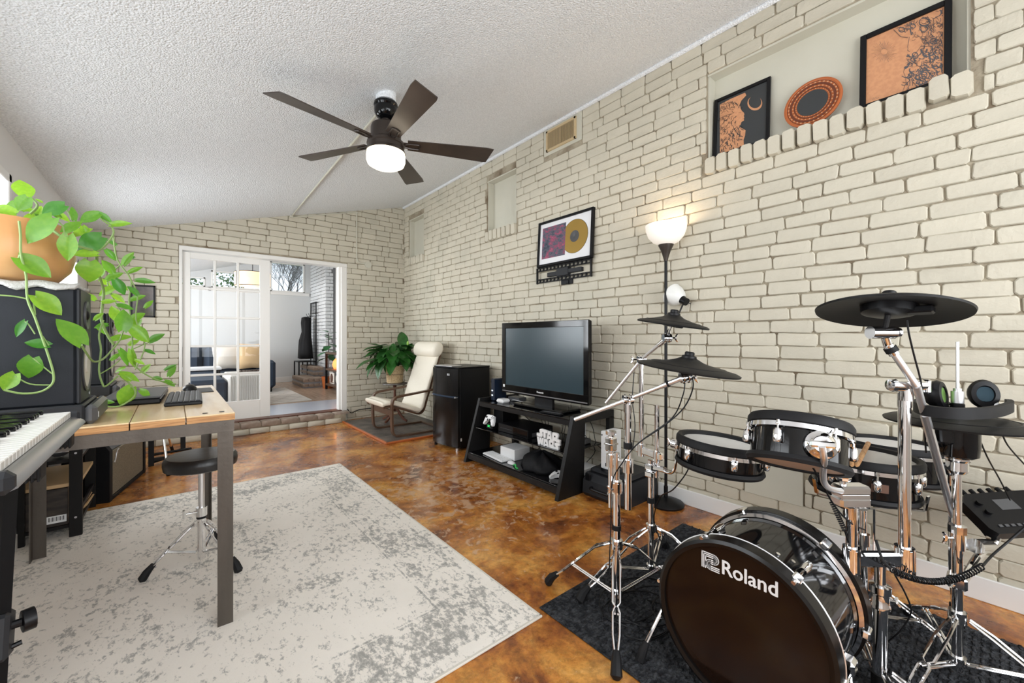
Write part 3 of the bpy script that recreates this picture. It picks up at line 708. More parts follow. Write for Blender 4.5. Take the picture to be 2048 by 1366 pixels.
obj('moon', MB().prism(mc, zA, zA + .001, mxA), m_copper, t)
# plate
mxB = lean(.665, 2.375, XR + .03, XR + .068, .3)
c0 = px_on(mxB, 1628, 209); l0 = px_on(mxB, 1570, 228); r0_ = px_on(mxB, 1687, 192); Rp = abs(r0_[0] - l0[0]) / 2
ctr = mxB @ V(((l0[0] + r0_[0]) / 2, Rp, .004)); T = matx(mxB.col[0][:3], mxB.col[1][:3], mxB.col[2][:3], ctr)
t = thing('decorative_plate', 'round carved orange plate with a dark centre leaning in the niche', 'plate', (ctr.x, ctr.y, 2.375))
m_pl = mat('carved_orange_clay', (.44, .115, .03), .45); m_pld = mat('carved_dark_band', (.13, .03, .012), .5)
obj('rim', MB().lathe([(0, 0), (Rp * .9, 0), (Rp, .006), (Rp, .013), (Rp * .93, .015), (Rp * .89, .012), (Rp * .5, .010), (0, .009)], 48, T), m_pl, t)
obj('centre', MB().lathe([(0, .0095), (Rp * .53, .0095), (Rp * .53, .0125), (0, .0125)], 40, T), m_art, t)
for ra, rb in ((.60, .64), (.72, .80), (.865, .885)):
    obj('band', MB().lathe([(Rp * ra, .011), (Rp * rb, .0115), (Rp * rb, .0138), (Rp * ra, .0138)], 48, T, closed=True), m_pld, t)
b = MB(); 
for rr_, n_, s_ in ((.57, 36, .0028), (.68, 30, .0045), (.83, 34, .0055)):
    for i in range(n_): a = 2 * PI * i / n_; b.sphere((Rp * rr_ * math.cos(a), Rp * rr_ * math.sin(a), .0125), s_, 6, 4, (1, 1, .5), T)
o = obj('carved_beads', b, m_copper, t); o['kind'] = 'stuff'
# large print
mxC = lean(.30, 2.375)
a_ = px_on(mxC, 1722, 77); c_ = px_on(mxC, 1905, -2); wC = abs(c_[0] - a_[0]); hC = (a_[1] + c_[1]) / 2
mxC = lean(.30 - (a_[0] + c_[0]) / 2, 2.375)
t = framed('framed_print', 'large black framed print of a flowing-haired woman on orange-copper paper', 'picture', mxC, wC, hC, .026, .02, m_bsat, m_copper, (XR + .05, .28, 2.375))
zC = .0095; q = lambda x, y: (1690 + x / 5.693, y / 5.693)
b = MB(); r = random.Random(12)
def line(pts, w=.0014): b.tube([mxC @ V((*px_on(mxC, *q(*p)), zC)) for p in pts], w, 4, flat=.3)
def edge_x(y): return 560 + (0 if y < 380 else 0)
for i in range(480):
    y0_ = r.uniform(120, 1040); xl = 700 if y0_ > 620 else (860 if y0_ > 440 else 590 + max(0, 330 - y0_) * .3)
    if 440 >= y0_ > 380: xl = 780
    x0_ = r.uniform(xl, 1105)
    if y0_ < 455 - (x0_ - 260) * .42 + 8: continue
    if y0_ > 1195 - (x0_ - 270) * .315 - 25: continue
    a = r.uniform(-.9, .9) + (1.2 if y0_ > 560 else 0); L = r.uniform(25, 80); k = r.uniform(-1.8, 1.8)
    line([(min(x0_ + L * s * math.cos(a + k * s), 1112), y0_ + L * s * math.sin(a + k * s)) for s in (0, .2, .4, .6, .8, 1)], r.choice([.0012, .0018, .0030]))
for (x_, y_, R_) in ((905, 265, 58), (900, 335, 45), (905, 860, 62), (905, 860, 32), (1005, 660, 35), (800, 630, 28), (775, 310, 30), (1010, 480, 40), (760, 860, 26), (650, 350, 34), (1000, 850, 26)):
    line([(x_ + R_ * math.cos(a * .4488), y_ + R_ * .8 * math.sin(a * .4488)) for a in range(15)], .0022)
line([(735, 430), (730, 470), (722, 520), (715, 545), (722, 560), (716, 585), (740, 600)], .001); line([(770, 445), (785, 432), (800, 428)], .0012); line([(765, 470), (785, 475), (805, 455)], .0012)
line([(880, 520), (830, 590), (780, 650), (700, 760), (670, 830), (690, 880), (700, 950), (660, 1050)], .0018); line([(560, 350), (640, 430), (720, 440)], .003); line([(760, 410), (745, 340), (700, 340)], .003)
for i in range(36):
    a = i * PI / 18; line([(450 + 36 * math.cos(a), 600 + 32 * math.sin(a)), (450 + (115 + 30 * (i % 2)) * math.cos(a), 600 + (100 + 26 * (i % 2)) * math.sin(a))], .0005)
line([(320, 1145), (330, 1120), (340, 1140), (355, 1110), (365, 1130), (390, 1118)], .0007)
obj('line_drawing', b, mat('grey_ink', (.085, .085, .095), .6), t)

# ================================================================== FRAMED RECORD AND TV BRACKET
yL, yR = 2.885, 2.21
mxD = matx((0, -1, 0), (.06, 0, .998), (-.998, 0, .06), (XR - .035, (yL + yR) / 2, 1.845)); wD = yL - yR; hD = .437
t = thing('framed_record', 'framed gold record and magenta album print on white mount, on the brick wall', 'picture', (XR - .04, 2.55, 1.845))
b = MB(); fw = .022
b.bb((-wD / 2, 0, 0), (-wD / 2 + fw, hD, .03), .002, mx=mxD); b.bb((wD / 2 - fw, 0, 0), (wD / 2, hD, .03), .002, mx=mxD); b.bb((-wD / 2, 0, 0), (wD / 2, fw, .03), .002, mx=mxD); b.bb((-wD / 2, hD - fw, 0), (wD / 2, hD, .03), .002, mx=mxD)
obj('frame', b, m_bsat, t)
mnt = obj('mount', MB().bb((-wD / 2 + .01, .01, .006), (wD / 2 - .01, hD - .01, .016), mx=mxD), mat('white_mount', (.80, .80, .82), .25, coat=.3), t)
m_alb = mat('album_art', (.05, .06, .09), .35)
nt = m_alb.node_tree; tc = nt.nodes.new('ShaderNodeTexCoord').outputs['Object']
cc = ramp(nt, noise(nt, tc, 11, 9, .75, sc=(1, 1, 1.8)), [(.38, (.025, .035, .055)), (.48, (.10, .11, .15)), (.54, (.26, .06, .11)), (.68, (.55, .14, .24))])
nt.links.new(cc, bsdf(m_alb).inputs['Base Color'])
obj('album_print', MB().bb((-wD / 2 + .055, .075, .015), (-wD / 2 + .055 + .30, .375, .019), .001, mx=mxD), m_alb, t)
cxr = .128; T = mxD @ M.Translation((cxr, .225, .016))
obj('gold_record', MB().lathe([(0, 0), (.15, 0), (.15, .002)] + [(.149 - i * .0045, .002 + (i % 2) * .0006) for i in range(22)] + [(.05, .002), (0, .002)], 56, T), m_gold, t)
obj('record_rim', MB().torus((0, 0, .001), .151, .0016, 56, 6, mx=T), m_bsat, t)
obj('record_label', MB().lathe([(0, .002), (.052, .002), (.052, .0034), (.006, .0034), (.004, .0022), (0, .0022)], 32, T), m_grey2, t)
t = thing('tv_bracket', 'empty black slotted television wall bracket below the framed record', 'bracket', (XR, 2.56, 1.70))
b = MB(); X0 = XR - .035
for z_ in (1.826, 1.715):
    for y_ in range(14):     # slotted rail: top and bottom strips with bridges
        ya = 2.235 + y_ * .0478; b.bb((X0 - .006, ya, z_ - .018), (X0 + .006, ya + .014, z_ + .018))
    b.bb((X0 - .006, 2.235, z_ + .010), (X0 + .006, 2.905, z_ + .020)); b.bb((X0 - .006, 2.235, z_ - .020), (X0 + .006, 2.905, z_ - .010))
obj('rail', b, m_bsat, t)
b = MB()
for y_ in (2.228, 2.895): b.bb((X0 - .012, y_, 1.69), (X0 + .008, y_ + .014, 1.845), .002)
obj('upright', b, m_bsat, t)
obj('arm', MB().bb((X0 - .012, 2.34, 1.752), (XR - .008, 2.50, 1.79), .003).bb((X0 - .012, 2.62, 1.745), (XR - .008, 2.76, 1.785), .003).bb((X0 - .02, 2.49, 1.735), (XR, 2.63, 1.808), .003), m_grey, t)
obj('wall_plate', MB().bb((X0 + .01, 2.46, 1.655), (XR - .002, 2.60, 1.705), .004).bb((X0, 2.50, 1.66), (X0 + .014, 2.53, 1.69), .002), m_bsat, t)
# picture on the far wall
mxE = matx((1, 0, 0), (0, 0, 1), (0, -1, 0), (-.245, YF - .014, 1.39))
t = thing('framed_photo', 'small black framed dark photograph on the far brick wall behind the trailing plant', 'picture', (-.245, YF, 1.39))
b = MB(); w_, h_ = .20, .346
for a_, c_ in (((-w_ / 2, 0), (-w_ / 2 + .016, h_)), ((w_ / 2 - .016, 0), (w_ / 2, h_)), ((-w_ / 2, 0), (w_ / 2, .016)), ((-w_ / 2, h_ - .016), (w_ / 2, h_))): b.bb((a_[0], a_[1], 0), (c_[0], c_[1], .02), .002, mx=mxE)
obj('frame', b, m_bsat, t)
obj('glazed_photo', MB().bb((-w_ / 2 + .01, .01, .004), (w_ / 2 - .01, h_ - .01, .010), mx=mxE), mat('glazed_dark_photo', (.05, .045, .045), .04, coat=1, var=(9, (.12, .10, .09), .4, .6)), t)
# small wall details
t = thing('wall_socket', 'white power socket with black plugs low on the brick wall behind the black stand', 'socket', (XR, 2.35, .33))
obj('plate', MB().bb((XR - .016, 2.315, .30), (XR - .008, 2.385, .415), .003), m_white, t); obj('plug', MB().bb((XR - .05, 2.33, .325), (XR - .016, 2.37, .385), .006), m_bsat, t)

# ================================================================== GLAZED DOOR AND THE NEXT ROOM
dx0, dx1, dz0, dz1 = .088, .957, .17, 2.150; yD = YF + .02
d = struct('door_1', MB().bb((dx0, yD, dz0), (.157, yD + .038, dz1), .002).bb((.845, yD, dz0), (dx1, yD + .038, dz1), .002).bb((.157, yD, 2.085), (.845, yD + .038, dz1), .002).bb((.157, yD, dz0), (.845, yD + .038, .39), .002), m_door)
b = MB(); px_, pz_ = (.845 - .157) / 3, (2.085 - .39) / 5
for i in (1, 2): b.bb((.157 + i * px_ - .013, yD + .004, .39), (.157 + i * px_ + .013, yD + .034, 2.085), .004)
for j in range(1, 5): b.bb((.157, yD + .005, .39 + j * pz_ - .013), (.845, yD + .033, .39 + j * pz_ + .013), .004)
obj('glazing_bar', b, m_door, d)
pm_ = mesh_of('pane', MB().box((0, 0, 0), (px_ - .02, .004, pz_ - .02)), m_glass)
for i in range(3):
    for j in range(5): place('pane', pm_, M.Translation((.157 + (i + .5) * px_, yD + .02, .39 + (j + .5) * pz_)), d)
# pendant
pc = V((1.20, 9.35, 2.30))
t = thing('pendant_lamp', 'round fabric drum pendant lamp glowing in the next room behind the glazed door', 'lamp', (pc.x, pc.y, cz(pc.x)))
b = MB(); Tp = frame(pc, (0, 0, 1), (1, 0, 0)); b.lathe([(.30, -.13), (.30, .13), (.293, .13), (.293, -.13)], 32, Tp, closed=True); obj('shade', b, m_lampsh, t)
obj('diffuser', MB().lathe([(0, -.17), (.12, -.165), (.16, -.12), (.12, -.08), (0, -.08)], 24, Tp), m_shade, t)
b = MB(); b.torus((0, 0, .13), .30, .006, 32, 6, mx=Tp); b.torus((0, 0, -.13), .30, .006, 32, 6, mx=Tp)
for k in range(4): a = k * PI / 2 + .4; b.cyl((pc.x + .3 * math.cos(a), pc.y + .3 * math.sin(a), 2.17), (pc.x + .3 * math.cos(a), pc.y + .3 * math.sin(a), 2.43), .006, 6)
b.cyl((pc.x, pc.y, 2.2), (pc.x, pc.y, cz(pc.x)), .006, 8); obj('rod_frame', b, m_bsat, t)
point('pendant_bulb', (pc.x, pc.y, 2.05), 8, (1, .82, .6), .1)
# sofa seen through the panes
t = thing('sofa', 'dark navy sofa behind the glazed door in the next room', 'sofa', (.45, 9.3, Z2))
obj('seat', MB().bb((-.9, 8.75, Z2 + .08), (1.40, 9.65, Z2 + .40), .05), m_navy, t)
obj('backrest', MB().bb((-.9, 9.50, Z2 + .30), (1.40, 9.85, Z2 + .84), .07), m_navy, t)
obj('armrest', MB().bb((1.28, 8.75, Z2 + .08), (1.50, 9.85, Z2 + .60), .05), m_navy, t)
for x_ in (-.85, 1.42):
    for y_ in (8.80, 9.78): obj('leg', MB().cyl((x_, y_, Z2), (x_, y_, Z2 + .1), .02, 8), m_bsat, t)
for x_ in (-.5, .12, .74): obj('back_cushion', MB().bb((x_ - .3, 9.36, Z2 + .40), (x_ + .3, 9.56, Z2 + .86), .08), m_navy, t)
def pillow(name, label, m, c, w, h, rz, tilt):
    b = MB(); n = 10; T = M.Translation(c) @ M.Rotation(rz, 4, 'Z') @ M.Rotation(tilt, 4, 'X')
    r = random.Random(w * 1000)
    for sgn in (1, -1):
        vs = []; fs = []
        for i in range(n + 1):
            for j in range(n + 1):
                u, v_ = i / n * 2 - 1, j / n * 2 - 1; k = (1 - u * u) * (1 - v_ * v_); pin = 1 - .12 * (1 - abs(u * v_)) * (abs(u) ** 4 + abs(v_) ** 4) * .7
                vs.append((u * w / 2 * pin, sgn * (.10 * k ** .45) + r.uniform(-.006, .006) * (k > 0), v_ * h / 2 * pin))
        for i in range(n):
            for j in range(n): a = i * (n + 1) + j; fs.append((a, a + 1, a + n + 2, a + n + 1))
        b.add(vs, fs, T)
    return single(name, b, m, label, 'cushion', tuple(V(c) - V((0, 0, h / 2))), sharp=180)
pillow('cushion', 'cream cushion on the navy sofa, seen through the middle door panes', m_pilw, (.78, 9.18, Z2 + .66), .46, .46, .1, -.35)
pillow('cushion', 'tan brown cushion on the navy sofa, seen through the right door panes', m_pilt, (1.16, 9.08, Z2 + .68), .48, .50, -.1, -.3)
t = thing('ottoman', 'ottoman with a ribbed white throw in front of the navy sofa', 'ottoman', (.85, 7.55, Z2))
obj('body', MB().bb((.15, 7.2, Z2), (.62, 8.1, Z2 + .42), .05), m_navy, t)
b = MB(); b.bb((.62, 7.15, Z2 + .02), (1.12, 8.15, Z2 + .47), .04)
for i in range(16): b.cyl((.65 + i * .029, 7.15, Z2 + .03), (.65 + i * .029, 7.15, Z2 + .46), .011, 6)
obj('throw', b, m_throw, t)
t = thing('bolster', 'dark patterned small object lying on the white throw', 'pillow', (.98, 7.6, Z2 + .47)) if False else None
b = MB(); r = random.Random(6)
for i in range(9): b.sphere((.80 + i * .03, 7.45 + r.uniform(-.03, .03), Z2 + .50), .032, 8, 6)
single('folded_scarf', b, mat('brown_grey_fabric', (.12, .09, .075), .9), 'dark crumpled brown scarf lying on the white throw', 'scarf')
t = thing('side_table', 'white-topped low table before the navy sofa, seen through the left door panes', 'table', (.2, 8.4, Z2))
obj('tabletop', MB().bb((-.35, 8.2, Z2 + .50), (.62, 8.65, Z2 + .54), .005), m_white, t)
for x_ in (-.32, .59):
    for y_ in (8.23, 8.62): obj('leg', MB().bb((x_ - .012, y_ - .012, Z2), (x_ + .012, y_ + .012, Z2 + .50)), m_bsat, t)
# rug of the next room
t = thing('area_rug', 'pale cream rug with faint diamond lines on the next room floor', 'rug', (.9, 8.2, Z2))
obj('pile', MB().bb((-.6, 7.22, Z2), (1.76, 9.34, Z2 + .010), .003), mat('pale_rug', (.62, .58, .53), .95, bump=(120, .5, 2, .003)), t)
b = MB()
for i in range(-6, 12):
    for s in (1, -1):
        a_ = V((-.6 + i * .25, 7.24, Z2 + .0106)); e_ = a_ + V((s * 1.2, 2.08, 0)); lo, hi = 0., 1.
        for (p0_, dd_) in ((a_.x, e_.x - a_.x),):
            t0_, t1_ = sorted(((-.58 - p0_) / dd_, (1.74 - p0_) / dd_)); lo, hi = max(lo, t0_), min(hi, t1_)
        if hi > lo: b.tube([a_.lerp(e_, lo), a_.lerp(e_, hi)], .006, 4, flat=.2)
obj('diamond_lines', b, mat('rug_line', (.45, .42, .39), .95), t)
# brick steps
for nm, lab, x0, x1, y0, y1, z0, z1 in (('brick_steps', 'lower brown brick step below the coat stand in the next room', 2.03, 2.52, 9.0, 10.05, Z2, Z2 + .20), ('brick_landing', 'upper brown brick landing beside the coat stand in the next room', 2.30, 2.54, 9.36, 10.5, Z2 + .20, Z2 + .40)):
    t = thing(nm, lab, 'step', ((x0 + x1) / 2, (y0 + y1) / 2, z0)); zz = z1
    obj('core', MB().bb((x0 + .012, y0 + .012, z0), (x1 - .002, y1, z1 - .012)), m_bmort2, t)
    vb = mesh_of('brick', brick_mb(.098, .062, 77, .010, .008), m_bare, 60); vv = mesh_of('brick', brick_mb(.066, .19, 78, .010, .008), m_bare, 60)
    for k in range(int((z1 - z0) / .1)):
        zc_ = z0 + .052 + k * .1
        y = y0 + .05
        while y < y1: place('brick', vb, matx((0, -1, 0), (0, 0, 1), (-1, 0, 0), (x0 + .012, y, zc_)), t); y += .105
        x = x0 + .05
        while x < x1 - .03: place('brick', vb, matx((1, 0, 0), (0, 0, 1), (0, -1, 0), (x, y0 + .012, zc_)), t); x += .105
    y = y0 + .035
    while y < y1 - .03:
        x = x0 + .1
        while x < x1 - .02: place('brick', vv, matx((0, -1, 0), (1, 0, 0), (0, 0, 1), (x, y, z1 - .012)), t); x += .2
        y += .073
# coat stand
t = thing('coat_stand', 'black metal coat stand with a small bench by the white brick wall', 'coat stand', (2.40, 10.2, Z2))
xs_, ys_ = 2.44, 10.15
b = MB()
for y_ in (9.90, 10.35): b.cyl((xs_ + .05, y_, Z2 + .0), (xs_ + .05, y_, 1.98), .012, 6)
b.cyl((xs_ + .05, 9.90, 1.97), (xs_ + .05, 10.35, 1.97), .012, 6); b.cyl((xs_ + .05, 9.90, 1.72), (xs_ + .05, 10.35, 1.72), .012, 6)
for i in range(1, 5): b.cyl((xs_ + .05, 9.90 + i * .09, 1.72), (xs_ + .05, 9.90 + i * .09, 1.97), .006, 6)
for y_ in (9.95, 10.1, 10.3): b.tube([(xs_ + .04, y_, 1.66), (xs_ - .04, y_, 1.66), (xs_ - .06, y_, 1.72)], .006, 6)
obj('frame', b, m_bsat, t)
b = MB().bb((2.13, 9.90, .62), (xs_ + .05, 10.35, .64), .003)
for y_ in (9.91, 10.34): b.bb((2.13, y_ - .012, Z2), (2.154, y_ + .012, .62)); b.bb((2.30, y_ - .012, Z2 + (.2)), (2.324, y_ + .012, .62))
obj('bench', b, m_bsat, t)
b = MB(); r = random.Random(9); n_ = 18
for (c_, sgn) in (((2.34, 10.12), 1),):
    rings = []
    for k, (z_, w_) in enumerate(((1.64, .05), (1.62, .11), (1.50, .125), (1.30, .11), (1.10, .155), (.95, .17), (.80, .18), (.70, .185), (.69, .17))):
        for i in range(n_):
            a = 2 * PI * i / n_; q = w_ * (1 + .10 * math.sin(5 * a + k * .3)); b.v.append(V((c_[0] + q * math.cos(a) * .8 - (.02 if k > 3 else 0), c_[1] + q * math.sin(a) * 1.25, z_)))
    for k in range(8):
        for i in range(n_): j = (i + 1) % n_; b.f.append((k * n_ + i, k * n_ + j, k * n_ + n_ + j, k * n_ + n_ + i)); b.mi.append(0)
    b.f += [tuple(range(n_))[::-1], tuple(range(8 * n_, 9 * n_))]; b.mi += [0, 0]
single('black_coat', b, m_blk, 'long black coat hanging on the coat stand in the next room', 'coat', (2.34, 10.12, .69), sharp=180)
# shelf unit with lamp, plant and television on the right of the next room
t = thing('shelf_unit', 'dark wood and metal shelf unit inside the next room by the door jamb', 'shelf', (2.55, 8.2, Z2))
for x_ in (2.36, 2.72):
    for y_ in (7.72, 8.62): obj('leg', MB().bb((x_ - .02, y_ - .02, Z2), (x_ + .02, y_ + .02, Z2 + .72)), m_bsat, t)
for z_ in (Z2 + .10, Z2 + .40, Z2 + .72): obj('shelf', MB().bb((2.34, 7.70, z_ - .018), (2.74, 8.64, z_ + .018), .003), m_bent, t)
b = MB(); r = random.Random(1); b.lathe([(0, 0), (.075, 0), (.095, .03), (.10, .09), (.085, .15), (.05, .19), (0, .20)], 14, M.Translation((2.50, 8.35, Z2 + .42)))
b.v = [p + V((r.uniform(-.008, .008),) * 3) for p in b.v]
single('salt_lamp', b, m_salt, 'glowing orange salt lamp on the dark shelf unit', 'lamp', (2.5, 8.35, Z2 + .42)); point('salt_light', (2.44, 8.2, Z2 + .60), .6, (1, .35, .1), .05)
t = thing('photo_plaque', 'small printed brown and cream plaque on the lowest shelf of the unit', 'sign', (2.42, 8.42, Z2 + .12))
obj('board', MB().bb((2.41, 8.30, Z2 + .12), (2.43, 8.58, Z2 + .34), .003), m_pilw, t); obj('print', MB().cyl((2.412, 8.44, Z2 + .23), (2.405, 8.44, Z2 + .23), .085, 20).bb((2.406, 8.32, Z2 + .14), (2.411, 8.56, Z2 + .155)), m_brnd, t)
t = thing('round_clock', 'small round black-rimmed clock on the lowest shelf of the unit', 'clock', (2.43, 8.1, Z2 + .12))
obj('case', MB().cyl((2.46, 8.12, Z2 + .23), (2.42, 8.12, Z2 + .23), .11, 24), m_bsat, t); obj('face', MB().cyl((2.421, 8.12, Z2 + .23), (2.415, 8.12, Z2 + .23), .09, 24), m_pilw, t)
t = thing('flat_television', 'grey television screen on the next room shelf beside the fig plant', 'television', (2.66, 8.0, Z2 + .74))
obj('panel', MB().bb((2.67, 7.25, Z2 + .80), (2.71, 8.32, Z2 + 1.68), .006), m_grey2, t); obj('foot', MB().bb((2.62, 7.75, Z2 + .738), (2.74, 8.25, Z2 + .76), .004).bb((2.68, 7.95, Z2 + .75), (2.70, 8.05, Z2 + .82)), m_bsat, t)
def leaf_mesh(name, m, L=1., W=.7, heart=True, curl=.18, fold=.14, n=7, wavy=0):
    b = MB(); st_ = []
    for i in range(n + 1):
        s = i / n
        if heart: w = W / 2 * (math.sin(PI * min(1, s * .93 + .07)) ** .75) * (1 - .42 * s) * 1.25
        else: w = W / 2 * math.sin(PI * (s * .96 + .02)) ** .8 * (1.1 - .25 * s)
        if i == n: w = .002 * L
        x = s * L; z = -curl * L * s * s
        back = -.14 * L if (heart and i == 0) else (-.06 * L if heart and i == 1 else 0)
        st_.append([(x + back, -w * L if L == 1 else -w, z + fold * w * (1 + .3 * math.sin(s * 9 + 1) * wavy)), (x + back * .5, -w * .5, z + fold * w * .35), (x, 0, z - .01 * L), (x + back * .5, w * .5, z + fold * w * .35), (x + back, w, z + fold * w * (1 + .3 * math.cos(s * 8) * wavy))])
    for row in st_: b.v += [V(p) for p in row]
    for i in range(n):
        for k in range(4): a = i * 5 + k; b.f.append((a, a + 1, a + 6, a + 5)); b.mi.append(0)
    return mesh_of(name, b, m, 180)
def leafT(p, d, nrm, s, w=1.):
    d = V(d).normalized(); nn = V(nrm); y = nn.cross(d)
    if y.length < 1e-3: y = V((0, 1, 0)).cross(d)
    y.normalize(); z = d.cross(y)
    return matx(d * s, y * s * w, z * s, p)
def fig_plant():
    p0 = V((2.44, 8.78, Z2)); t = thing('fig_plant', 'fiddle leaf fig in a dark pot beside the shelf unit in the next room', 'plant', tuple(p0))
    obj('pot', MB().lathe([(0, 0), (.10, 0), (.13, .24), (.12, .24), (.11, .2), (0, .2)], 20, M.Translation(p0)), m_orange, t)
    obj('stem', MB().tube([p0 + V((0, 0, .2)), p0 + V((.01, 0, .6)), p0 + V((0, -.01, 1.12))], .010, 6), m_bark, t)
    me = leaf_mesh('leaf', m_leafF, 1., .62, False, .25, .1); r = random.Random(3)
    for i in range(15):
        z_ = .58 + i * .040; a = i * 2.4; d_ = V((math.cos(a), math.sin(a), .35 if i > 8 else -.15)); place('leaf', me, leafT(p0 + V((0, 0, z_)), d_, (0, 0, 1), .22 + .02 * (i % 3)), t)
fig_plant()

# ================================================================== DESK AND WHAT STANDS ON IT
def sweep(b, pts, w, t, side):     # rectangular strip along a path; side = unit vector across its width
    pts = [V(p) for p in pts]; side = V(side); N = len(pts); v0 = len(b.v)
    for i, p in enumerate(pts):
        d = (pts[min(i + 1, N - 1)] - pts[max(i - 1, 0)]).normalized(); n_ = side.cross(d).normalized()
        T_ = t[i] if isinstance(t, (list, tuple)) else t
        for a_, c_ in ((-1, -1), (1, -1), (1, 1), (-1, 1)): b.v.append(p + side * w / 2 * a_ + n_ * T_ / 2 * c_)
    fs = []
    for i in range(N - 1):
        for k in range(4): j = (k + 1) % 4; fs.append((v0 + i * 4 + k, v0 + i * 4 + j, v0 + i * 4 + 4 + j, v0 + i * 4 + 4 + k))
    fs += [(v0 + 3, v0 + 2, v0 + 1, v0), tuple(v0 + (N - 1) * 4 + k for k in range(4))]
    b.f += fs; b.mi += [0] * len(fs); return b
DX0, DX1, DY0, DY1, DZ = -.592, .197, 1.995, 3.245, .865
t = thing('work_table', 'work table with a varnished plank top on flat brown steel legs', 'desk', (-.2, 2.6, .01))
nb = 5; bw = (DX1 - DX0) / nb
for i in range(nb):
    x0 = DX0 + i * bw; p = obj('plank', MB().bb((x0 + .001, DY0, DZ - .006), (x0 + bw - .001, DY1, DZ), .002), m_ply, t)
    obj('plank_edge', MB().bb((x0 + .002, DY0 + .001, DZ - .028), (x0 + bw - .002, DY1 - .001, DZ - .006)), m_plye, p)
for x_ in (.10, .155): obj('bolt', MB().cyl((x_, DY0 + .05, DZ), (x_ , DY0 + .05, DZ + .0015), .009, 12), m_grey, t)
def angle(b, c, z0, z1, w, th, sx, sy):
    b.bb((c[0], c[1], z0), (c[0] + sx * w, c[1] + sy * th, z1)); b.bb((c[0], c[1] + sy * th, z0), (c[0] + sx * th, c[1] + sy * w, z1)); return b
for (cx_, cy_, sx_, sy_) in ((.190, 2.005, -1, 1), (.190, 3.235, -1, -1), (-.565, 3.235, 1, -1), (-.565, 2.005, 1, 1)):
    obj('leg', angle(MB(), (cx_, cy_), .0095, DZ - .030, .052, .005, sx_, sy_), m_steel, t)
obj('apron', MB().bb((-.585, 1.999, DZ - .075), (.193, 2.004, DZ - .029)).bb((-.585, 1.999, DZ - .033), (.193, 2.045, DZ - .029)), m_steel, t)
obj('apron', MB().bb((-.585, 3.237, DZ - .075), (.193, 3.242, DZ - .029)), m_steel, t)
obj('apron', MB().bb((.188, 2.01, DZ - .075), (.194, 3.24, DZ - .029)), m_steel, t)
for x_ in (-.34, -.20, -.06, .08, .165): obj('bolt', MB().cyl((x_, 1.999, DZ - .045), (x_, 1.9962, DZ - .045), .0045, 8), m_steel, t)

def monitor(label, x1, y0, y1, z0, h, riser):
    t = thing('studio_monitor', label, 'speaker', (x1 - .16, (y0 + y1) / 2, z0))
    obj('cabinet', MB().bb((x1 - .33, y0, z0), (x1 - .012, y1, z0 + h), .006), mat('speaker_vinyl', (.012, .014, .018), .5, spec=.25, bump=(300, .2, 1, .001)), t)
    obj('baffle', MB().bb((x1 - .012, y0 + .001, z0 + .001), (x1, y1 - .001, z0 + h - .001), .004), m_grey, t)
    yc = (y0 + y1) / 2; T = lambda z: frame((x1, yc, z), (1, 0, 0), (0, 1, 0))
    w_ = obj('woofer', MB().lathe([(.098, 0), (.100, .004), (.094, .006), (.090, .002), (.086, .005), (.080, .001)], 32, T(z0 + .135), closed=True), m_grey2, t)
    obj('cone', MB().lathe([(0, -.001), (.03, .006), (.034, .001), (.082, .003)], 32, T(z0 + .135)), mat('pale_cone', (.55, .53, .48), .5), w_)
    w_ = obj('tweeter', MB().lathe([(.052, 0), (.052, .005), (.047, .006), (.03, .001)], 24, T(z0 + .315), closed=False), m_grey2, t)
    obj('dome', MB().sphere((x1 + .002, yc, z0 + .315), .018, 12, 6, (.5, 1, 1)), m_bsat, w_)
    obj('badge', MB().cyl((x1, yc + .07, z0 + .02), (x1 + .002, yc + .07, z0 + .02), .006, 10), m_alu, t)
    r_ = thing('speaker_riser', riser, 'stand', (x1 - .15, yc, DZ))
    obj('body', MB().bb((x1 - .34, y0 - .015, DZ), (x1 + .01, y1 + .07, z0 - .001), .006), m_grey, r_)
    obj('end_cap', MB().bb((x1 + .008, y0 - .015, DZ), (x1 + .042, y1 + .07, z0 - .004), .013), m_grey2, r_)
    obj('emblem', MB().box((x1 + .0425, y0 + .02, DZ + .03), (.001, .012, .020)), m_alu, r_)
monitor('large black studio speaker under the terracotta pot, nearest on the desk', -.247, 2.06, 2.292, .937, .405, 'ribbed black riser with rounded front under the nearer speaker')
monitor('black studio speaker behind the trailing plant at the far desk end', -.255, 2.97, 3.20, .925, .372, 'black riser under the farther speaker at the desk end')
# cloth and pot
b = MB(); n1, n2 = 22, 16; r = random.Random(3)
for lay_ in (0, 1):
    for i in range(n1 + 1):
        for j in range(n2 + 1):
            x = -.575 + i * .315 / n1 + (.012 * math.sin(j * 1.3) if i == n1 else 0); y = 2.045 + j * .25 / n2 + (.006 * math.sin(i * .9) if j in (0, n2) else 0)
            z = 1.345 + .004 * math.sin(i * .8 + j) + .004 * math.sin(j * 1.7); 
            if j == 0 or j == n2: z -= .012 + .006 * math.sin(i * 1.1)
            if i == n1: z += .002
            b.v.append(V((x, y, z + (.010 if lay_ else 0))))
m_ = n2 + 1; off = (n1 + 1) * m_
for i in range(n1):
    for j in range(n2):
        a = i * m_ + j; b.f.append((a, a + 1, a + m_ + 1, a + m_)); a += off; b.f.append((a, a + m_, a + m_ + 1, a + 1))
for i in range(n1):
    for a in (i * m_, i * m_ + n2): b.f.append((a, a + m_, a + m_ + off, a + off))
for j in range(n2):
    for a in (j, n1 * m_ + j): b.f.append((a, a + 1, a + 1 + off, a + off))
b.mi = [0] * len(b.f)
single('grey_cloth', b, m_cloth, 'grey knitted cloth under the terracotta pot on the nearer speaker', 'cloth', (-.42, 2.17, 1.345), sharp=180)
PX, PY_ = -.445, 2.19
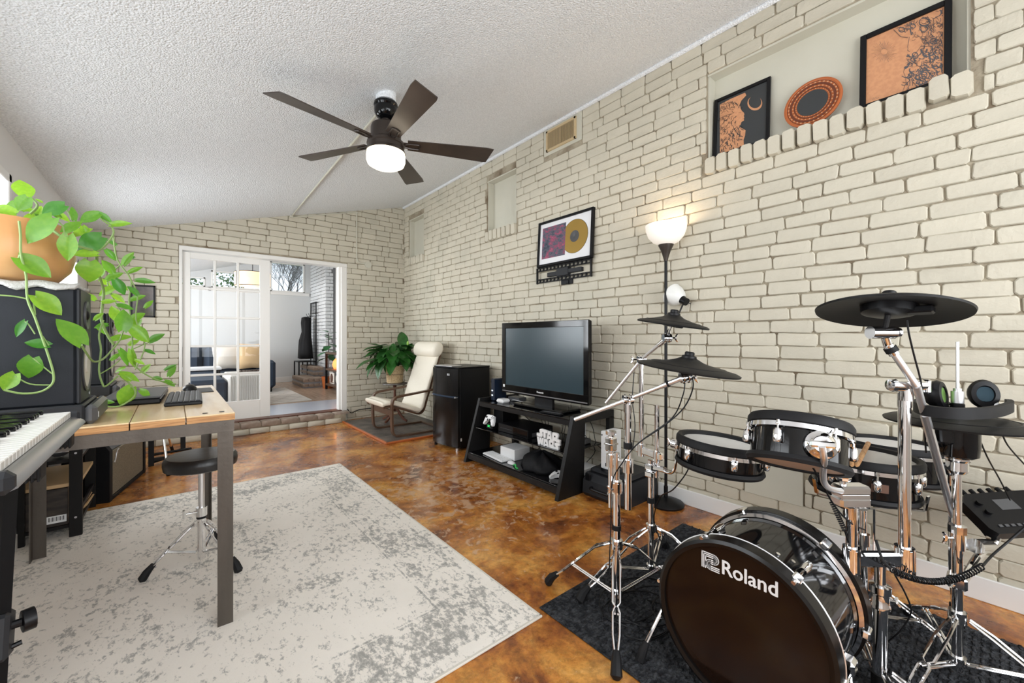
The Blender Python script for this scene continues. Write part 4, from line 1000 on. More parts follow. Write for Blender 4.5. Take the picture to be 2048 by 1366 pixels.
t = thing('pothos_plant', 'bright green trailing pothos in a wide pale terracotta pot on the speaker', 'plant', (PX, PY_, 1.358))
obj('pot', MB().lathe([(0, 0), (.100, 0), (.128, .012), (.158, .05), (.170, .10), (.168, .145), (.160, .19), (.158, .205), (.150, .205), (.150, .175), (0, .17)], 48, M.Translation((PX, PY_, 1.359))), m_terra, t)
obj('soil', MB().lathe([(0, 0), (.15, 0), (.15, .012), (0, .018)], 32, M.Translation((PX, PY_, 1.530))), m_soil, t)
def PYp(x, y, Y):     # the point at distance Y into the room that shows at (x, y)
    u = (x - 1024) / 814; d = Y / (.7680 - .6404 * u); return P(x, y, d)
lm = [leaf_mesh('leaf', m_leafP, 1., .78, True, c_, f_, 8) for c_, f_ in ((.22, .2), (.10, .3), (.34, .12))]
r = random.Random(11)
def pleaf(bx, by, tx, ty, Y, w=1., yaw=None, k=None, dY=0, nrm=None):
    p = PYp(bx, by, Y); q_ = PYp(tx, ty, Y + dY); d_ = q_ - p; L = d_.length
    to_cam = (V((0, 0, CAMH)) - p).normalized(); nn = V(nrm) if nrm else (to_cam + V((r.uniform(-.3, .3), r.uniform(-.3, .3), .55))).normalized()
    place('leaf', lm[r.randrange(3) if k is None else k], leafT(p, d_, nn, L * 1.04, w), t)
Ya = 2.005
NL = [(38, 516, 101, 552, .95, Ya), (71, 591, 125, 625, .95, Ya), (50, 643, 26, 672, .55, Ya), (98, 691, 50, 684, .8, Ya), (66, 716, 52, 756, 1.1, Ya), (30, 748, 6, 780, 1.0, Ya), (163, 687, 125, 634, .8, 1.98),
      (50, 391, 42, 358, 1.2, 2.12), (30, 426, -18, 412, .9, 2.05), (129, 411, 84, 428, .9, 2.05), (104, 436, 47, 479, .75, 1.98), (137, 471, 133, 519, .75, 2.0), (197, 428, 160, 443, .8, 2.15), (197, 426, 225, 444, .6, 2.2),
      (220, 450, 262, 444, .5, 2.2), (203, 474, 153, 497, 1.0, 2.08), (194, 509, 142, 507, .6, 2.08), (180, 523, 177, 562, 1.25, 2.15), (129, 464, 160, 441, .7, 2.05), (55, 395, 36, 420, 1.0, 2.1), (60, 420, 30, 415, .8, 2.15), (95, 440, 62, 415, .7, 2.2), (70, 440, 82, 412, .8, 2.2),
      (148, 440, 145, 413, .55, 2.15), (165, 452, 175, 470, .9, 2.2), (110, 425, 140, 440, .7, 2.25), (120, 435, 100, 420, .7, 2.25), (55, 450, 66, 425, .8, 2.15), (20, 445, 0, 432, .8, 2.2), (30, 405, 20, 430, .9, 2.25), (150, 470, 182, 455, .7, 2.2), (100, 452, 75, 440, .7, 2.2),
      (45, 420, 62, 402, .8, 2.3), (85, 405, 70, 396, .5, 2.25)]
for bx, by, tx, ty, w, Y in NL: pleaf(bx, by, tx, ty, Y, w)
FL = [(272, 561, 310, 563, .55), (262, 655, 298, 683, .85), (300, 684, 328, 667, .75), (222, 679, 262, 669, .6), (262, 775, 240, 810, 1.0), (280, 780, 302, 792, .8), (241, 747, 281, 757, .7), (338, 752, 349, 732, .7), (306, 757, 326, 758, .9), (330, 762, 352, 770, .7), (203, 805, 229, 803, .7), (330, 740, 352, 728, .5),
      (258, 545, 284, 533, .5), (230, 560, 250, 588, .8), (268, 515, 242, 520, .5), (248, 530, 266, 504, .6), (228, 575, 196, 590, .7), (225, 590, 250, 605, .7), (190, 600, 170, 585, .8), (205, 605, 232, 600, .7), (236, 640, 222, 612, .8), (245, 660, 250, 620, .9), (262, 640, 288, 625, .8), (280, 640, 265, 660, .8), (258, 690, 278, 680, .8), (262, 700, 268, 735, .5), (240, 700, 262, 728, .6),
      (215, 650, 188, 655, .8), (195, 655, 218, 668, .6), (270, 720, 290, 728, .6), (250, 735, 228, 742, .6), (285, 745, 300, 728, .7), (225, 545, 205, 520, .8), (215, 560, 245, 545, .7), (212, 500, 232, 520, .7), (205, 535, 188, 560, .8), (190, 640, 205, 625, .7), (262, 600, 290, 590, .6), (275, 590, 256, 572, .7), (235, 610, 268, 615, .6), (250, 580, 228, 560, .8), (290, 700, 312, 706, .6), (222, 720, 240, 705, .6), (262, 760, 240, 745, .7), (200, 560, 222, 570, .8), (232, 490, 214, 478, .6), (290, 615, 305, 600, .6)]
for bx, by, tx, ty, w in FL: pleaf(bx, by, tx, ty, r.uniform(2.38, 2.62) if ty < 730 else r.uniform(2.44, 2.56), w * .95)
def strand(pts, Y, w=.0035):
    ys = Y if isinstance(Y, (list, tuple)) else [Y] * len(pts)
    obj('stem', MB().tube(smooth([PYp(x, y, q_) for (x, y), q_ in zip(pts, ys)], 4), w, 6), m_stemP, t)
strand([(38, 442), (41, 470), (42, 510), (52, 550), (55, 598), (70, 635), (83, 672), (97, 712), (107, 748), (104, 768), (82, 783), (45, 787), (8, 780)], Ya - .004, .0033)
strand([(55, 598), (30, 593), (-5, 590)], Ya, .0025); strand([(70, 630), (68, 605), (72, 593)], Ya, .003); strand([(70, 668), (58, 650), (50, 643)], Ya, .002); strand([(105, 748), (85, 732), (66, 716)], Ya, .002); strand([(103, 770), (60, 768), (30, 752)], Ya, .0022); strand([(40, 510), (38, 516)], Ya); strand([(85, 672), (98, 691)], Ya, .002)
strand([(60, 428), (75, 410), (52, 388)], 2.14, .004); strand([(85, 445), (115, 468), (150, 490), (185, 500)], [2.1, 2.03, 2.03, 2.06], .0045)
strand([(104, 436), (124, 450), (130, 470), (137, 472)], 2.0, .0025); strand([(129, 411), (140, 432), (142, 440)], 2.08, .0022); strand([(197, 428), (205, 440), (222, 452), (226, 470), (200, 500), (172, 505)], 2.2, .0035)
strand([(178, 480), (192, 505), (195, 540), (207, 580), (205, 610), (203, 640), (215, 670), (228, 690)], [2.1, 2.15, 2.3, 2.42, 2.45, 2.45, 2.45, 2.45], .005)
strand([(163, 690), (172, 705), (187, 723), (206, 718), (224, 700), (240, 680)], [1.98, 2.03, 2.12, 2.25, 2.4, 2.45], .0035)
strand([(207, 640), (198, 670), (202, 700), (198, 740), (205, 768), (212, 772), (236, 752)], 2.35, .0035); strand([(200, 748), (222, 735), (240, 720)], 2.35, .0025)
strand([(226, 470), (235, 520), (262, 560), (258, 600), (262, 650), (265, 690), (262, 720), (290, 748), (330, 765), (352, 768)], 2.5, .0035)
strand([(240, 752), (262, 770), (270, 790), (240, 812), (205, 812)], 2.45, .0035); strand([(262, 700), (285, 690), (300, 684)], 2.5, .0022); strand([(240, 530), (215, 560), (228, 600), (250, 640), (240, 680)], 2.55, .003)
strand([(262, 560), (275, 590), (272, 640), (290, 690), (270, 740)], 2.45, .0028)
# computer things
t = thing('laptop', 'closed dark grey laptop on the desk behind the trailing leaves', 'laptop', (-.13, 2.72, DZ))
Tl = M.Translation((-.13, 2.715, DZ)) @ M.Rotation(math.radians(-3), 4, 'Z')
obj('base', MB().box((0, 0, .014), (.20, .46, .022), .004, mx=Tl), m_bsat, t); obj('lid', MB().box((0, 0, .031), (.198, .455, .009), .003, mx=Tl), m_grey2, t)
t = thing('computer_keyboard', 'grey computer keyboard lying on the desk near the mouse', 'keyboard', (.045, 2.56, DZ))
Tk = M.Translation((.045, 2.56, DZ)) @ M.Rotation(math.radians(-2), 4, 'Z')
obj('base', MB().box((0, 0, .008), (.135, .44, .016), .004, mx=Tk), m_bsat, t)
km = mesh_of('key', MB().box((0, 0, 0), (.0165, .0165, .006), .002), m_grey2)
for i in range(6):
    for j in range(21): place('key', km, Tk @ M.Translation((-.053 + i * .021, -.20 + j * .0200, .019)), t)
single('mouse_mat', MB().bb((.055, 2.83, DZ), (.178, 3.07, DZ + .003), .001), m_bsat, 'small dark mouse mat on the desk corner near the keyboard', 'mouse mat')
b = MB(); b.sphere((.075, 2.99, DZ + .004), .055, 18, 10, (.62, 1.05, .58)); b.v = [V((p.x, p.y, max(p.z, DZ + .0035))) for p in b.v]
t = thing('computer_mouse', 'black computer mouse with a grey side on the desk mat', 'mouse', (.075, 2.99, DZ + .003))
obj('shell', b, m_bsat, t, sharp=60); obj('wheel', MB().cyl((.071, 3.02, DZ + .034), (.079, 3.02, DZ + .034), .008, 12), m_grey2, t)
# stage piano on its stand
t = thing('piano_keyboard', 'grey electronic piano keyboard with white keys at the lower left', 'keyboard', (-.36, 1.40, .911))
KX1, KX0, KY0, KY1 = -.200, -.56, 1.045, 1.765
obj('body', MB().bb((KX0, KY0 + .02, .914), (-.222, KY1 - .005, .936), .006), m_grey, t)
b = MB(); b.prism([(-.235, .914), (-.212, .910), (-.201, .915), (-.204, .922), (-.222, .936), (-.228, .936)], -KY1, -KY0 - .02, matx((1, 0, 0), (0, 0, 1), (0, -1, 0), (0, 0, 0)))
obj('front_edge', b, m_silver, t)
obj('end_cheek', MB().bb((KX0, KY0 - .01, .911), (-.201, KY0 + .022, .950), .010), m_grey, t); obj('end_cheek', MB().bb((KX0, KY1 - .014, .911), (-.212, KY1, .952), .006), m_grey, t)
obj('panel', MB().bb((KX0, KY0 + .02, .92), (-.372, KY1 - .012, .962), .006), m_grey, t); obj('display', MB().bb((-.52, 1.52, .9622), (-.41, 1.70, .9635)), m_grey2, t)
wk = mesh_of('white_key', MB().box((0, 0, 0), (.142, .0225, .018), .0015), m_keyw); bk = mesh_of('black_key', MB().box((0, 0, 0), (.092, .0115, .014), .003), m_black)
nk = 29; kw = (KY1 - .014 - KY0 - .022) / nk
for i in range(nk):
    y = KY1 - .014 - (i + .5) * kw; place('white_key', wk, M.Translation((-.301, y, .943)) @ M.Diagonal((1, kw / .0235, 1, 1)), t)
    if (nk - 1 - i) % 7 not in (2, 6) and i < nk - 0: place('black_key', bk, M.Translation((-.326, y - kw / 2 if i < nk - 1 else y, .957)), t)
t = thing('keyboard_stand', 'black steel keyboard stand with ribbed rubber arms under the electronic piano', 'stand', (-.36, 1.4, .01))
for y_ in (1.31, 1.645):
    a_ = obj('support_arm', MB().bb((-.55, y_ - .02, .880), (-.26, y_ + .02, .911), .004), m_bsat, t)
    b = MB(); b.bb((-.27, y_ - .026, .872), (-.212, y_ + .026, .908), .005)
    for i in range(7): b.bb((-.268 + i * .0085, y_ - .028, .869), (-.264 + i * .0085, y_ + .028, .9105), .001)
    obj('rubber_cap', b, m_rub, a_)
b = MB(); b.cyl((-.262, 1.312, .885), (-.262, 1.13, .015), .016, 4); obj('leg', b, m_bsat, t)
b = MB(); b.cyl((-.52, 1.645, .885), (-.52, 1.30, .02), .018, 4); obj('leg', b, m_bsat, t)
obj('clamp', MB().box((-.264, 1.252, .585), (.04, .05, .085), .006, rot=(-.215, 0, 0)), m_grey, t)
pk = V((-.262, 1.25, .60)); q_ = pk + V((.030, .006, 0)); a_ = obj('knob', MB().cyl(pk, q_, .008, 10).cyl(q_, q_ + V((.016, .006, 0)), .021, 14), m_bsat, t)
obj('pin', MB().cyl(pk + V((0, 0, -.045)), pk + V((.030, .006, -.04)), .005, 8), m_bsat, t)
obj('foot_brace', MB().cyl((-.25, 1.17, .20), (-.16, 1.30, .016), .012, 8).cyl((-.30, 1.10, .015), (-.12, 1.36, .015), .014, 8), m_alu, t)
# throne
def tripod(t, c, zh, zl, feet, rleg, m=m_chr, dbl=True, foot_r=.017, mat_z=.009):
    """three double legs hinged on an upper ring, each held by a brace from a lower ring"""
    c = V((c[0], c[1], 0))
    for k, f in enumerate(feet):
        f = V((f[0], f[1], mat_z)); d_ = (f - c); d_.z = 0; L = d_.length; d_.normalize(); s_ = V((-d_.y, d_.x, 0))
        top = c + d_ * .028 + V((0, 0, zh)); kn = c + d_ * (L * .30) + V((0, 0, zh - .03)); el = c + d_ * (L * .80) + V((0, 0, .075 + zh * .06)); ft = f - d_ * .0 + V((0, 0, .03))
        b = MB()
        for sgn in ((-1, 1) if dbl else (0,)):
            sp_ = .011; md = kn.lerp(el, .62); m2 = kn.lerp(el, .56); m3 = kn.lerp(el, .70); b.tube([top + s_ * sgn * .008, kn + s_ * sgn * .015, m2 + s_ * sgn * .014, md + s_ * sgn * .005, m3 + s_ * sgn * .013, el + s_ * sgn * .012, el.lerp(ft, .7) + s_ * sgn * .004, ft + s_ * sgn * .003], rleg * .82, 6)
        lg = obj('leg', b, m, t)
        dn = (ft - el).normalized()
        obj('rubber_foot', MB().tube([ft - dn * .045, ft - dn * .01, f + V((0, 0, .006)) + d_ * .012, f + V((0, 0, .002)) + d_ * .02], [foot_r * .7, foot_r, foot_r * 1.15, foot_r * .7], 8), m_rub, lg)
        mid = kn.lerp(el, .72); lo = c + d_ * .024 + V((0, 0, zl))
        b = MB()
        for sgn in (-1, 1): b.tube([lo + s_ * sgn * .007, mid + s_ * sgn * .006], rleg * .75, 6)
        obj('brace', b, m, t)
t = thing('drum_throne', 'round black drum stool with chrome tripod legs on the rug under the desk', 'stool', (.114, 2.63, .01))
T = M.Translation((.114, 2.63, 0))
obj('seat', MB().lathe([(0, .505), (.135, .505), (.152, .512), (.156, .535), (.154, .556), (.142, .572), (.10, .574), (0, .572)], 40, T), mat('black_seat_vinyl', (.018, .017, .017), .33, bump=(40, .12)), t)
obj('seat_mount', MB().cyl((.114, 2.63, .485), (.114, 2.63, .506), .03, 16), m_chrb, t)
obj('post', MB().cyl((.114, 2.63, .26), (.114, 2.63, .49), .0135, 14), m_chrb, t); obj('tube', MB().cyl((.114, 2.63, .035), (.114, 2.63, .27), .018, 14), m_chr, t)
obj('clamp', MB().cyl((.114, 2.63, .255), (.114, 2.63, .30), .024, 14), m_chr, t); obj('band', MB().cyl((.114, 2.63, .243), (.114, 2.63, .256), .0215, 14), m_bsat, t)
obj('wing_bolt', MB().cyl((.10, 2.62, .28), (.05, 2.61, .285), .005, 8).box((.043, 2.61, .286), (.010, .02, .045), .004), m_chr, t)
tripod(t, (.114, 2.63), .222, .075, [(-.10, 2.62), (.245, 2.425), (.20, 2.86)], .0055)
# black shelf under the desk end, amplifier
t = thing('small_bookcase', 'small black wooden shelf unit under the far end of the desk', 'shelf', (-.51, 3.75, .009))
for (x_, y_) in ((-.462, 3.46), (-.462, 4.0), (-.66, 3.46), (-.66, 4.0)): obj('post', MB().bb((x_, y_, .0095 if y_ < 3.9 else .0), (x_ + .054 if x_ > -.6 else x_ + .03, y_ + .022, .56), .002), m_bwood, t)
for z_, m_ in ((.06, m_bwood), (.30, m_wood), (.44, m_bwood)): obj('shelf', MB().bb((-.655, 3.48, z_), (-.42, 4.0, z_ + .02), .002), m_, t)
for z_ in (.10, .475): obj('screw', MB().cyl((-.435, 3.459, z_ + .02), (-.435, 3.4565, z_ + .02), .006, 10), m_alu, t)
obj('rail', MB().bb((-.43, 3.48, .14), (-.415, 4.0, .165), .002), m_bwood, t)
t = thing('patterned_box', 'dark wood-patterned box with a barcode label on the lowest shelf of the black unit', 'box', (-.56, 3.6, .08))
obj('carton', MB().bb((-.65, 3.487, .081), (-.47, 3.72, .295), .002), mat('printed_wood_pattern', (.055, .04, .03), .5, var=(8, (.02, .015, .012), .4, .6, (1, 1, 4))), t)
lb = obj('label', MB().bb((-.555, 3.4855, .10), (-.475, 3.487, .142)), m_print, t)
b = MB()
for i in range(13): b.bb((-.545 + i * .0048, 3.4848, .112), (-.545 + i * .0048 + (.0014 if i % 3 else .003), 3.4856, .136))
o = obj('barcode', b, m_bsat, lb); o['kind'] = 'stuff'
for i, (x_, z_) in enumerate(((-.46, .088), (-.45, .104), (-.44, .088))):
    single('drumstick', MB().tube([(x_, 3.74, z_), (x_ + .01, 3.8, z_), (x_ + .02, 4.0, z_), (x_ + .022, 4.02, z_)], [.008, .008, .006, .003], 8), m_wood, ('lowest', 'topmost', 'front')[i] + ' of the pale drumsticks in a bundle on the black shelf', 'drumstick', (x_, 3.74, z_ - .008), 'drumsticks on the black shelf')
t = thing('dome_lamp', 'small silver dome lamp lying on the upper shelf of the black unit', 'lamp', (-.52, 3.58, .46))
obj('dome', MB().lathe([(0, .05), (.02, .048), (.045, .03), (.055, .0), (.052, .0), (.042, .027), (0, .044)], 24, frame((-.515, 3.57, .515), (0, -.25, -1)) @ M.Translation((0, 0, -.0))), m_alu, t); obj('neck', MB().tube([(-.52, 3.60, .53), (-.53, 3.68, .50), (-.53, 3.72, .462)], .006, 8), m_alu, t)
t = thing('guitar_amplifier', 'black guitar amplifier with a tan cloth grille on the floor beyond the desk', 'amplifier', (-.35, 4.4, 0))
ang = math.atan2(4.746 - 4.06, -.184 + .338); Ta = M.Translation((-.338, 4.06, 0)) @ M.Rotation(ang, 4, 'Z')   # local x along the front, -y = front normal (+X side)
side = [(0.0, .0), (-.0, .36), (-.055, .45), (-.24, .45), (-.26, .0)]
Tp = Ta @ matx((0, -1, 0), (0, 0, 1), (-1, 0, 0), (0, 0, 0))
for xx in ((-.02, .03), (.67, .72)):
    b = MB(); b.prism([(-p_[0] * -1, p_[1]) for p_ in side], 0, 1); 
    b = MB(); vs = [(x_, -s_[0] , s_[1]) for x_ in xx for s_ in side]; b.add(vs, [(0, 1, 2, 3, 4), (9, 8, 7, 6, 5)] + [(i, i + 5, (i + 1) % 5 + 5, (i + 1) % 5) for i in range(5)], Ta); obj('side_panel', b, m_blk, t)
obj('cabinet', MB().bb((.03, .02, .0), (.67, .255, .35), .003, mx=Ta).bb((.03, .06, .35), (.67, .24, .448), .003, mx=Ta).bb((.03, .0, .0), (.67, .02, .03), .003, mx=Ta), m_blk, t)
obj('grille', MB().bb((.035, .004, .032), (.665, .02, .352), .004, mx=Ta), m_grille, t)
pn = obj('control_panel', MB().add([(.03, .012, .358), (.67, .012, .358), (.67, .062, .440), (.03, .062, .440), (.03, .03, .35), (.67, .03, .35), (.67, .075, .43), (.03, .075, .43)], [(0, 1, 2, 3), (4, 7, 6, 5), (0, 4, 5, 1), (1, 5, 6, 2), (2, 6, 7, 3), (3, 7, 4, 0)], Ta), m_grey2, t)
for i in range(9): c_ = Ta @ V((.10 + i * .06, .036, .397)); n_ = Ta.to_3x3() @ V((0, -.085, .055)).normalized(); obj('knob', MB().cyl(c_, c_ + n_ * .018, .012, 10), m_bsat, pn)
obj('badge', MB().tube(smooth([Ta @ V(p_) for p_ in ((.055, .002, .265), (.075, .001, .275), (.070, .001, .262), (.095, .001, .295), (.105, .001, .325), (.12, .001, .315), (.115, .001, .335), (.145, .001, .345))], 4), .004, 6), m_alu, t)
t = thing('metal_rack', 'black steel frame rack standing on the floor behind the amplifier', 'rack', (-.05, 5.2, 0))
for (x_, y_) in ((-.15, 4.95), (.08, 5.25)): obj('post', MB().bb((x_ - .02, y_ - .02, 0), (x_ + .02, y_ + .02, .60), .002), m_bsat, t)
obj('rail', MB().bb((-.15, 4.94, .04), (.08, 4.97, .07)).cyl((-.15, 4.95, .10), (.14, 5.0, .10), .012, 8).cyl((-.15, 4.95, .03), (.16, 5.25, .03), .012, 8), m_bsat, t)
obj('shelf', MB().bb((-.17, 4.93, .58), (.10, 5.28, .60)), m_bsat, t)
t = thing('chrome_stand', 'chrome three-legged stand with rubber tips on the floor before the brick step', 'stand', (-.02, 4.8, 0))
tp = V((-.10, 4.85, .62))
for f in ((-.027, 4.50, 0), (.0, 5.45, .0), (-.45, 5.0, 0)):
    f = V(f); l_ = obj('leg', MB().cyl(tp, f + (tp - f) * .10, .010, 10), m_chr, t); obj('rubber_tip', MB().cyl(f + (tp - f) * .11, f + V((0, 0, .002)), .014, 10), m_rub, l_)
obj('hub', MB().cyl(tp - V((0, 0, .03)), tp + V((0, 0, .03)), .03, 14), m_bsat, t)

# ================================================================== ARMCHAIR, SIDE TABLE, LILY
def S(pts, y): return smooth([(p_[0], y, p_[1]) for p_ in pts], 4)
HZ = .021
t = thing('armchair', 'cream leather armchair with dark bentwood arms on the tiled hearth pad', 'chair', (2.25, 4.74, HZ))
fr = [(2.56, .545), (2.38, .525), (2.2, .505), (2.02, .487), (1.955, .468), (1.928, .42), (1.925, .33), (1.928, .14), (1.945, .062), (2.0, .034), (2.2, .0315), (2.62, .0315)]
for y_ in (4.455, 5.03): obj('side_frame', sweep(MB(), S(fr, y_), .055, .020, (0, 1, 0)), m_bent, t)
obj('front_rail', MB().box((1.935, 4.742, .30), (.020, .56, .075), .004), m_bent, t); obj('rear_rail', MB().box((2.60, 4.742, .032), (.05, .62, .02), .004), m_bent, t)
sf = [(1.84, .365), (1.92, .372), (2.05, .335), (2.2, .275), (2.29, .252), (2.345, .29), (2.39, .42), (2.47, .66), (2.55, .88), (2.61, 1.05)]
for y_ in (4.50, 4.985): obj('seat_frame', sweep(MB(), S(sf, y_), .035, .020, (0, 1, 0)), m_bent, t)
b = MB(); prof = smooth([(1.825, 4.742, .398), (1.86, 4.742, .408), (1.92, 4.742, .412), (2.05, 4.742, .378), (2.2, 4.742, .318), (2.285, 4.742, .296), (2.325, 4.742, .335), (2.365, 4.742, .455), (2.44, 4.742, .68), (2.52, 4.742, .90), (2.58, 4.742, 1.05)], 5)
N_ = len(prof); nw = 12
for i, p_ in enumerate(prof):
    d_ = (prof[min(i + 1, N_ - 1)] - prof[max(i - 1, 0)]).normalized(); nn = V((0, 1, 0)).cross(d_) * -1
    if nn.z < 0 and d_.x > 0: nn = -nn
    th = .030 if 0 < i < N_ - 1 else .016
    puff = 1 + .12 * math.sin(i * .9)
    for k in range(2 * nw):
        a = 2 * PI * k / (2 * nw); yy = .27 * (abs(math.cos(a)) ** .35) * (1 if math.cos(a) >= 0 else -1); zz = th * puff * (abs(math.sin(a)) ** .55) * (1 if math.sin(a) >= 0 else -1)
        b.v.append(p_ + V((0, yy, 0)) + nn * zz)
for i in range(N_ - 1):
    for k in range(2 * nw): j = (k + 1) % (2 * nw); b.f.append((i * 2 * nw + k, i * 2 * nw + j, (i + 1) * 2 * nw + j, (i + 1) * 2 * nw + k))
b.f += [tuple(range(2 * nw))[::-1], tuple(range((N_ - 1) * 2 * nw, N_ * 2 * nw))]; b.mi = [0] * len(b.f)
obj('seat_cushion', b, m_cush, t, sharp=70)
hd = MB(); T = frame((2.535, 4.742, 1.02), (0, 1, 0), (.34, 0, .94)) @ M.Translation((0, 0, -.28))
hd.lathe([(0, 0), (.6, .0), (.92, .012), (1, .04), (1.0, .28), (1, .52), (.92, .548), (.6, .56), (0, .56)], 24, T @ M.Diagonal((.100, .074, 1, 1)))
obj('headrest', hd, m_cush, t, sharp=60)
t = thing('pedestal_table', 'small round dark pedestal table behind the armchair in the corner', 'table', (2.36, 5.35, HZ))
TX, TY = 2.36, 5.36; T = M.Translation((TX, TY, 0))
obj('tabletop', MB().lathe([(0, .525), (.160, .525), (.168, .532), (.166, .543), (0, .545)], 36, T), m_stone, t)
obj('column', MB().lathe([(0, .15), (.022, .15), (.026, .20), (.018, .25), (.021, .34), (.016, .42), (.024, .50), (.03, .526), (0, .526)], 20, T), m_redw, t)
for k in range(4):
    a = k * PI / 2 + .5; c_, s_ = math.cos(a), math.sin(a); obj('leg', sweep(MB(), smooth([(TX + c_ * q_, TY + s_ * q_, z_) for q_, z_ in ((.015, .20), (.07, .15), (.13, .07), (.20, .033))], 4), .022, .024, (-s_, c_, 0)), m_redw, t)
t = thing('peace_lily', 'dark green peace lily in a woven basket on the pedestal table', 'plant', (TX, TY, .545))
b = MB(); BK = [(0, .0), (.098, .0), (.104, .01), (.112, .12), (.118, .225), (.120, .235), (.112, .235), (.108, .215), (0, .21)]
bk_ = obj('basket', b.lathe(BK, 36, M.Translation((TX, TY, .546))), m_wick, t)
b = MB()
for k in range(12):
    z_ = .015 + k * .019; R_ = .1045 + z_ * .058
    for i in range(36): a = 2 * PI * (i + (k % 2) * .5) / 36; b.box((TX + R_ * math.cos(a), TY + R_ * math.sin(a), .546 + z_), (.006, .017, .016), .002, rz=a)
o = obj('weave', b, m_wick, bk_); o['kind'] = 'stuff'
obj('dark_band', MB().torus((TX, TY, .546 + .118), .113, .0035, 40, 6), m_bent, bk_)
lv = [leaf_mesh('leaf', m_leafL, 1., w_, False, c_, .25, 8, 1) for w_, c_ in ((.50, .30), (.54, .5), (.44, .15))]
r = random.Random(21); b = MB()
for i in range(70):
    a = r.uniform(0, 2 * PI); el = r.uniform(.15, 1.35); q_ = r.uniform(.04, .16); z0_ = .76 + .02 * r.random()
    st_ = V((TX + .05 * math.cos(a), TY + .05 * math.sin(a), z0_)); hz = .05 + .155 * math.cos(el) * r.uniform(.6, 1.1); vt_ = .04 + .31 * math.sin(el) * r.uniform(.6, 1.0)
    p_ = V((TX + hz * math.cos(a), TY + hz * math.sin(a), z0_ + vt_)); 
    if p_.x > 2.50: p_.x = 2.50
    if p_.y > 5.72: p_.y = 5.72
    b.tube(smooth([st_, st_.lerp(p_, .5) + V((0, 0, .05)), p_], 3), .0028, 5)
    d_ = V((math.cos(a), math.sin(a), r.uniform(-1.1, .5))); L_ = r.uniform(.20, .33)
    e_ = p_ + d_.normalized() * L_
    if e_.x > 2.70: d_.x = min(d_.x, .10) * .2
    if e_.y > 5.9: d_.y *= .2
    place('leaf', lv[r.randrange(3)], leafT(p_, d_, (0, 0, 1), L_, 1.05), t)
obj('stalks', b, m_leafL, t)
obj('bloom', MB().tube(smooth([(TX + .03, TY - .04, .8), (TX + .10, TY - .1, .98), (TX + .13, TY - .12, 1.07)], 4), .003, 6).sphere((TX + .134, TY - .122, 1.09), .022, 10, 8, (.7, .7, 1.5)), mat('pale_green_bloom', (.30, .52, .08), .5), t)

# ================================================================== FRIDGE
FA = math.atan2(3.98 - 3.545, 2.17 - 2.215) - PI / 2
t = thing('mini_fridge', 'black two-door mini fridge between the armchair and the television stand', 'fridge', (2.2, 3.76, 0), 0)
Tf = M.Translation((2.215, 3.545, 0)) @ M.Rotation(FA, 4, 'Z')    # local y along the front to the left, x into the body
fw_, fd, fh = .437, .47, .862
obj('body', MB().bb((.055, .004, .025), (fd, fw_ - .004, fh - .012), .006, mx=Tf), m_bsat, t)
obj('top_panel', MB().bb((.03, 0, fh - .014), (fd, fw_, fh), .004, mx=Tf), m_bsat, t)
for nm, z0, z1 in (('freezer_door', .565, fh - .016), ('main_door', .04, .543)):
    b = MB(); n_ = 8; pts = []
    for i in range(n_ + 1): s_ = i / n_; pts.append((.012 - .016 * math.sin(PI * s_) + (.012 if i in (0, n_) else 0), fw_ * s_))
    pts += [(.05, fw_), (.05, 0)]; b.prism(pts, z0, z1, Tf); obj(nm, b, mat('fridge_door_gloss', (.0065, .006, .006), .2, spec=.35), t)
obj('handle_strip', MB().bb((.004, .02, .543), (.05, fw_ - .01, .566), .003, mx=Tf), mat('blue_black_trim', (.02, .035, .06), .2), t)
for y_ in (.008, fw_ - .03): obj('hinge', MB().bb((-.002, y_, .548), (.03, y_ + .022, .560), .002, mx=Tf), m_alu, t)
obj('badge', MB().box((-.004, .135, .785), (.001, .018, .022), 0, mx=Tf).box((-.004, .112, .785), (.001, .014, .022), 0, mx=Tf), m_alu, t)
for x_, y_ in ((.04, .03), (.04, fw_ - .03), (fd - .04, .03), (fd - .04, fw_ - .03)): obj('foot', MB().cyl(Tf @ V((x_, y_, 0)), Tf @ V((x_, y_, .03)), .016, 10), m_alu if y_ < .1 else m_bsat, t)
obj('door_label', MB().bb((.06, -.0005, .10), (.075, .004, .13), mx=Tf), m_print, t)
obj('hinge_cover', MB().bb((.02, .10, fh), (.16, fw_ - .05, fh + .012), .003, mx=Tf), m_alu, t)

# ================================================================== TELEVISION STAND AND TELEVISION
t = thing('tv_stand', 'black slanted three-tier television stand with tinted glass shelves', 'tv stand', (2.45, 2.62, 0))
def panel(y0, y1):
    side = [(2.105, 0), (2.27, .585), (2.765, .585), (2.765, 0), (2.70, 0), (2.66, .1), (2.42, .1), (2.36, 0)]
    side = [(2.105, 0), (2.275, .585), (2.76, .585), (2.76, 0)]
    return MB().prism(side, -y1, -y0, matx((1, 0, 0), (0, 0, 1), (0, -1, 0), (0, 0, 0)))
def hollow(y0, y1):   # slanted front leg and back leg joined by top and bottom rails
    b = MB()
    def bar(pts): b.prism(pts, -y1, -y0, matx((1, 0, 0), (0, 0, 1), (0, -1, 0), (0, 0, 0)))
    bar([(2.105, 0), (2.275, .585), (2.405, .585), (2.385, 0)]); bar([(2.405, .525), (2.405, .585), (2.76, .585), (2.76, .525)]); bar([(2.70, .0), (2.70, .53), (2.76, .53), (2.76, .0)])
    return b
obj('side_panel', hollow(2.015, 2.048), m_bwood, t); obj('side_panel', hollow(3.205, 3.238), m_bwood, t)
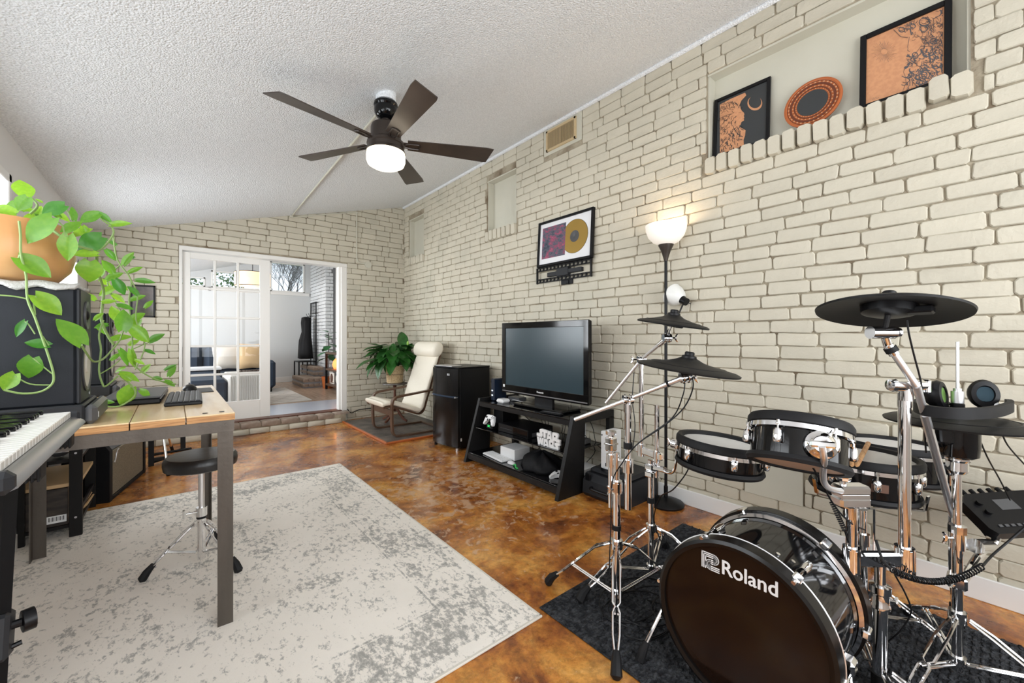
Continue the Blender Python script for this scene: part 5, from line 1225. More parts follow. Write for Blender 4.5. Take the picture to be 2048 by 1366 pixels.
obj('front_rail', MB().bb((2.262, 2.048, .512), (2.282, 3.205, .552), .002), m_bwood, t); obj('bottom_rail', MB().bb((2.13, 2.048, .035), (2.15, 3.205, .085), .002), m_bwood, t); obj('rear_rail', MB().bb((2.72, 2.048, .512), (2.74, 3.205, .552), .002), m_bwood, t)
obj('glass_top', MB().bb((2.262, 2.05, .553), (2.76, 3.203, .561), .002), m_smoke, t)
obj('glass_shelf', MB().bb((2.21, 2.05, .312), (2.66, 3.203, .320), .002), m_smoke, t)
obj('bottom_shelf', MB().bb((2.14, 2.05, .086), (2.70, 3.203, .094), .002), m_smoke, t)
t = thing('television', 'black flat-screen television with a silver lower edge on the black stand', 'television', (2.47, 2.51, .562))
ty0, ty1, tz0, tz1, tx = 1.985, 3.035, .655, 1.306, 2.405
b = MB(); X = tx; 
obj('back_shell', MB().bb((X + .012, ty0 + .004, tz0 + .004), (X + .05, ty1 - .004, tz1 - .004), .008).bb((X + .045, ty0 + .14, tz0 + .10), (X + .10, ty1 - .14, tz1 - .10), .012), m_bsat, t)
b = MB(); f = .052
for a_, c_ in (((ty0, tz0), (ty1, tz0 + .075)), ((ty0, tz1 - f), (ty1, tz1)), ((ty0, tz0 + .07), (ty0 + f, tz1 - f + .005)), ((ty1 - f, tz0 + .07), (ty1, tz1 - f + .005))): b.bb((X, a_[0], a_[1]), (X + .018, c_[0], c_[1]), .003)
obj('bezel', b, m_black, t)
obj('screen', MB().bb((X + .006, ty0 + .048, tz0 + .07), (X + .014, ty1 - .048, tz1 - .048)), m_screen, t)
obj('silver_strip', MB().bb((X - .004, ty0 + .01, tz0 + .012), (X + .004, ty1 - .01, tz0 + .022), .002), m_silver, t)
obj('maker_name', text_mb('Panasonic', .021, .0005, .0004, mx=matx((0, -1, 0), (0, 0, 1), (-1, 0, 0), (X - .0006, 2.51, tz0 + .040)), align='CENTER'), m_print, t)
obj('stickers', MB().bb((X - .001, ty1 - .045, tz0 + .05), (X + .001, ty1 - .02, tz0 + .075)), m_print, t)
obj('neck', MB().bb((2.44, 2.40, .57), (2.47, 2.62, .70), .004), m_bsat, t); obj('foot', MB().bb((2.36, 2.22, .562), (2.60, 2.82, .582), .008), m_black, t)
# things on the stand
def bx(name, a, b_, m, label, cat, bev=.004): return single(name, MB().bb(a, b_, bev), m, label, cat)
t = thing('modem', 'tall slim dark blue-black modem left of the television with small lights', 'modem', (2.42, 3.15, .562))
obj('body', MB().bb((2.36, 3.10, .562), (2.52, 3.15, .775), .008), m_blue, t)
for z_ in (.61, .655): obj('indicator', MB().bb((2.357, 3.115, z_), (2.361, 3.135, z_ + .012)), mat('modem_light_%d' % int(z_ * 1000), (.7, .75, .8), .4, emis=((.7, .85, 1), .8)), t)
single('wifi_hub', MB().box((2.365, 2.965, .582), (.10, .10, .038), .014), m_white, 'small square white hub on the glass before the television', 'router')
t = thing('media_box', 'low grey box with a white cable behind the white hub on the stand', 'box', (2.55, 2.98, .562)); obj('body', MB().bb((2.50, 2.90, .562), (2.60, 3.06, .60), .004), m_grey2, t); obj('cable', MB().tube(smooth([(2.48, 2.98, .57), (2.46, 2.92, .585), (2.52, 2.86, .57), (2.60, 2.82, .575)], 4), .003, 6), m_white, t)
t = thing('remote_control', 'black television remote control lying on the glass top of the stand', 'remote', (2.30, 2.25, .562)); Tq = M.Translation((2.318, 2.29, .568)) @ M.Rotation(.12, 4, 'Z')
obj('body', MB().box((0, 0, 0), (.045, .21, .012), .004, mx=Tq), m_bsat, t)
kb_ = mesh_of('button', MB().box((0, 0, 0), (.006, .009, .003), .001), m_grey2)
for i in range(3):
    for j in range(11): place('button', kb_, Tq @ M.Translation((-.012 + i * .012, -.085 + j * .016, .0072)), t)
def pad(name, label, T, m, loc):   # game controller
    t = thing(name, label, 'controller', loc)
    b = MB(); pts = [(-.075, -.045), (-.062, -.052), (-.042, -.02), (-.02, -.008), (.02, -.008), (.042, -.02), (.062, -.052), (.075, -.045), (.07, .0), (.055, .040), (.03, .045), (-.03, .045), (-.055, .040), (-.07, .0)]
    b.prism([(p_[0] * .92, p_[1] * .92) for p_ in pts], -.016, -.010, T); b.prism(pts, -.010, .010, T); b.prism([(p_[0] * .9, p_[1] * .9) for p_ in pts], .010, .016, T)
    obj('shell', b, m, t, sharp=60)
    for x_, y_ in ((-.040, .020), (.018, -.002)): a_ = T @ V((x_, y_, .015)); e_ = T @ V((x_, y_, .026)); obj('thumb_stick', MB().cyl(a_, e_, .009, 12), m_bsat, t)
    obj('direction_pad', MB().box((-.018, -.002, .017), (.020, .007, .004), .001, mx=T).box((-.018, -.002, .017), (.007, .020, .004), .001, mx=T), m_bsat, t)
    for k in range(4): a = k * PI / 2; p_ = (.042 + .011 * math.cos(a), .022 + .011 * math.sin(a)); obj('button', MB().cyl(T @ V((*p_, .015)), T @ V((*p_, .019)), .0045, 8), m_grey2, t)
    return t
t = thing('charging_dock', 'black controller charging dock with a green light on the middle glass shelf', 'charger', (2.27, 3.02, .321)); obj('base', MB().bb((2.25, 2.985, .321), (2.33, 3.075, .375), .008), m_bsat, t)
for z_ in (.342, .354): obj('light', MB().bb((2.247, 3.02, z_), (2.251, 3.05, z_ + .005)), m_ledg, t)
pad('game_controller', 'white game controller standing in the charging dock', M.Translation((2.262, 3.03, .405)) @ M.Rotation(-PI / 2, 4, 'Z') @ M.Rotation(math.radians(68), 4, 'X'), m_white, (2.26, 3.03, .37))
t = thing('game_console', 'wide black game console on the middle glass shelf of the stand', 'console', (2.42, 2.72, .321)); obj('body', MB().bb((2.28, 2.53, .321), (2.58, 2.93, .392), .003), m_bsat, t); obj('gloss_half', MB().bb((2.2785, 2.535, .326), (2.2805, 2.72, .387)), m_black, t); obj('disc_slot', MB().bb((2.2785, 2.74, .355), (2.2805, 2.90, .358)), m_grey2, t)
obj('vent', MB().bb((2.33, 2.5285, .328), (2.56, 2.5305, .36)), m_grey2, t)
# sign on the middle shelf: block capitals built stroke by stroke
t = thing('lettered_sign', 'white block-letter sign reading STAR WARS on the middle glass shelf', 'sign', (2.245, 2.22, .321))
Ts = matx((0, -1, 0), (0, 0, 1), (-1, 0, 0), (2.245, 2.22, .321)); q = lambda x, y: px_on(Ts, 1060 + x / 11.2, 840 + y / 11.2)
LT = {'letters_st': [(165, 280), (222, 298), (235, 290), (225, 225), (240, 198), (262, 193), (320, 210), (402, 238), (397, 295), (360, 285), (358, 402), (315, 388), (318, 272), (285, 262), (283, 290), (297, 322), (292, 365), (270, 378), (235, 367), (165, 343)],
      'letter_a': [(415, 243), (462, 256), (512, 457), (464, 447), (456, 420), (432, 414), (430, 428), (388, 418)],
      'letter_r': [(515, 273), (590, 288), (622, 303), (641, 340), (636, 390), (618, 415), (635, 435), (685, 458), (681, 517), (605, 492), (575, 470), (560, 450), (558, 477), (512, 462)],
      'letter_w': [(170, 362), (212, 375), (226, 455), (240, 385), (264, 392), (268, 465), (288, 398), (324, 408), (300, 562), (262, 550), (250, 498), (238, 545), (195, 538)],
      'letter_a_lower': [(335, 413), (395, 428), (432, 608), (390, 600), (382, 575), (358, 568), (352, 590), (310, 577)],
      'letters_rs': [(440, 446), (520, 460), (542, 480), (549, 520), (538, 566), (552, 596), (580, 600), (592, 588), (565, 550), (568, 512), (600, 500), (685, 525), (682, 580), (636, 572), (650, 610), (655, 650), (640, 692), (600, 682), (545, 662), (508, 638), (492, 618), (488, 637), (440, 617)]}
for k, pts in LT.items(): obj('letter', MB().prism([q(*p_) for p_ in pts][::-1], -.008, .008, Ts), m_white, t)
for pts in ([(450, 318), (462, 362), (438, 358)], [(560, 345), (585, 352), (585, 385), (560, 380)], [(370, 480), (384, 532), (356, 526)], [(482, 500), (508, 508), (508, 545), (482, 540)]): obj('counter', MB().prism([q(*p_) for p_ in pts][::-1], .0082, .009, Ts), m_bsat, t)
bx('white_box', (2.28, 2.70, .095), (2.46, 2.90, .19), m_white, 'white cardboard box on the bottom shelf of the stand', 'box', .003)
t = thing('white_keyboard', 'thin white keyboard on the bottom shelf of the stand', 'keyboard', (2.20, 2.92, .095)); Tq = M.Translation((2.235, 2.89, .102)) @ M.Rotation(-.10, 4, 'Z')
obj('base', MB().box((0, 0, 0), (.11, .32, .012), .003, mx=Tq), m_white, t); kk = mesh_of('key', MB().box((0, 0, 0), (.015, .0155, .004), .001), m_print)
for i in range(5):
    for j in range(16): place('key', kk, Tq @ M.Translation((-.04 + i * .02, -.147 + j * .0196, .008)), t)
b = MB().sphere((2.215, 2.665, .098), .045, 16, 8, (.62, 1, .5)); b.v = [V((p_.x, p_.y, max(p_.z, .0945))) for p_ in b.v]; single('white_mouse', b, m_white, 'white computer mouse beside the white keyboard on the bottom shelf', 'mouse', (2.215, 2.665, .0945), sharp=60)
single('green_strap', MB().tube(smooth([(2.20, 2.62, .098), (2.19, 2.58, .112), (2.175, 2.56, .098), (2.17, 2.53, .098)], 4), .006, 6), m_green, 'bright green strap beside the white mouse on the bottom shelf', 'strap')
b = MB(); r = random.Random(5); n1, n2 = 28, 14
for i in range(n2 + 1):
    for k in range(n1):
        a = 2 * PI * k / n1; ph = i / n2 * PI / 2; R_ = math.cos(ph) * (1 + .10 * math.sin(7 * a + ph * 3) + .06 * math.sin(11 * a)); b.v.append(V((2.34 + .15 * R_ * math.cos(a), 2.42 + .19 * R_ * math.sin(a), .0955 + .13 * math.sin(ph) * (1 + .12 * math.sin(5 * a)))))
for i in range(n2):
    for k in range(n1): j = (k + 1) % n1; b.f.append((i * n1 + k, i * n1 + j, (i + 1) * n1 + j, (i + 1) * n1 + k))
b.f.append(tuple(range(n1))[::-1]); b.mi = [0] * len(b.f)
single('fabric_bag', b, m_blk, 'crumpled black fabric bag on the bottom shelf of the stand', 'bag', (2.34, 2.42, .0955), sharp=180)
pad('game_controller', 'white game controller lying at the right end of the bottom shelf', M.Translation((2.27, 2.145, .118)) @ M.Rotation(-1.2, 4, 'Z') @ M.Rotation(.25, 4, 'X'), m_white, (2.27, 2.14, .096))
bx('white_case', (2.42, 2.06, .095), (2.60, 2.20, .15), m_white, 'white flat case behind the right controller on the bottom shelf', 'box', .006)
bx('black_speaker_box', (2.40, 3.02, .321), (2.60, 3.16, .50), m_bsat, 'black upright box at the left end of the middle shelf', 'box', .006)
bx('silver_adapter', (2.50, 2.10, .321), (2.58, 2.30, .36), m_grey2, 'grey power adapter behind the block-letter sign', 'adapter', .006)
b = MB(); r = random.Random(31)
for i in range(9):
    pts = [(r.uniform(2.62, 2.72), 3.0 - i * .1, .50)]; 
    for k in range(4): pts.append((r.uniform(2.62, 2.74), pts[-1][1] + r.uniform(-.12, .08), .50 - (k + 1) * .095))
    b.tube(smooth([(p_[0], min(max(p_[1], 2.08), 3.15), p_[2]) for p_ in pts], 4), .003, 5)
o = single('cable_tangle', b, m_bsat, 'tangle of black cables hanging behind the television stand', 'cables'); o['kind'] = 'stuff'
# hard case and white console beside the stand
t = thing('hard_case', 'black moulded hard plastic carrying case on the floor right of the stand', 'case', (2.54, 1.78, 0))
b = MB(); pr = [(2.36, 0.0), (2.335, .03), (2.345, .12), (2.385, .165), (2.72, .165), (2.745, .13), (2.745, 0)]
Tc = matx((1, 0, 0), (0, 0, 1), (0, -1, 0), (0, 0, 0))
b.prism(pr, -1.985, -1.62, Tc); obj('lower_shell', b, m_grey, t)
obj('lid', MB().bb((2.40, 1.63, .160), (2.735, 1.975, .20), .018), m_grey, t)
obj('handle_recess', MB().lathe([(.075, .0), (.085, .012), (.095, .0)], 20, M.Translation((2.45, 1.81, .198)) @ M.Diagonal((.55, 1, 1, 1)), closed=True), m_bsat, t)
obj('handle', MB().tube(smooth([(2.345, 1.90, .08), (2.30, 1.88, .085), (2.295, 1.80, .085), (2.30, 1.72, .085), (2.345, 1.70, .08)], 4), .010, 8), m_bsat, t)
for y_ in (1.67, 1.94): obj('latch', MB().box((2.347, y_, .145), (.02, .045, .05), .004), m_bsat, t)
t = thing('white_console', 'white upright game console standing on the black hard case', 'console', (2.56, 1.83, .20))
obj('body', MB().bb((2.44, 1.83, .203), (2.60, 1.898, .478), .004), m_white, t); obj('foot', MB().bb((2.45, 1.84, .198), (2.59, 1.89, .205)), m_bsat, t)
obj('button', MB().cyl((2.4395, 1.885, .45), (2.437, 1.885, .45), .005, 10), m_bsat, t); obj('port', MB().bb((2.438, 1.85, .225), (2.4405, 1.856, .25)), m_bsat, t)

# ================================================================== FLOOR LAMP
lx, ly = LAMP; t = thing('floor_lamp', 'tall black floor lamp with a glowing white glass bowl and a side reading lamp', 'lamp', (lx, ly, 0)); T = M.Translation((lx, ly, 0))
obj('base', MB().lathe([(0, 0), (.118, 0), (.122, .012), (.112, .024), (.06, .040), (.022, .052), (0, .054)], 36, T), m_bsat, t)
obj('pole', MB().cyl((lx, ly, .05), (lx, ly, 1.72), .0105, 14).cyl((lx, ly, .05), (lx, ly, .13), .014, 14), m_bsat, t)
obj('cup', MB().lathe([(0, 1.705), (.012, 1.705), (.018, 1.73), (.032, 1.775), (.050, 1.812), (.052, 1.82), (0, 1.82)], 24, T), m_fan, t)
obj('glass_bowl', MB().lathe([(.040, 1.818), (.085, 1.838), (.118, 1.875), (.134, 1.92), (.138, 1.958), (.133, 1.958), (.128, 1.92), (.112, 1.88), (.08, 1.845), (.038, 1.826)], 36, T, closed=True), m_shade, t)
g0 = V((lx, ly, 1.20)); g1 = P(1357, 628, 2.80); g2 = P(1369, 602, 2.80)
obj('gooseneck', MB().tube(smooth([g0, (g0 + g1) / 2 + V((0, 0, -.01)), g1, g2], 4), .0055, 8), m_bsat, t)
hd_ = (P(1334, 583, 2.93) - g2).normalized(); obj('lamp_socket', MB().cyl(g2 + hd_ * -.02, g2 + hd_ * .045, .026, 16), m_bsat, t); obj('switch', MB().cyl(g2, g2 + V((.03, -.03, -.02)), .003, 6), m_bsat, t)
obj('reading_shade', MB().lathe([(.028, .03), (.050, .055), (.066, .09), (.072, .125), (.068, .125), (.062, .092), (.046, .06), (.026, .036)], 28, frame(g2 - hd_ * .012, hd_, (0, 0, 1)) @ M.Diagonal((1.1, 1.1, 1.05, 1)), closed=True), m_shade2, t)
point('floor_lamp_bulb', (lx, ly, 1.935), 1.5, (1, .72, .46), .035)

# ================================================================== DRUM KIT
RT = V((.7680, -.6404, 0)); FW = V((.6404, .7680, 0)); UP = V((0, 0, 1)); MZ = .0105
def pole(b, x, y, z0, z1, r, n=16): return b.cyl((x, y, z0), (x, y, z1), r, n)
def fit_text(s, w, cap, mx, off=0., ext=.0006):
    mb = text_mb(s, 1., off, ext); xs = [p.x for p in mb.v]; ys = [p.y for p in mb.v]; x0, x1 = min(xs), max(xs); y0, y1 = min(ys), max(ys)
    mb.v = [mx @ V(((p.x - x0) / (x1 - x0) * w, (p.y - y0) / (y1 - y0) * cap, p.z)) for p in mb.v]; return mb
def lugs(t, T, R, z, n, ph, L=.042, top=.05, bassy=False):
    for k in range(n):
        a = ph + 2 * PI * k / n; Tk_ = T @ M.Rotation(a, 4, 'Z') @ M.Translation((R, 0, z))
        b = MB(); b.lathe([(0, -L / 2), (.009, -L / 2), (.0125, -L / 2 + .006), (.0125, L / 2 - .006), (.009, L / 2), (0, L / 2)], 10, Tk_ @ M.Translation((.011, 0, 0))); b.box((.003, 0, 0), (.010, .014, L * .6), .002, mx=Tk_)
        l_ = obj('lug', b, m_chr, t); obj('tension_rod', MB().cyl(Tk_ @ V((.012, 0, L / 2)), Tk_ @ V((.012, 0, top)), .0032, 8).cyl(Tk_ @ V((.012, 0, top - .004)), Tk_ @ V((.012, 0, top + .006)), .0055, 8).box((.008, 0, top - .004), (.014, .012, .006), .001, mx=Tk_), m_chr, l_)
def drum(name, label, c, R, H, nrm, ph=0., n=6, cat='drum', under=True):
    """c = centre of the head"""
    t = thing(name, label, cat, tuple(V(c) - V((0, 0, H)))); T = frame(c, nrm, RT) 
    obj('shell', MB().lathe([(R, -.018), (R, -H), (R - .008, -H), (R - .008, -.018)], 48, T, closed=True), m_black, t)
    obj('rim', MB().lathe([(R - .012, .002), (R - .006, .014), (R + .008, .016), (R + .014, .006), (R + .014, -.012), (R + .004, -.016), (R - .010, -.010)], 48, T, closed=True), m_rub, t)
    obj('hoop', MB().lathe([(R + .004, -.014), (R + .012, -.016), (R + .013, -.030), (R + .003, -.032)], 48, T, closed=True), m_chr, t)
    obj('head', MB().lathe([(0, .000), (R - .010, .000), (R - .008, -.004), (0, -.006)], 48, T), m_mesh, t)
    obj('lower_rim', MB().lathe([(R - .010, -H), (R + .008, -H + .008), (R + .012, -H - .004), (R + .006, -H - .014), (R - .010, -H - .012)], 48, T, closed=True), m_rub, t)
    obj('underside', MB().lathe([(0, -H - .004), (R - .006, -H - .004), (R - .006, -H - .007), (0, -H - .007)], 48, T), mat('pale_wood_underside', (.50, .36, .26), .6) if under else m_bsat, t)
    lugs(t, T, R, -H * .52, n, ph, .040, H * .52 - .020)
    return t, T
def cymbal(name, label, c, R, nrm, bell=.05, sensor=True, zrot=0.):
    t = thing(name, label, 'cymbal', c); T = frame(c, nrm, RT)
    obj('bow', MB().lathe([(.008, .026), (.030, .025), (bell, .014), (bell + .02, .008), (R * .55, .002), (R * .93, -.010), (R, -.016), (R - .002, -.022), (R * .90, -.018), (R * .5, -.006), (bell, .002), (.008, .010)], 56, T, closed=True), m_cym, t)
    a_ = -PI / 2 + zrot
    obj('edge_ridge', MB().lathe([(R * .72, -.0035), (R * .735, -.0020), (R * .75, -.005), (R * .735, -.0065)], 56, T, closed=True), m_bsat, t)
    obj('sensor_cup', MB().lathe([(0, .008), (bell * 1.15, .000), (bell * 1.10, -.022), (bell * .8, -.028), (0, -.030)], 32, T).box((bell * 1.2 * math.cos(a_), bell * 1.2 * math.sin(a_), -.018), (.06, .035, .022), .004, mx=T, rz=a_), m_bsat, t)
    obj('felt_nut', MB().lathe([(0, .020), (.026, .020), (.028, .026), (.026, .034), (.018, .036), (.018, .046), (.014, .050), (0, .050)], 24, T), m_bsat, t)
    return t, T
def tilter(b, p, d, r=.016, L=.05):
    d = V(d).normalized(); return b.cyl(V(p) - d * L / 2, V(p) + d * L / 2, r, 16).cyl(V(p) - d * L * .30, V(p) - d * L * .18, r * 1.22, 12).cyl(V(p) + d * L * .18, V(p) + d * L * .30, r * 1.22, 12)
def wing(b, p, d, up_=(0, 0, 1)):
    d = V(d).normalized(); p = V(p); e = p + d * .024; b.cyl(p, e, .0045, 8); u_ = V(up_)
    return b.tube([e + u_ * .018 + d * .008, e + u_ * .007, e, e - u_ * .007, e - u_ * .018 + d * .008], [.004, .0055, .007, .0055, .004], 6)
# ---- stand A: front, two upper tubes
AX, AY = 1.483, 1.068
t = thing('cymbal_stand', 'chrome tripod stand at the mat corner, nearer of the two left stands', 'stand', (AX, AY, MZ))
obj('lower_tube', pole(MB(), AX, AY, .03, .52, .0165), m_chr, t); obj('height_collar', pole(pole(MB(), AX, AY, .495, .548, .024), AX, AY, .502, .54, .0255, 8), m_chr, t)
b = MB(); wing(b, (AX - .02, AY, .515), (-1, .3, 0)); obj('wing_nut', b, m_chr, t)
obj('inner_tube', pole(MB(), AX, AY, .53, .67, .0125), m_chr, t); obj('rubber_band', pole(MB(), AX, AY, .335, .355, .0195), m_rub, t)
tripod(t, (AX, AY), .272, .062, [(1.366, 1.356), (1.172, .845), (1.79, .93)], .0052, foot_r=.018)
obj('leg_hub', pole(MB(), AX, AY, .255, .292, .026, 12), m_chr, t); obj('brace_hub', pole(MB(), AX, AY, .05, .078, .024, 12), m_chr, t)
U1 = P(1256, 900, 1.74); U2 = P(1222, 900, 1.80)
br = obj('tube_clamp', MB().box((0, 0, 0), ((U1 - U2).length + .02, .026, .036), .006, mx=frame(((U1 + U2) / 2).to_tuple()[:2] + (.625,), UP, (U1 - U2))), m_chr, t)
obj('clamp_ring', pole(MB(), U1.x, U1.y, .595, .650, .023), m_chr, t); obj('clamp_ring', pole(MB(), U2.x, U2.y, .60, .655, .021), m_chr, t)
obj('upper_tube', pole(MB(), U1.x, U1.y, .437, .885, .0145), m_chr, t); obj('memory_collar', pole(MB(), U1.x, U1.y, .695, .722, .019), m_rub, t)
obj('side_tube', pole(MB(), U2.x, U2.y, .42, .675, .0125), m_chr, t)
b = MB(); b.box((U2.x, U2.y, .70), (.044, .040, .062), .006); b.cyl((U2.x, U2.y, .728), (U2.x, U2.y, .742), .012, 12).cyl((U2.x, U2.y, .742), (U2.x, U2.y, .756), .024, 10); b.box((U2.x, U2.y, .70), (.047, .043, .006), 0)
obj('holder_block', b, m_chr, t)
J = V((U1.x, U1.y, .905)); Hh = P(1371, 754, 1.60)
b = MB(); b.cyl(J - V((0, 0, .055)), J - V((0, 0, .010)), .018, 14); tilter(b, J, RT, .019, .042); wing(b, J - FW * .015, -RT * .2 - FW, (0, 0, 1)); obj('boom_joint', b, m_chr, t)
E1 = P(1150, 839, 1.88); b = MB(); b.tube([E1, J], .0095, 10); b.tube([J, J.lerp(Hh, .62)], .0085, 10); b.tube([J.lerp(Hh, .60), Hh], .0105, 10); obj('boom_arm', b, m_chrb, t)
b = MB(); tilter(b, Hh, RT * .8 + V((0, 0, .15)), .021, .040); wing(b, Hh + RT * .016, RT - V((0, 0, .1)), (0, 0, 1)); obj('tilter', b, m_chr, t)
nR = (UP + RT * .13 - FW * .06).normalized(); cR = P(1376, 729, 1.58)
obj('cymbal_rod', MB().tube([Hh, Hh.lerp(cR, .6), cR - nR * .02], .006, 8), m_bsat, t); obj('cable_tie', MB().cyl(J.lerp(Hh, .70), J.lerp(Hh, .73), .0135, 10), m_rub, t)
cymbal('cymbal_pad', 'black cymbal pad nearer the television, lower of the two left ones', cR, .186, nR, .052)
# ---- stand B: behind
BX, BY = 1.769, 1.077
t = thing('cymbal_stand', 'chrome tripod stand behind, holding the leftmost tom and the upper left cymbal', 'stand', (BX, BY, MZ))
obj('lower_tube', pole(MB(), BX, BY, .03, .50, .0145), m_chr, t); tripod(t, (BX, BY), .255, .062, [(1.385, 1.18), (1.96, .83), (2.08, 1.18)], .0050, foot_r=.019)
obj('leg_hub', pole(MB(), BX, BY, .238, .272, .023, 12), m_chr, t); obj('brace_hub', pole(MB(), BX, BY, .05, .078, .021, 12), m_chr, t); obj('rubber_band', pole(MB(), BX, BY, .375, .40, .018), m_rub, t)
V1 = P(1314, 860, 1.95); V2 = P(1283, 800, 2.05)
obj('inner_tube', pole(MB(), V1.x, V1.y, .50, .848, .0115), m_chr, t); obj('height_collar', pole(MB(), V1.x, V1.y, .575, .628, .018), m_chr, t)
b = MB(); b.box((BX, BY, .515), (.05, .045, .030), .006).box((BX, BY, .548), (.05, .045, .028), .006); b.cyl((BX, BY, .50), (BX, BY, .58), .015, 12); b.cyl((BX, BY, .545), P(1330, 940, 1.88), .014, 10); obj('holder_block', b, m_chr, t)
obj('tube_clamp', MB().box((0, 0, 0), ((V1 - V2).length + .01, .024, .036), .006, mx=frame(((V1 + V2) / 2).to_tuple()[:2] + (.605,), UP, (V1 - V2))), m_chr, t); obj('clamp_ring', pole(MB(), V2.x, V2.y, .575, .635, .020), m_chr, t)
obj('upper_tube', pole(MB(), V2.x, V2.y, .58, 1.045, .0125), m_chr, t)
J = V((V2.x, V2.y, 1.06)); Hh = P(1334, 676, 1.90); b = MB(); b.cyl(J - V((0, 0, .045)), J, .016, 12); tilter(b, J, RT, .017, .040); wing(b, J - RT * .02, -RT, (0, 0, 1)); obj('boom_joint', b, m_chr, t)
b = MB(); b.tube([P(1212, 806, 2.18), J], .008, 10); b.tube([J, Hh], .009, 10); obj('boom_arm', b, m_chrb, t)
dH = (Hh - J).normalized(); b = MB(); b.cyl(Hh - dH * .06, Hh - dH * .005, .013, 12); tilter(b, Hh, RT, .019, .036); wing(b, Hh + RT * .018, RT, (0, 0, 1)); obj('tilter', b, m_chr, t)
nS = (UP + RT * .13 - FW * .10).normalized(); cS = P(1346, 641, 1.85)
obj('cymbal_rod', MB().tube([Hh, Hh.lerp(cS, .5), cS - nS * .02], .0055, 8), m_chr, t)
cymbal('cymbal_pad', 'small black cymbal pad, upper of the two left ones before the lamp pole', cS, .155, nS, .045)
lr = [P(1322, 938, 1.90), P(1334, 945, 1.86), P(1345, 945, 1.82), P(1350, 936, 1.80), P(1353, 915, 1.78), P(1355, 893, 1.77)]
obj('tom_rod', MB().tube(smooth(lr, 3), .006, 8), m_chr, t)
n1 = (UP + RT * .10 - FW * .0).normalized(); c1 = P(1441, 886, 1.65)
td, T1 = drum('tom_drum', 'black electronic tom pad with white head, leftmost and in front of the brick wall', c1, .153, .088, n1, .35)
b = MB(); q_ = T1.inverted() @ lr[-1]; a_ = math.atan2(q_.y, q_.x); Tb = T1 @ M.Rotation(a_, 4, 'Z') @ M.Translation((.153, 0, -.05)); b.box((.010, 0, 0), (.018, .04, .05), .006, mx=Tb).lathe([(0, 0), (.020, 0), (.020, .03), (0, .03)], 14, Tb @ frame((.012, 0, 0), (1, 0, 0))); wing(b, Tb @ V((.03, 0, 0)), Tb.to_3x3() @ V((1, 0, 0)), (0, 0, 1)); obj('mount_bracket', b, m_chr, td)
# ---- bass drum
BXf, BYc, BZc, BR, BL = 1.335, .520, .278, .236, .36
t = thing('bass_drum', 'black electronic bass drum with a glossy dark head and white maker lettering', 'drum', (1.52, BYc, MZ))
Tb = matx((0, -1, 0), (0, 0, 1), (-1, 0, 0), (BXf, BYc, BZc))    # z = out of the front head
obj('shell', MB().lathe([(BR, -.03), (BR, -BL), (BR - .01, -BL), (BR - .01, -.03)], 72, Tb, closed=True), m_black, t)
obj('front_hoop', MB().lathe([(BR - .002, .010), (BR + .010, .014), (BR + .020, .009), (BR + .023, -.030), (BR + .002, -.034), (BR - .003, -.002)], 72, Tb, closed=True), m_hoop, t)
obj('front_head', MB().lathe([(0, 0), (BR - .001, 0), (BR - .001, -.004), (0, -.004)], 72, Tb), m_head, t)
obj('silver_ring', MB().lathe([(BR + .023, -.031), (BR + .0255, -.033), (BR + .023, -.036)], 72, Tb, closed=True), m_chrb, t)
obj('rear_hoop', MB().lathe([(BR, -BL + .03), (BR + .022, -BL + .03), (BR + .024, -BL - .012), (BR - .01, -BL - .012)], 72, Tb, closed=True), m_hoop, t)
obj('rear_ring', MB().lathe([(BR + .002, -BL + .048), (BR + .014, -BL + .045), (BR + .014, -BL + .032), (BR + .002, -BL + .032)], 72, Tb, closed=True), m_chr, t)
obj('rear_head', MB().lathe([(0, -BL - .004), (BR - .01, -BL - .004), (BR - .01, -BL), (0, -BL)], 64, Tb), m_mesh, t)
for k in range(6):
    a = math.radians(114 - 60 * k); Tk_ = Tb @ M.Rotation(a, 4, 'Z')
    b = MB(); b.box((BR + .020, 0, -.026), (.018, .026, .038), .004, mx=Tk_); b.cyl(Tk_ @ V((BR + .024, 0, -.02)), Tk_ @ V((BR + .024, 0, -.10)), .0038, 8); b.cyl(Tk_ @ V((BR + .022, 0, -.012)), Tk_ @ V((BR + .022, 0, .010)), .006, 8)
    l_ = obj('claw', b, m_chr, t); b = MB(); b.box((BR + .008, 0, -.115), (.018, .020, .045), .003, mx=Tk_); b.lathe([(0, -.03), (.010, -.03), (.013, 0), (.010, .03), (0, .03)], 12, Tk_ @ M.Translation((BR + .018, 0, -.115))); obj('lug', b, m_chr, l_); obj('rear_claw', MB().box((BR + .020, 0, -BL + .035), (.020, .026, .045), .004, mx=Tk_), m_chr, l_)
for k in range(3): a = math.radians(70 - k * 9); obj('shell_screw', MB().cyl(Tb @ V((BR * math.cos(a), BR * math.sin(a), -.10 - .02 * k)), Tb @ V(((BR + .004) * math.cos(a), (BR + .004) * math.sin(a), -.10 - .02 * k)), .006, 10), m_chr, t)
TL = M.Translation((BXf - .0006, 0, 0)) @ matx((0, -1, 0), (0, 0, 1), (-1, 0, 0), (0, 0, 0)); TL = matx((0, -1, 0), (0, 0, 1), (-1, 0, 0), (BXf - .0008, .562, .424))
tn = fit_text('Roland', .153, .043, TL, 0.); n0 = list(tn.v); f0 = list(tn.f)
for k, (du, dw) in enumerate(((.0010, 0), (-.0010, 0), (0, .0008), (0, -.0008))): tn.add([p_ + V((-.00012 * (k + 1), -du, dw)) for p_ in n0], f0)
obj('maker_name', tn, m_print, t)
b = MB(); TM = matx((0, -1, 0), (0, 0, 1), (-1, 0, 0), (BXf - .0012, .626, .421)) @ M.Scale(.93, 4); s_ = .0032
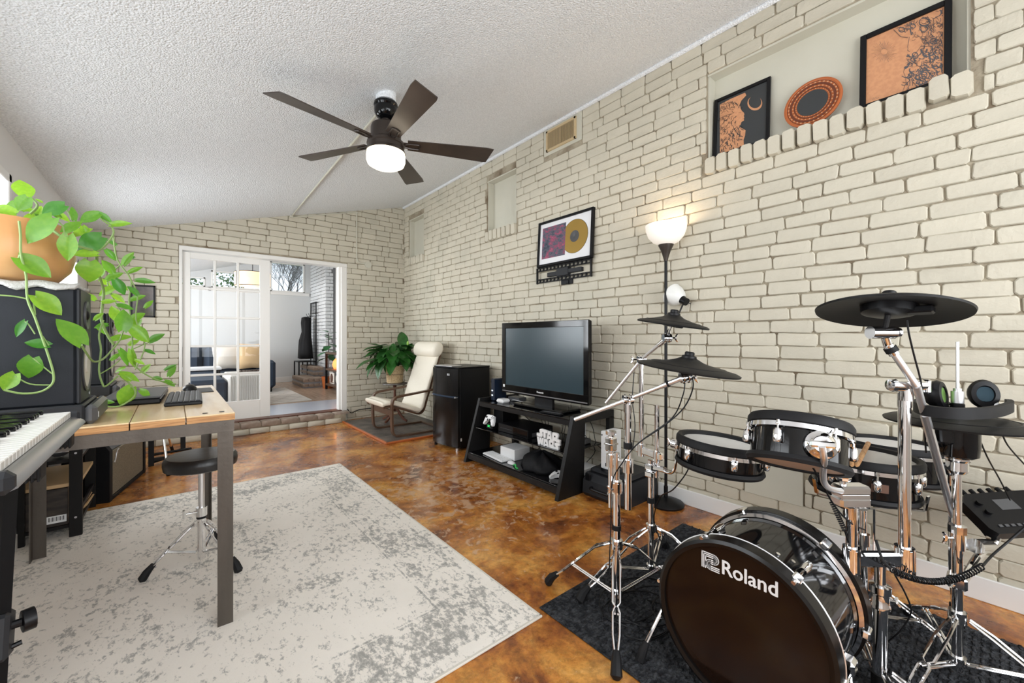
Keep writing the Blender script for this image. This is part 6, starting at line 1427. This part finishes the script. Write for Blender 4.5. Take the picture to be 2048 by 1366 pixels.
def stroke(pts):
    for a_, c_ in zip(pts, pts[1:]):
        p_, q_ = V((*a_, 0)), V((*c_, 0)); d_ = q_ - p_; b.box((p_ + q_) / 2, (d_.length + s_ * .8, s_, .0012), 0, rot=(0, 0, math.atan2(d_.y, d_.x)), mx=TM)
def arc(cx_, cy_, r_, a0, a1, n=8): return [(cx_ + r_ * math.cos(math.radians(a0 + (a1 - a0) * i / n)), cy_ + r_ * math.sin(math.radians(a0 + (a1 - a0) * i / n))) for i in range(n + 1)]
for k in range(3):
    o_ = k * .0062; stroke([(o_, .0), (o_, .054 - o_)] + arc(.040, .0375, .0165 - o_, 90, -90) + arc(.029, .0165, .0045 + o_, 90, 270) + [(.058, .012 - o_)])

obj('emblem', b, m_print, t)
for sy in (1, -1):
    b = MB(); p0 = V((1.44, BYc + sy * .250, .262)); p1 = V((1.302, BYc + sy * .302, .05)); sp_ = obj('spur', MB().cyl(p0, p1, .0075, 10).box(p0, (.05, .035, .04), .008), m_chr, t); obj('rubber_foot', MB().tube([p1 + (p0 - p1) * .10, p1, V((p1.x - .015, p1.y + sy * .005, .012))], [.010, .015, .016], 10), m_rub, sp_)
t2 = thing('kick_pedal', 'black and chrome kick pedal behind the bass drum on the mat', 'pedal', (1.95, .5, MZ))
obj('base_plate', MB().bb((1.76, .45, MZ), (2.08, .56, .018), .003), m_bsat, t2); obj('footboard', MB().box((1.94, .505, .05), (.26, .075, .010), .003, rot=(0, -.13, 0)), m_bsat, t2)
obj('post', MB().cyl((1.80, .455, .012), (1.80, .455, .22), .010, 10).cyl((1.80, .555, .012), (1.80, .555, .22), .010, 10).cyl((1.80, .44, .215), (1.80, .57, .215), .009, 10), m_chr, t2); obj('beater', MB().cyl((1.80, .505, .215), (1.76, .505, .36), .004, 8).cyl((1.745, .505, .36), (1.785, .505, .37), .024, 14), m_chrb, t2)
# ---- stand C: right front, holds near tom and crash
CX_, CY_ = 1.775, .251
t = thing('cymbal_stand', 'thick chrome stand right of the bass drum with a two-tube clamp bracket', 'stand', (CX_, CY_, MZ))
obj('lower_tube', pole(MB(), CX_, CY_, .03, .335, .0195), m_chr, t); obj('height_collar', MB().lathe([(.02, .285), (.027, .29), (.027, .30), (.024, .305), (.024, .335), (.029, .34), (.029, .362), (.016, .366)], 24, M.Translation((CX_, CY_, 0))), m_chr, t); obj('rubber_boot', pole(MB(), CX_, CY_, .02, .075, .024), m_rub, t)
b = MB(); wing(b, (CX_ + .015, CY_ - .02, .315), RT - UP * .2, (.3, .3, .6)); obj('wing_nut', b, m_chr, t)
obj('inner_tube', pole(MB(), CX_, CY_, .35, .44, .0155), m_chr, t)
L1 = P(1703, 1100, 1.32); R1 = P(1809, 900, 1.32)
tripod(t, (CX_, CY_), .088, .035, [(1.50, .05), (2.02, .36), (1.80, -.05)], .0055, foot_r=.018)
zb = .452
b = MB(); b.box((0, 0, 0), (((L1 - R1) * V((1, 1, 0))).length, .030, .046), .007, mx=frame((L1.x * .5 + R1.x * .5, L1.y * .5 + R1.y * .5, zb), UP, (R1 - L1))); obj('clamp_bracket', b, m_chr, t)
obj('clamp_ring', pole(pole(MB(), L1.x, L1.y, .412, .492, .0235), L1.x, L1.y, .418, .486, .0245, 8), m_chr, t); obj('clamp_ring', pole(pole(MB(), R1.x, R1.y, .395, .492, .0260), R1.x, R1.y, .40, .486, .027, 8), m_chr, t)
obj('side_tube', pole(MB(), L1.x, L1.y, .262, .625, .0155), m_chr, t); obj('upper_tube', pole(MB(), R1.x, R1.y, .395, .955, .0165), m_chr, t); obj('tube_tip', pole(MB(), R1.x, R1.y, .945, .99, .0185), m_chr, t)
# tom holder block
hb = P(1700, 992, 1.30); Th = frame(hb, UP, RT)
b = MB(); b.box((.002, 0, .022), (.098, .050, .030), .007, mx=Th).box((.002, 0, -.016), (.098, .050, .034), .007, mx=Th).box((.002, 0, .004), (.088, .044, .012), .0, mx=Th); b.cyl(Th @ V((-.022, 0, .036)), Th @ V((-.022, 0, .050)), .010, 12).lathe([(0, .050), (.018, .050), (.021, .058), (.021, .066), (.017, .070), (0, .070)], 8, Th @ M.Translation((-.022, 0, 0))); b.cyl(Th @ V((0, 0, -.03)), Th @ V((0, 0, -.07)), .019, 14)
obj('holder_block', b, m_chr, t)
c2 = P(1597, 851, 1.28); n2 = (UP + RT * .25 + FW * .28).normalized()
td, T2 = drum('tom_drum', 'black electronic tom pad nearest the camera, tipped away above the bass drum', c2, .125, .115, n2, .62)
pb = P(1642, 890, 1.128)
tb_ = frame(pb, (-FW - RT * .45 + UP * .35)); b = MB(); b.lathe([(0, -.012), (.034, -.012), (.040, -.004), (.038, .004), (.026, .012), (.022, .020), (0, .022)], 28, tb_); b.box((0, 0, .012), (.018, .060, .026), .004, mx=tb_); wing(b, tb_ @ V((.02, 0, .01)), RT, (0, 0, 1)); obj('mount_bracket', b, m_chr, td)
obj('tom_rod', MB().tube(smooth([P(1644, 893, 1.105), P(1648, 920, 1.115), P(1646, 950, 1.16), P(1650, 968, 1.20), P(1662, 978, 1.24), P(1682, 982, 1.27)], 4), .0085, 12), m_chrb, t)
J = V((R1.x, R1.y, 1.003)) ; J = P(1812, 770, 1.315)
b = MB(); b.cyl(J - RT * .040, J + RT * .028, .021, 18).cyl(J + RT * .026, J + RT * .060, .017, 16); b.lathe([(0, 0), (.022, 0), (.019, -.012), (0, -.014)], 10, frame(J - RT * .040, RT)); b.box(J + RT * .066 - UP * .004, (.035, .022, .045), .005); b.cyl(J - UP * .05, J, .019, 14)
obj('boom_joint', b, m_chr, t)
E1 = P(1906, 1032, 1.44); Hh = P(1776, 690, 1.30); J2 = J - FW * .035
m1 = J2.lerp(E1, .45); b = MB(); b.tube([J2, J2.lerp(E1, .22)], .0105, 12); b.tube([J2.lerp(E1, .20), m1], .0125, 10); b.tube([m1, J2.lerp(E1, .70)], .0115, 12); b.tube([J2.lerp(E1, .70), E1], .0105, 12); b.tube([J2, Hh], .0105, 12); obj('boom_arm', b, m_chrb, t)
Hd = (Hh - J2).normalized(); b = MB(); b.cyl(Hh - Hd * .035, Hh + Hd * .0, .015, 14); tl_ = P(1768, 665, 1.29); b.cyl(tl_ - RT * .045, tl_ + RT * .030, .020, 18).cyl(Hh, tl_, .013, 12); b.cyl(tl_ + RT * .032, tl_ + RT * .046, .016, 10); obj('tilter', b, m_chr, t); obj('rubber_collar', MB().cyl(Hh - Hd * .025, Hh - Hd * .008, .0175, 14), m_rub, t)
nC = (UP + FW * .15 + RT * .18).normalized(); cC = P(1777, 613, 1.28)
obj('cymbal_rod', MB().tube([tl_, cC - nC * .025], .008, 10), m_bsat, t)
cymbal('cymbal_pad', 'large black cymbal pad seen from below, highest at the right of the kit', cC, .186, nC, .060, zrot=.6)
# ---- stand D: hi-hat
DX_, DY_ = 2.07, .094
t = thing('hi_hat_stand', 'chrome hi-hat stand at the far right under the wide black pad', 'stand', (DX_, DY_, MZ))
obj('lower_tube', pole(MB(), DX_, DY_, .03, .46, .0145), m_chr, t); obj('upper_tube', pole(MB(), DX_, DY_, .46, .72, .0115), m_chr, t); obj('height_collar', pole(pole(MB(), DX_, DY_, .445, .52, .020), DX_, DY_, .50, .525, .024, 10), m_chr, t)
b = MB(); wing(b, (DX_ - .02, DY_ + .01, .485), -RT, (0, 0, 1)); wing(b, (DX_ - .01, DY_ - .01, .34), -RT * 1, (0, 0, 1)); obj('wing_nut', b, m_chr, t)
tripod(t, (DX_, DY_), .212, .060, [(1.73, .19), (2.06, -.18), (2.36, .24)], .0056, foot_r=.018)
obj('leg_hub', pole(MB(), DX_, DY_, .195, .232, .024, 12), m_chr, t); obj('brace_hub', pole(MB(), DX_, DY_, .05, .078, .023, 12), m_chr, t); obj('chrome_cup', MB().lathe([(0, .705), (.02, .705), (.028, .715), (.028, .745), (.034, .752), (.034, .758), (0, .758)], 24, M.Translation((DX_, DY_, 0))), m_chr, t)
cx2, cy2 = DX_, DY_
obj('controller', MB().lathe([(0, .760), (.040, .760), (.052, .768), (.055, .80), (.055, .865), (.05, .872), (0, .872)], 32, M.Translation((cx2, cy2, 0))).box((cx2 - .03, cy2 + .025, .835), (.06, .05, .06), .01), m_black, t)
obj('pull_rod', MB().cyl((DX_ + .006, DY_, .87), (DX_ + .006, DY_, 1.155), .0045, 10), m_chrb, t)
obj('clutch', MB().cyl((DX_ + .006, DY_, .945), (DX_ + .006, DY_, .985), .0165, 14).cyl((DX_ + .006, DY_, .93), (DX_ + .006, DY_, .995), .011, 12), m_chrb, t)
cymbal('hi_hat_pad', 'wide flat black hi-hat pad carrying the headphones at the right edge', V((DX_ + .005, DY_, .895)), .192, UP, .05)
# headphones
t = thing('headphones', 'black over-ear headphones with green and blue inner cups, resting on the flat pad', 'headphones', (2.03, .08, .915))
hp = [P(1836, 778, 1.42), P(1834, 796, 1.36), P(1862, 808, 1.28), P(1925, 812, 1.24), P(1988, 806, 1.27), P(2020, 796, 1.36), P(2016, 784, 1.42)]
b = MB(); sm = smooth(hp, 5); sweep(b, [V((p_.x, p_.y, .934 + .004)) for p_ in sm], .034, .016, (0, 0, 1)); obj('headband', b, m_rub, t, sharp=60)
for c_, ry, m_in, nn in ((P(1874, 777, 1.43), 1, m_green, 'left'), (P(1966, 781, 1.45), 1, m_blue, 'right')):
    c_ = V((c_.x, c_.y, .968)); f_ = frame(c_, (-FW + RT * (.5 if nn == 'left' else -.55) + UP * .15))
    e_ = obj('ear_cup', MB().lathe([(0, -.030), (.028, -.028), (.044, -.012), (.048, .006), (.042, .018), (.028, .020), (.022, .010), (0, .008)], 26, f_ @ M.Diagonal((1.08, .86, 1, 1))), m_bsat, t)
    obj('inner_cloth', MB().lathe([(0, .009), (.024, .011), (.026, .016), (0, .013)], 18, f_), mat('%s_cup_cloth' % nn, (.12, .24, .05) if nn == 'left' else (.008, .03, .045), .8), e_)
    obj('yoke', MB().tube(smooth([f_ @ V((-.04, .0, -.02)), f_ @ V((-.052, 0, -.0)), f_ @ V((-.03, -.03, .02))], 3), .005, 6), m_chrb, e_)
# snare and its stand, drumsticks
nN = UP; c3 = P(1727, 913, 1.63); c3.z = .694
td, T3 = drum('snare_drum', 'black snare pad with a white mesh head carrying two drumsticks', c3, .165, .128, (UP + RT * .03).normalized(), .3, 8)
obj('badge', MB().box((0, 0, 0), (.002, .05, .03), 0, mx=T3 @ M.Rotation(-2.0, 4, 'Z') @ M.Translation((.167, 0, -.075))), m_brnd, td)
t = thing('snare_stand', 'chrome snare stand standing behind the bass drum', 'stand', (c3.x, c3.y, MZ))
sx_, sy_ = c3.x, c3.y; obj('tube', pole(pole(MB(), sx_, sy_, .03, .36, .0145), sx_, sy_, .36, .50, .011), m_chr, t); obj('clamp', MB().cyl((sx_, sy_, .34), (sx_, sy_, .385), .021, 14).cyl((sx_ - .02, sy_, .50), (sx_ + .02, sy_, .50), .02, 14), m_chr, t)
for k in range(3):
    a = k * 2 * PI / 3 + 2.4; c_, s_ = math.cos(a), math.sin(a); obj('basket_arm', sweep(MB(), [(sx_ + c_ * .01, sy_ + s_ * .01, .49), (sx_ + c_ * .10, sy_ + s_ * .10, .525), (sx_ + c_ * .181, sy_ + s_ * .181, .545), (sx_ + c_ * .190, sy_ + s_ * .190, .60)], .020, .006, (-s_, c_, 0)), m_chr, t)
tripod(t, (sx_, sy_), .20, .07, [(1.90, .58), (2.36, .52), (2.16, .10)], .0048, foot_r=.016)
for k, (a_, c_) in enumerate((((1706, 884), (1704, 931)), ((1737, 884), (1713, 933)))):
    p_ = P(*a_, 1.753); q_ = P(*c_, 1.425); p_.z = .716 ; q_.z = .721
    b = MB(); L_ = (p_ - q_).length; b.tube([q_, q_.lerp(p_, .04), q_.lerp(p_, .5), q_.lerp(p_, .97), p_], [.004, .0075, .0085, .0090, .005], 10)
    single('drumstick', b, m_stick, ('left', 'right')[k] + ' of the two worn wooden drumsticks lying on the snare head', 'drumstick', tuple(q_ - V((0, 0, .008))), 'drumsticks on the snare head')
c4 = P(1808, 903, 1.84); c4.x = 2.565; c4.y = .32; c4.z = .672
td, T4 = drum('floor_tom', 'black round tom pad behind the snare, closest to the brick wall', c4, .172, .135, (UP + RT * .04 + FW * .03).normalized(), .1, 6)
for k in range(3):
    a = k * 2 * PI / 3 + .5; c_, s_ = math.cos(a), math.sin(a); l_ = obj('leg', MB().tube([(c4.x + c_ * .182, c4.y + s_ * .182 * (1), c4.z - .03), (c4.x + c_ * .182, c4.y + s_ * .182, .20), (c4.x + c_ * .19, c4.y + s_ * .19, .03)], .006, 8), m_chr, td); obj('rubber_foot', MB().cyl((c4.x + c_ * .19, c4.y + s_ * .19, MZ * .5), (c4.x + c_ * .19, c4.y + s_ * .19, .035), .011, 10), m_rub, l_)
# drum sound module on its arm
t = thing('sound_module', 'black angular drum sound module on a clamp arm at the right edge by the wall', 'drum module', (2.45, -.12, .40))
mc_ = P(2000, 1030, 1.62); Tm = frame(mc_, (-RT * .12 - FW * .55 + UP * .8), RT)
obj('case', MB().prism([(-.105, -.06), (-.09, -.085), (.16, -.085), (.16, .085), (-.07, .085), (-.105, .05)], -.018, .022, Tm), m_bsat, t); obj('lower_case', MB().prism([(-.07, -.05), (.12, -.05), (.12, .06), (-.05, .06)], -.06, -.018, Tm), m_bsat, t)
obj('screen', MB().box((.04, .03, .0225), (.07, .045, .001), 0, mx=Tm), m_grey2, t); obj('lit_button', MB().box((.09, -.05, .0235), (.016, .016, .003), .001, mx=Tm), mat('pink_lit_button', (.8, .5, .5), .4, emis=((1, .5, .45), .6)), t)
for k in range(6): obj('jack', MB().cyl(Tm @ V((-.05 + k * .034, .085, .004)), Tm @ V((-.05 + k * .034, .112, .004)), .008, 10), m_bsat, t)
for k in range(5): obj('button', MB().box((-.06 + k * .022, -.055, .024), (.014, .010, .004), .001, mx=Tm), m_grey2, t)
for k in range(2): obj('dial', MB().cyl(Tm @ V((-.055, .0 + k * .04, .022)), Tm @ V((-.055, .0 + k * .04, .036)), .011, 14), m_bsat, t)
b = MB(); pD = V((DX_, DY_, .335)); b.box(pD, (.06, .05, .045), .008); b.tube([pD + RT * .02, P(1965, 1100, 1.46), P(1990, 1085, 1.55), mc_ - UP * .05], .013, 10); b.cyl(P(1950, 1092, 1.44), P(1978, 1092, 1.50), .024, 14); wing(b, P(1978, 1092, 1.50), RT, (0, 0, 1)); obj('clamp_arm', b, m_chr, t)
# cables
def helix(a, c, r_, n, rr, sag=0.):
    a, c = V(a), V(c); b = MB(); pts = []; f_ = frame(a, c - a)
    N_ = n * 8
    for i in range(N_ + 1):
        s_ = i / N_; an = 2 * PI * n * s_; pts.append(a.lerp(c, s_) + (f_.to_3x3() @ V((r_ * math.cos(an), r_ * math.sin(an), 0))) - UP * sag * 4 * s_ * (1 - s_))
    return b.tube(pts, rr, 5)
b = helix(P(1782, 1138, 1.25), P(1965, 1132, 1.36), .0085, 36, .0024, .045); b.tube(smooth([P(1965, 1132, 1.36), P(1985, 1110, 1.4), P(2020, 1080, 1.42), P(2060, 1045, 1.42)], 4), .004, 6); b.tube(smooth([P(1782, 1138, 1.25), P(1765, 1120, 1.27), P(1752, 1080, 1.30)], 3), .004, 6)
single('coiled_cable', b, m_bsat, 'thick coiled black cable sagging from the two-tube bracket to the right edge', 'cable')
b = helix(P(1663, 1003, 1.32), P(1690, 1062, 1.30), .006, 14, .0022); b.tube([P(1690, 1062, 1.3), P(1697, 1085, 1.30)], .003, 6); single('coiled_cable', b, m_bsat, 'short coiled black cable hanging under the chrome tom holder', 'cable')
def cable(pts, label, w=.0026): single('cable', MB().tube(smooth(pts, 5), w, 6), m_bsat, label, 'cable', group='black signal cables')
cable([P(1814, 640, 1.26), P(1818, 668, 1.26), P(1828, 710, 1.27), P(1842, 765, 1.28), P(1848, 820, 1.30), P(1850, 872, 1.36), P(1852, 905, 1.42)], 'thin black cable dropping from the highest right cymbal pad')
cable([P(1382, 745, 1.56), P(1386, 775, 1.57), P(1368, 815, 1.6), P(1330, 850, 1.64), P(1285, 880, 1.68), P(1262, 900, 1.70)], 'thin black cable looping from the lower left cymbal pad to its stand')
cable([P(1370, 760, 1.6), P(1366, 790, 1.6), P(1345, 835, 1.64), P(1290, 876, 1.68), P(1268, 895, 1.70), P(1245, 925, 1.72), P(1224, 965, 1.76), P(1222, 1040, 1.78), P(1218, 1150, 1.70)], 'thin black cable running down along the nearer left stand')
cable([P(1268, 745, 2.02), P(1265, 800, 2.0), P(1270, 850, 1.98), P(1266, 895, 1.95)], 'thin black cable hanging beside the rear left stand tube')
cable([P(1382, 925, 1.62), P(1370, 950, 1.64), P(1345, 980, 1.72), P(1320, 995, 1.85), P(1308, 1040, 1.93), P(1325, 1090, 1.90)], 'thin black cable curving from the leftmost tom to the floor')
cable([P(1618, 922, 1.22), P(1640, 960, 1.24), P(1668, 1010, 1.27), P(1700, 1045, 1.30), P(1730, 1060, 1.36)], 'thin black cable below the nearest tom pad')
cable([P(1955, 868, 1.42), P(1975, 915, 1.46), P(2000, 960, 1.52), P(2020, 1000, 1.58)], 'black cable with a plug running from the hi-hat controller to the module')
cable([P(2000, 855, 1.40), P(2015, 890, 1.44), P(2050, 930, 1.50)], 'black cable from under the hi-hat pad toward the right edge')
cable([P(1790, 1150, 1.35), P(1812, 1190, 1.35), P(1822, 1225, 1.36), P(1800, 1262, 1.38), P(1772, 1285, 1.42)], 'black cable curving below the bracket toward the mat')
b = MB(); r = random.Random(77)
for k in range(6):
    cx_, cy_ = 1.56 + r.uniform(-.1, .12), .93 + r.uniform(-.1, .12); pts = [(cx_ + (.10 + .02 * k) * math.cos(a * .7 + k), cy_ + (.07 + .015 * k) * math.sin(a * .7 + k), .016 + .0015 * (a % 3)) for a in range(8)]
    b.tube(smooth(pts, 4), .0026, 5)
o = single('cable_tangle', b, m_bsat, 'loose black cables coiled on the drum mat beside the bass drum', 'cables'); o['kind'] = 'stuff'
cable([(1.90, 5.92, .16), (1.95, 5.90, .10), (2.05, 5.90, .13), (2.3, 5.90, .135), (2.5, 5.91, .12)], 'black cable along the foot of the far brick wall beside the step', .006)
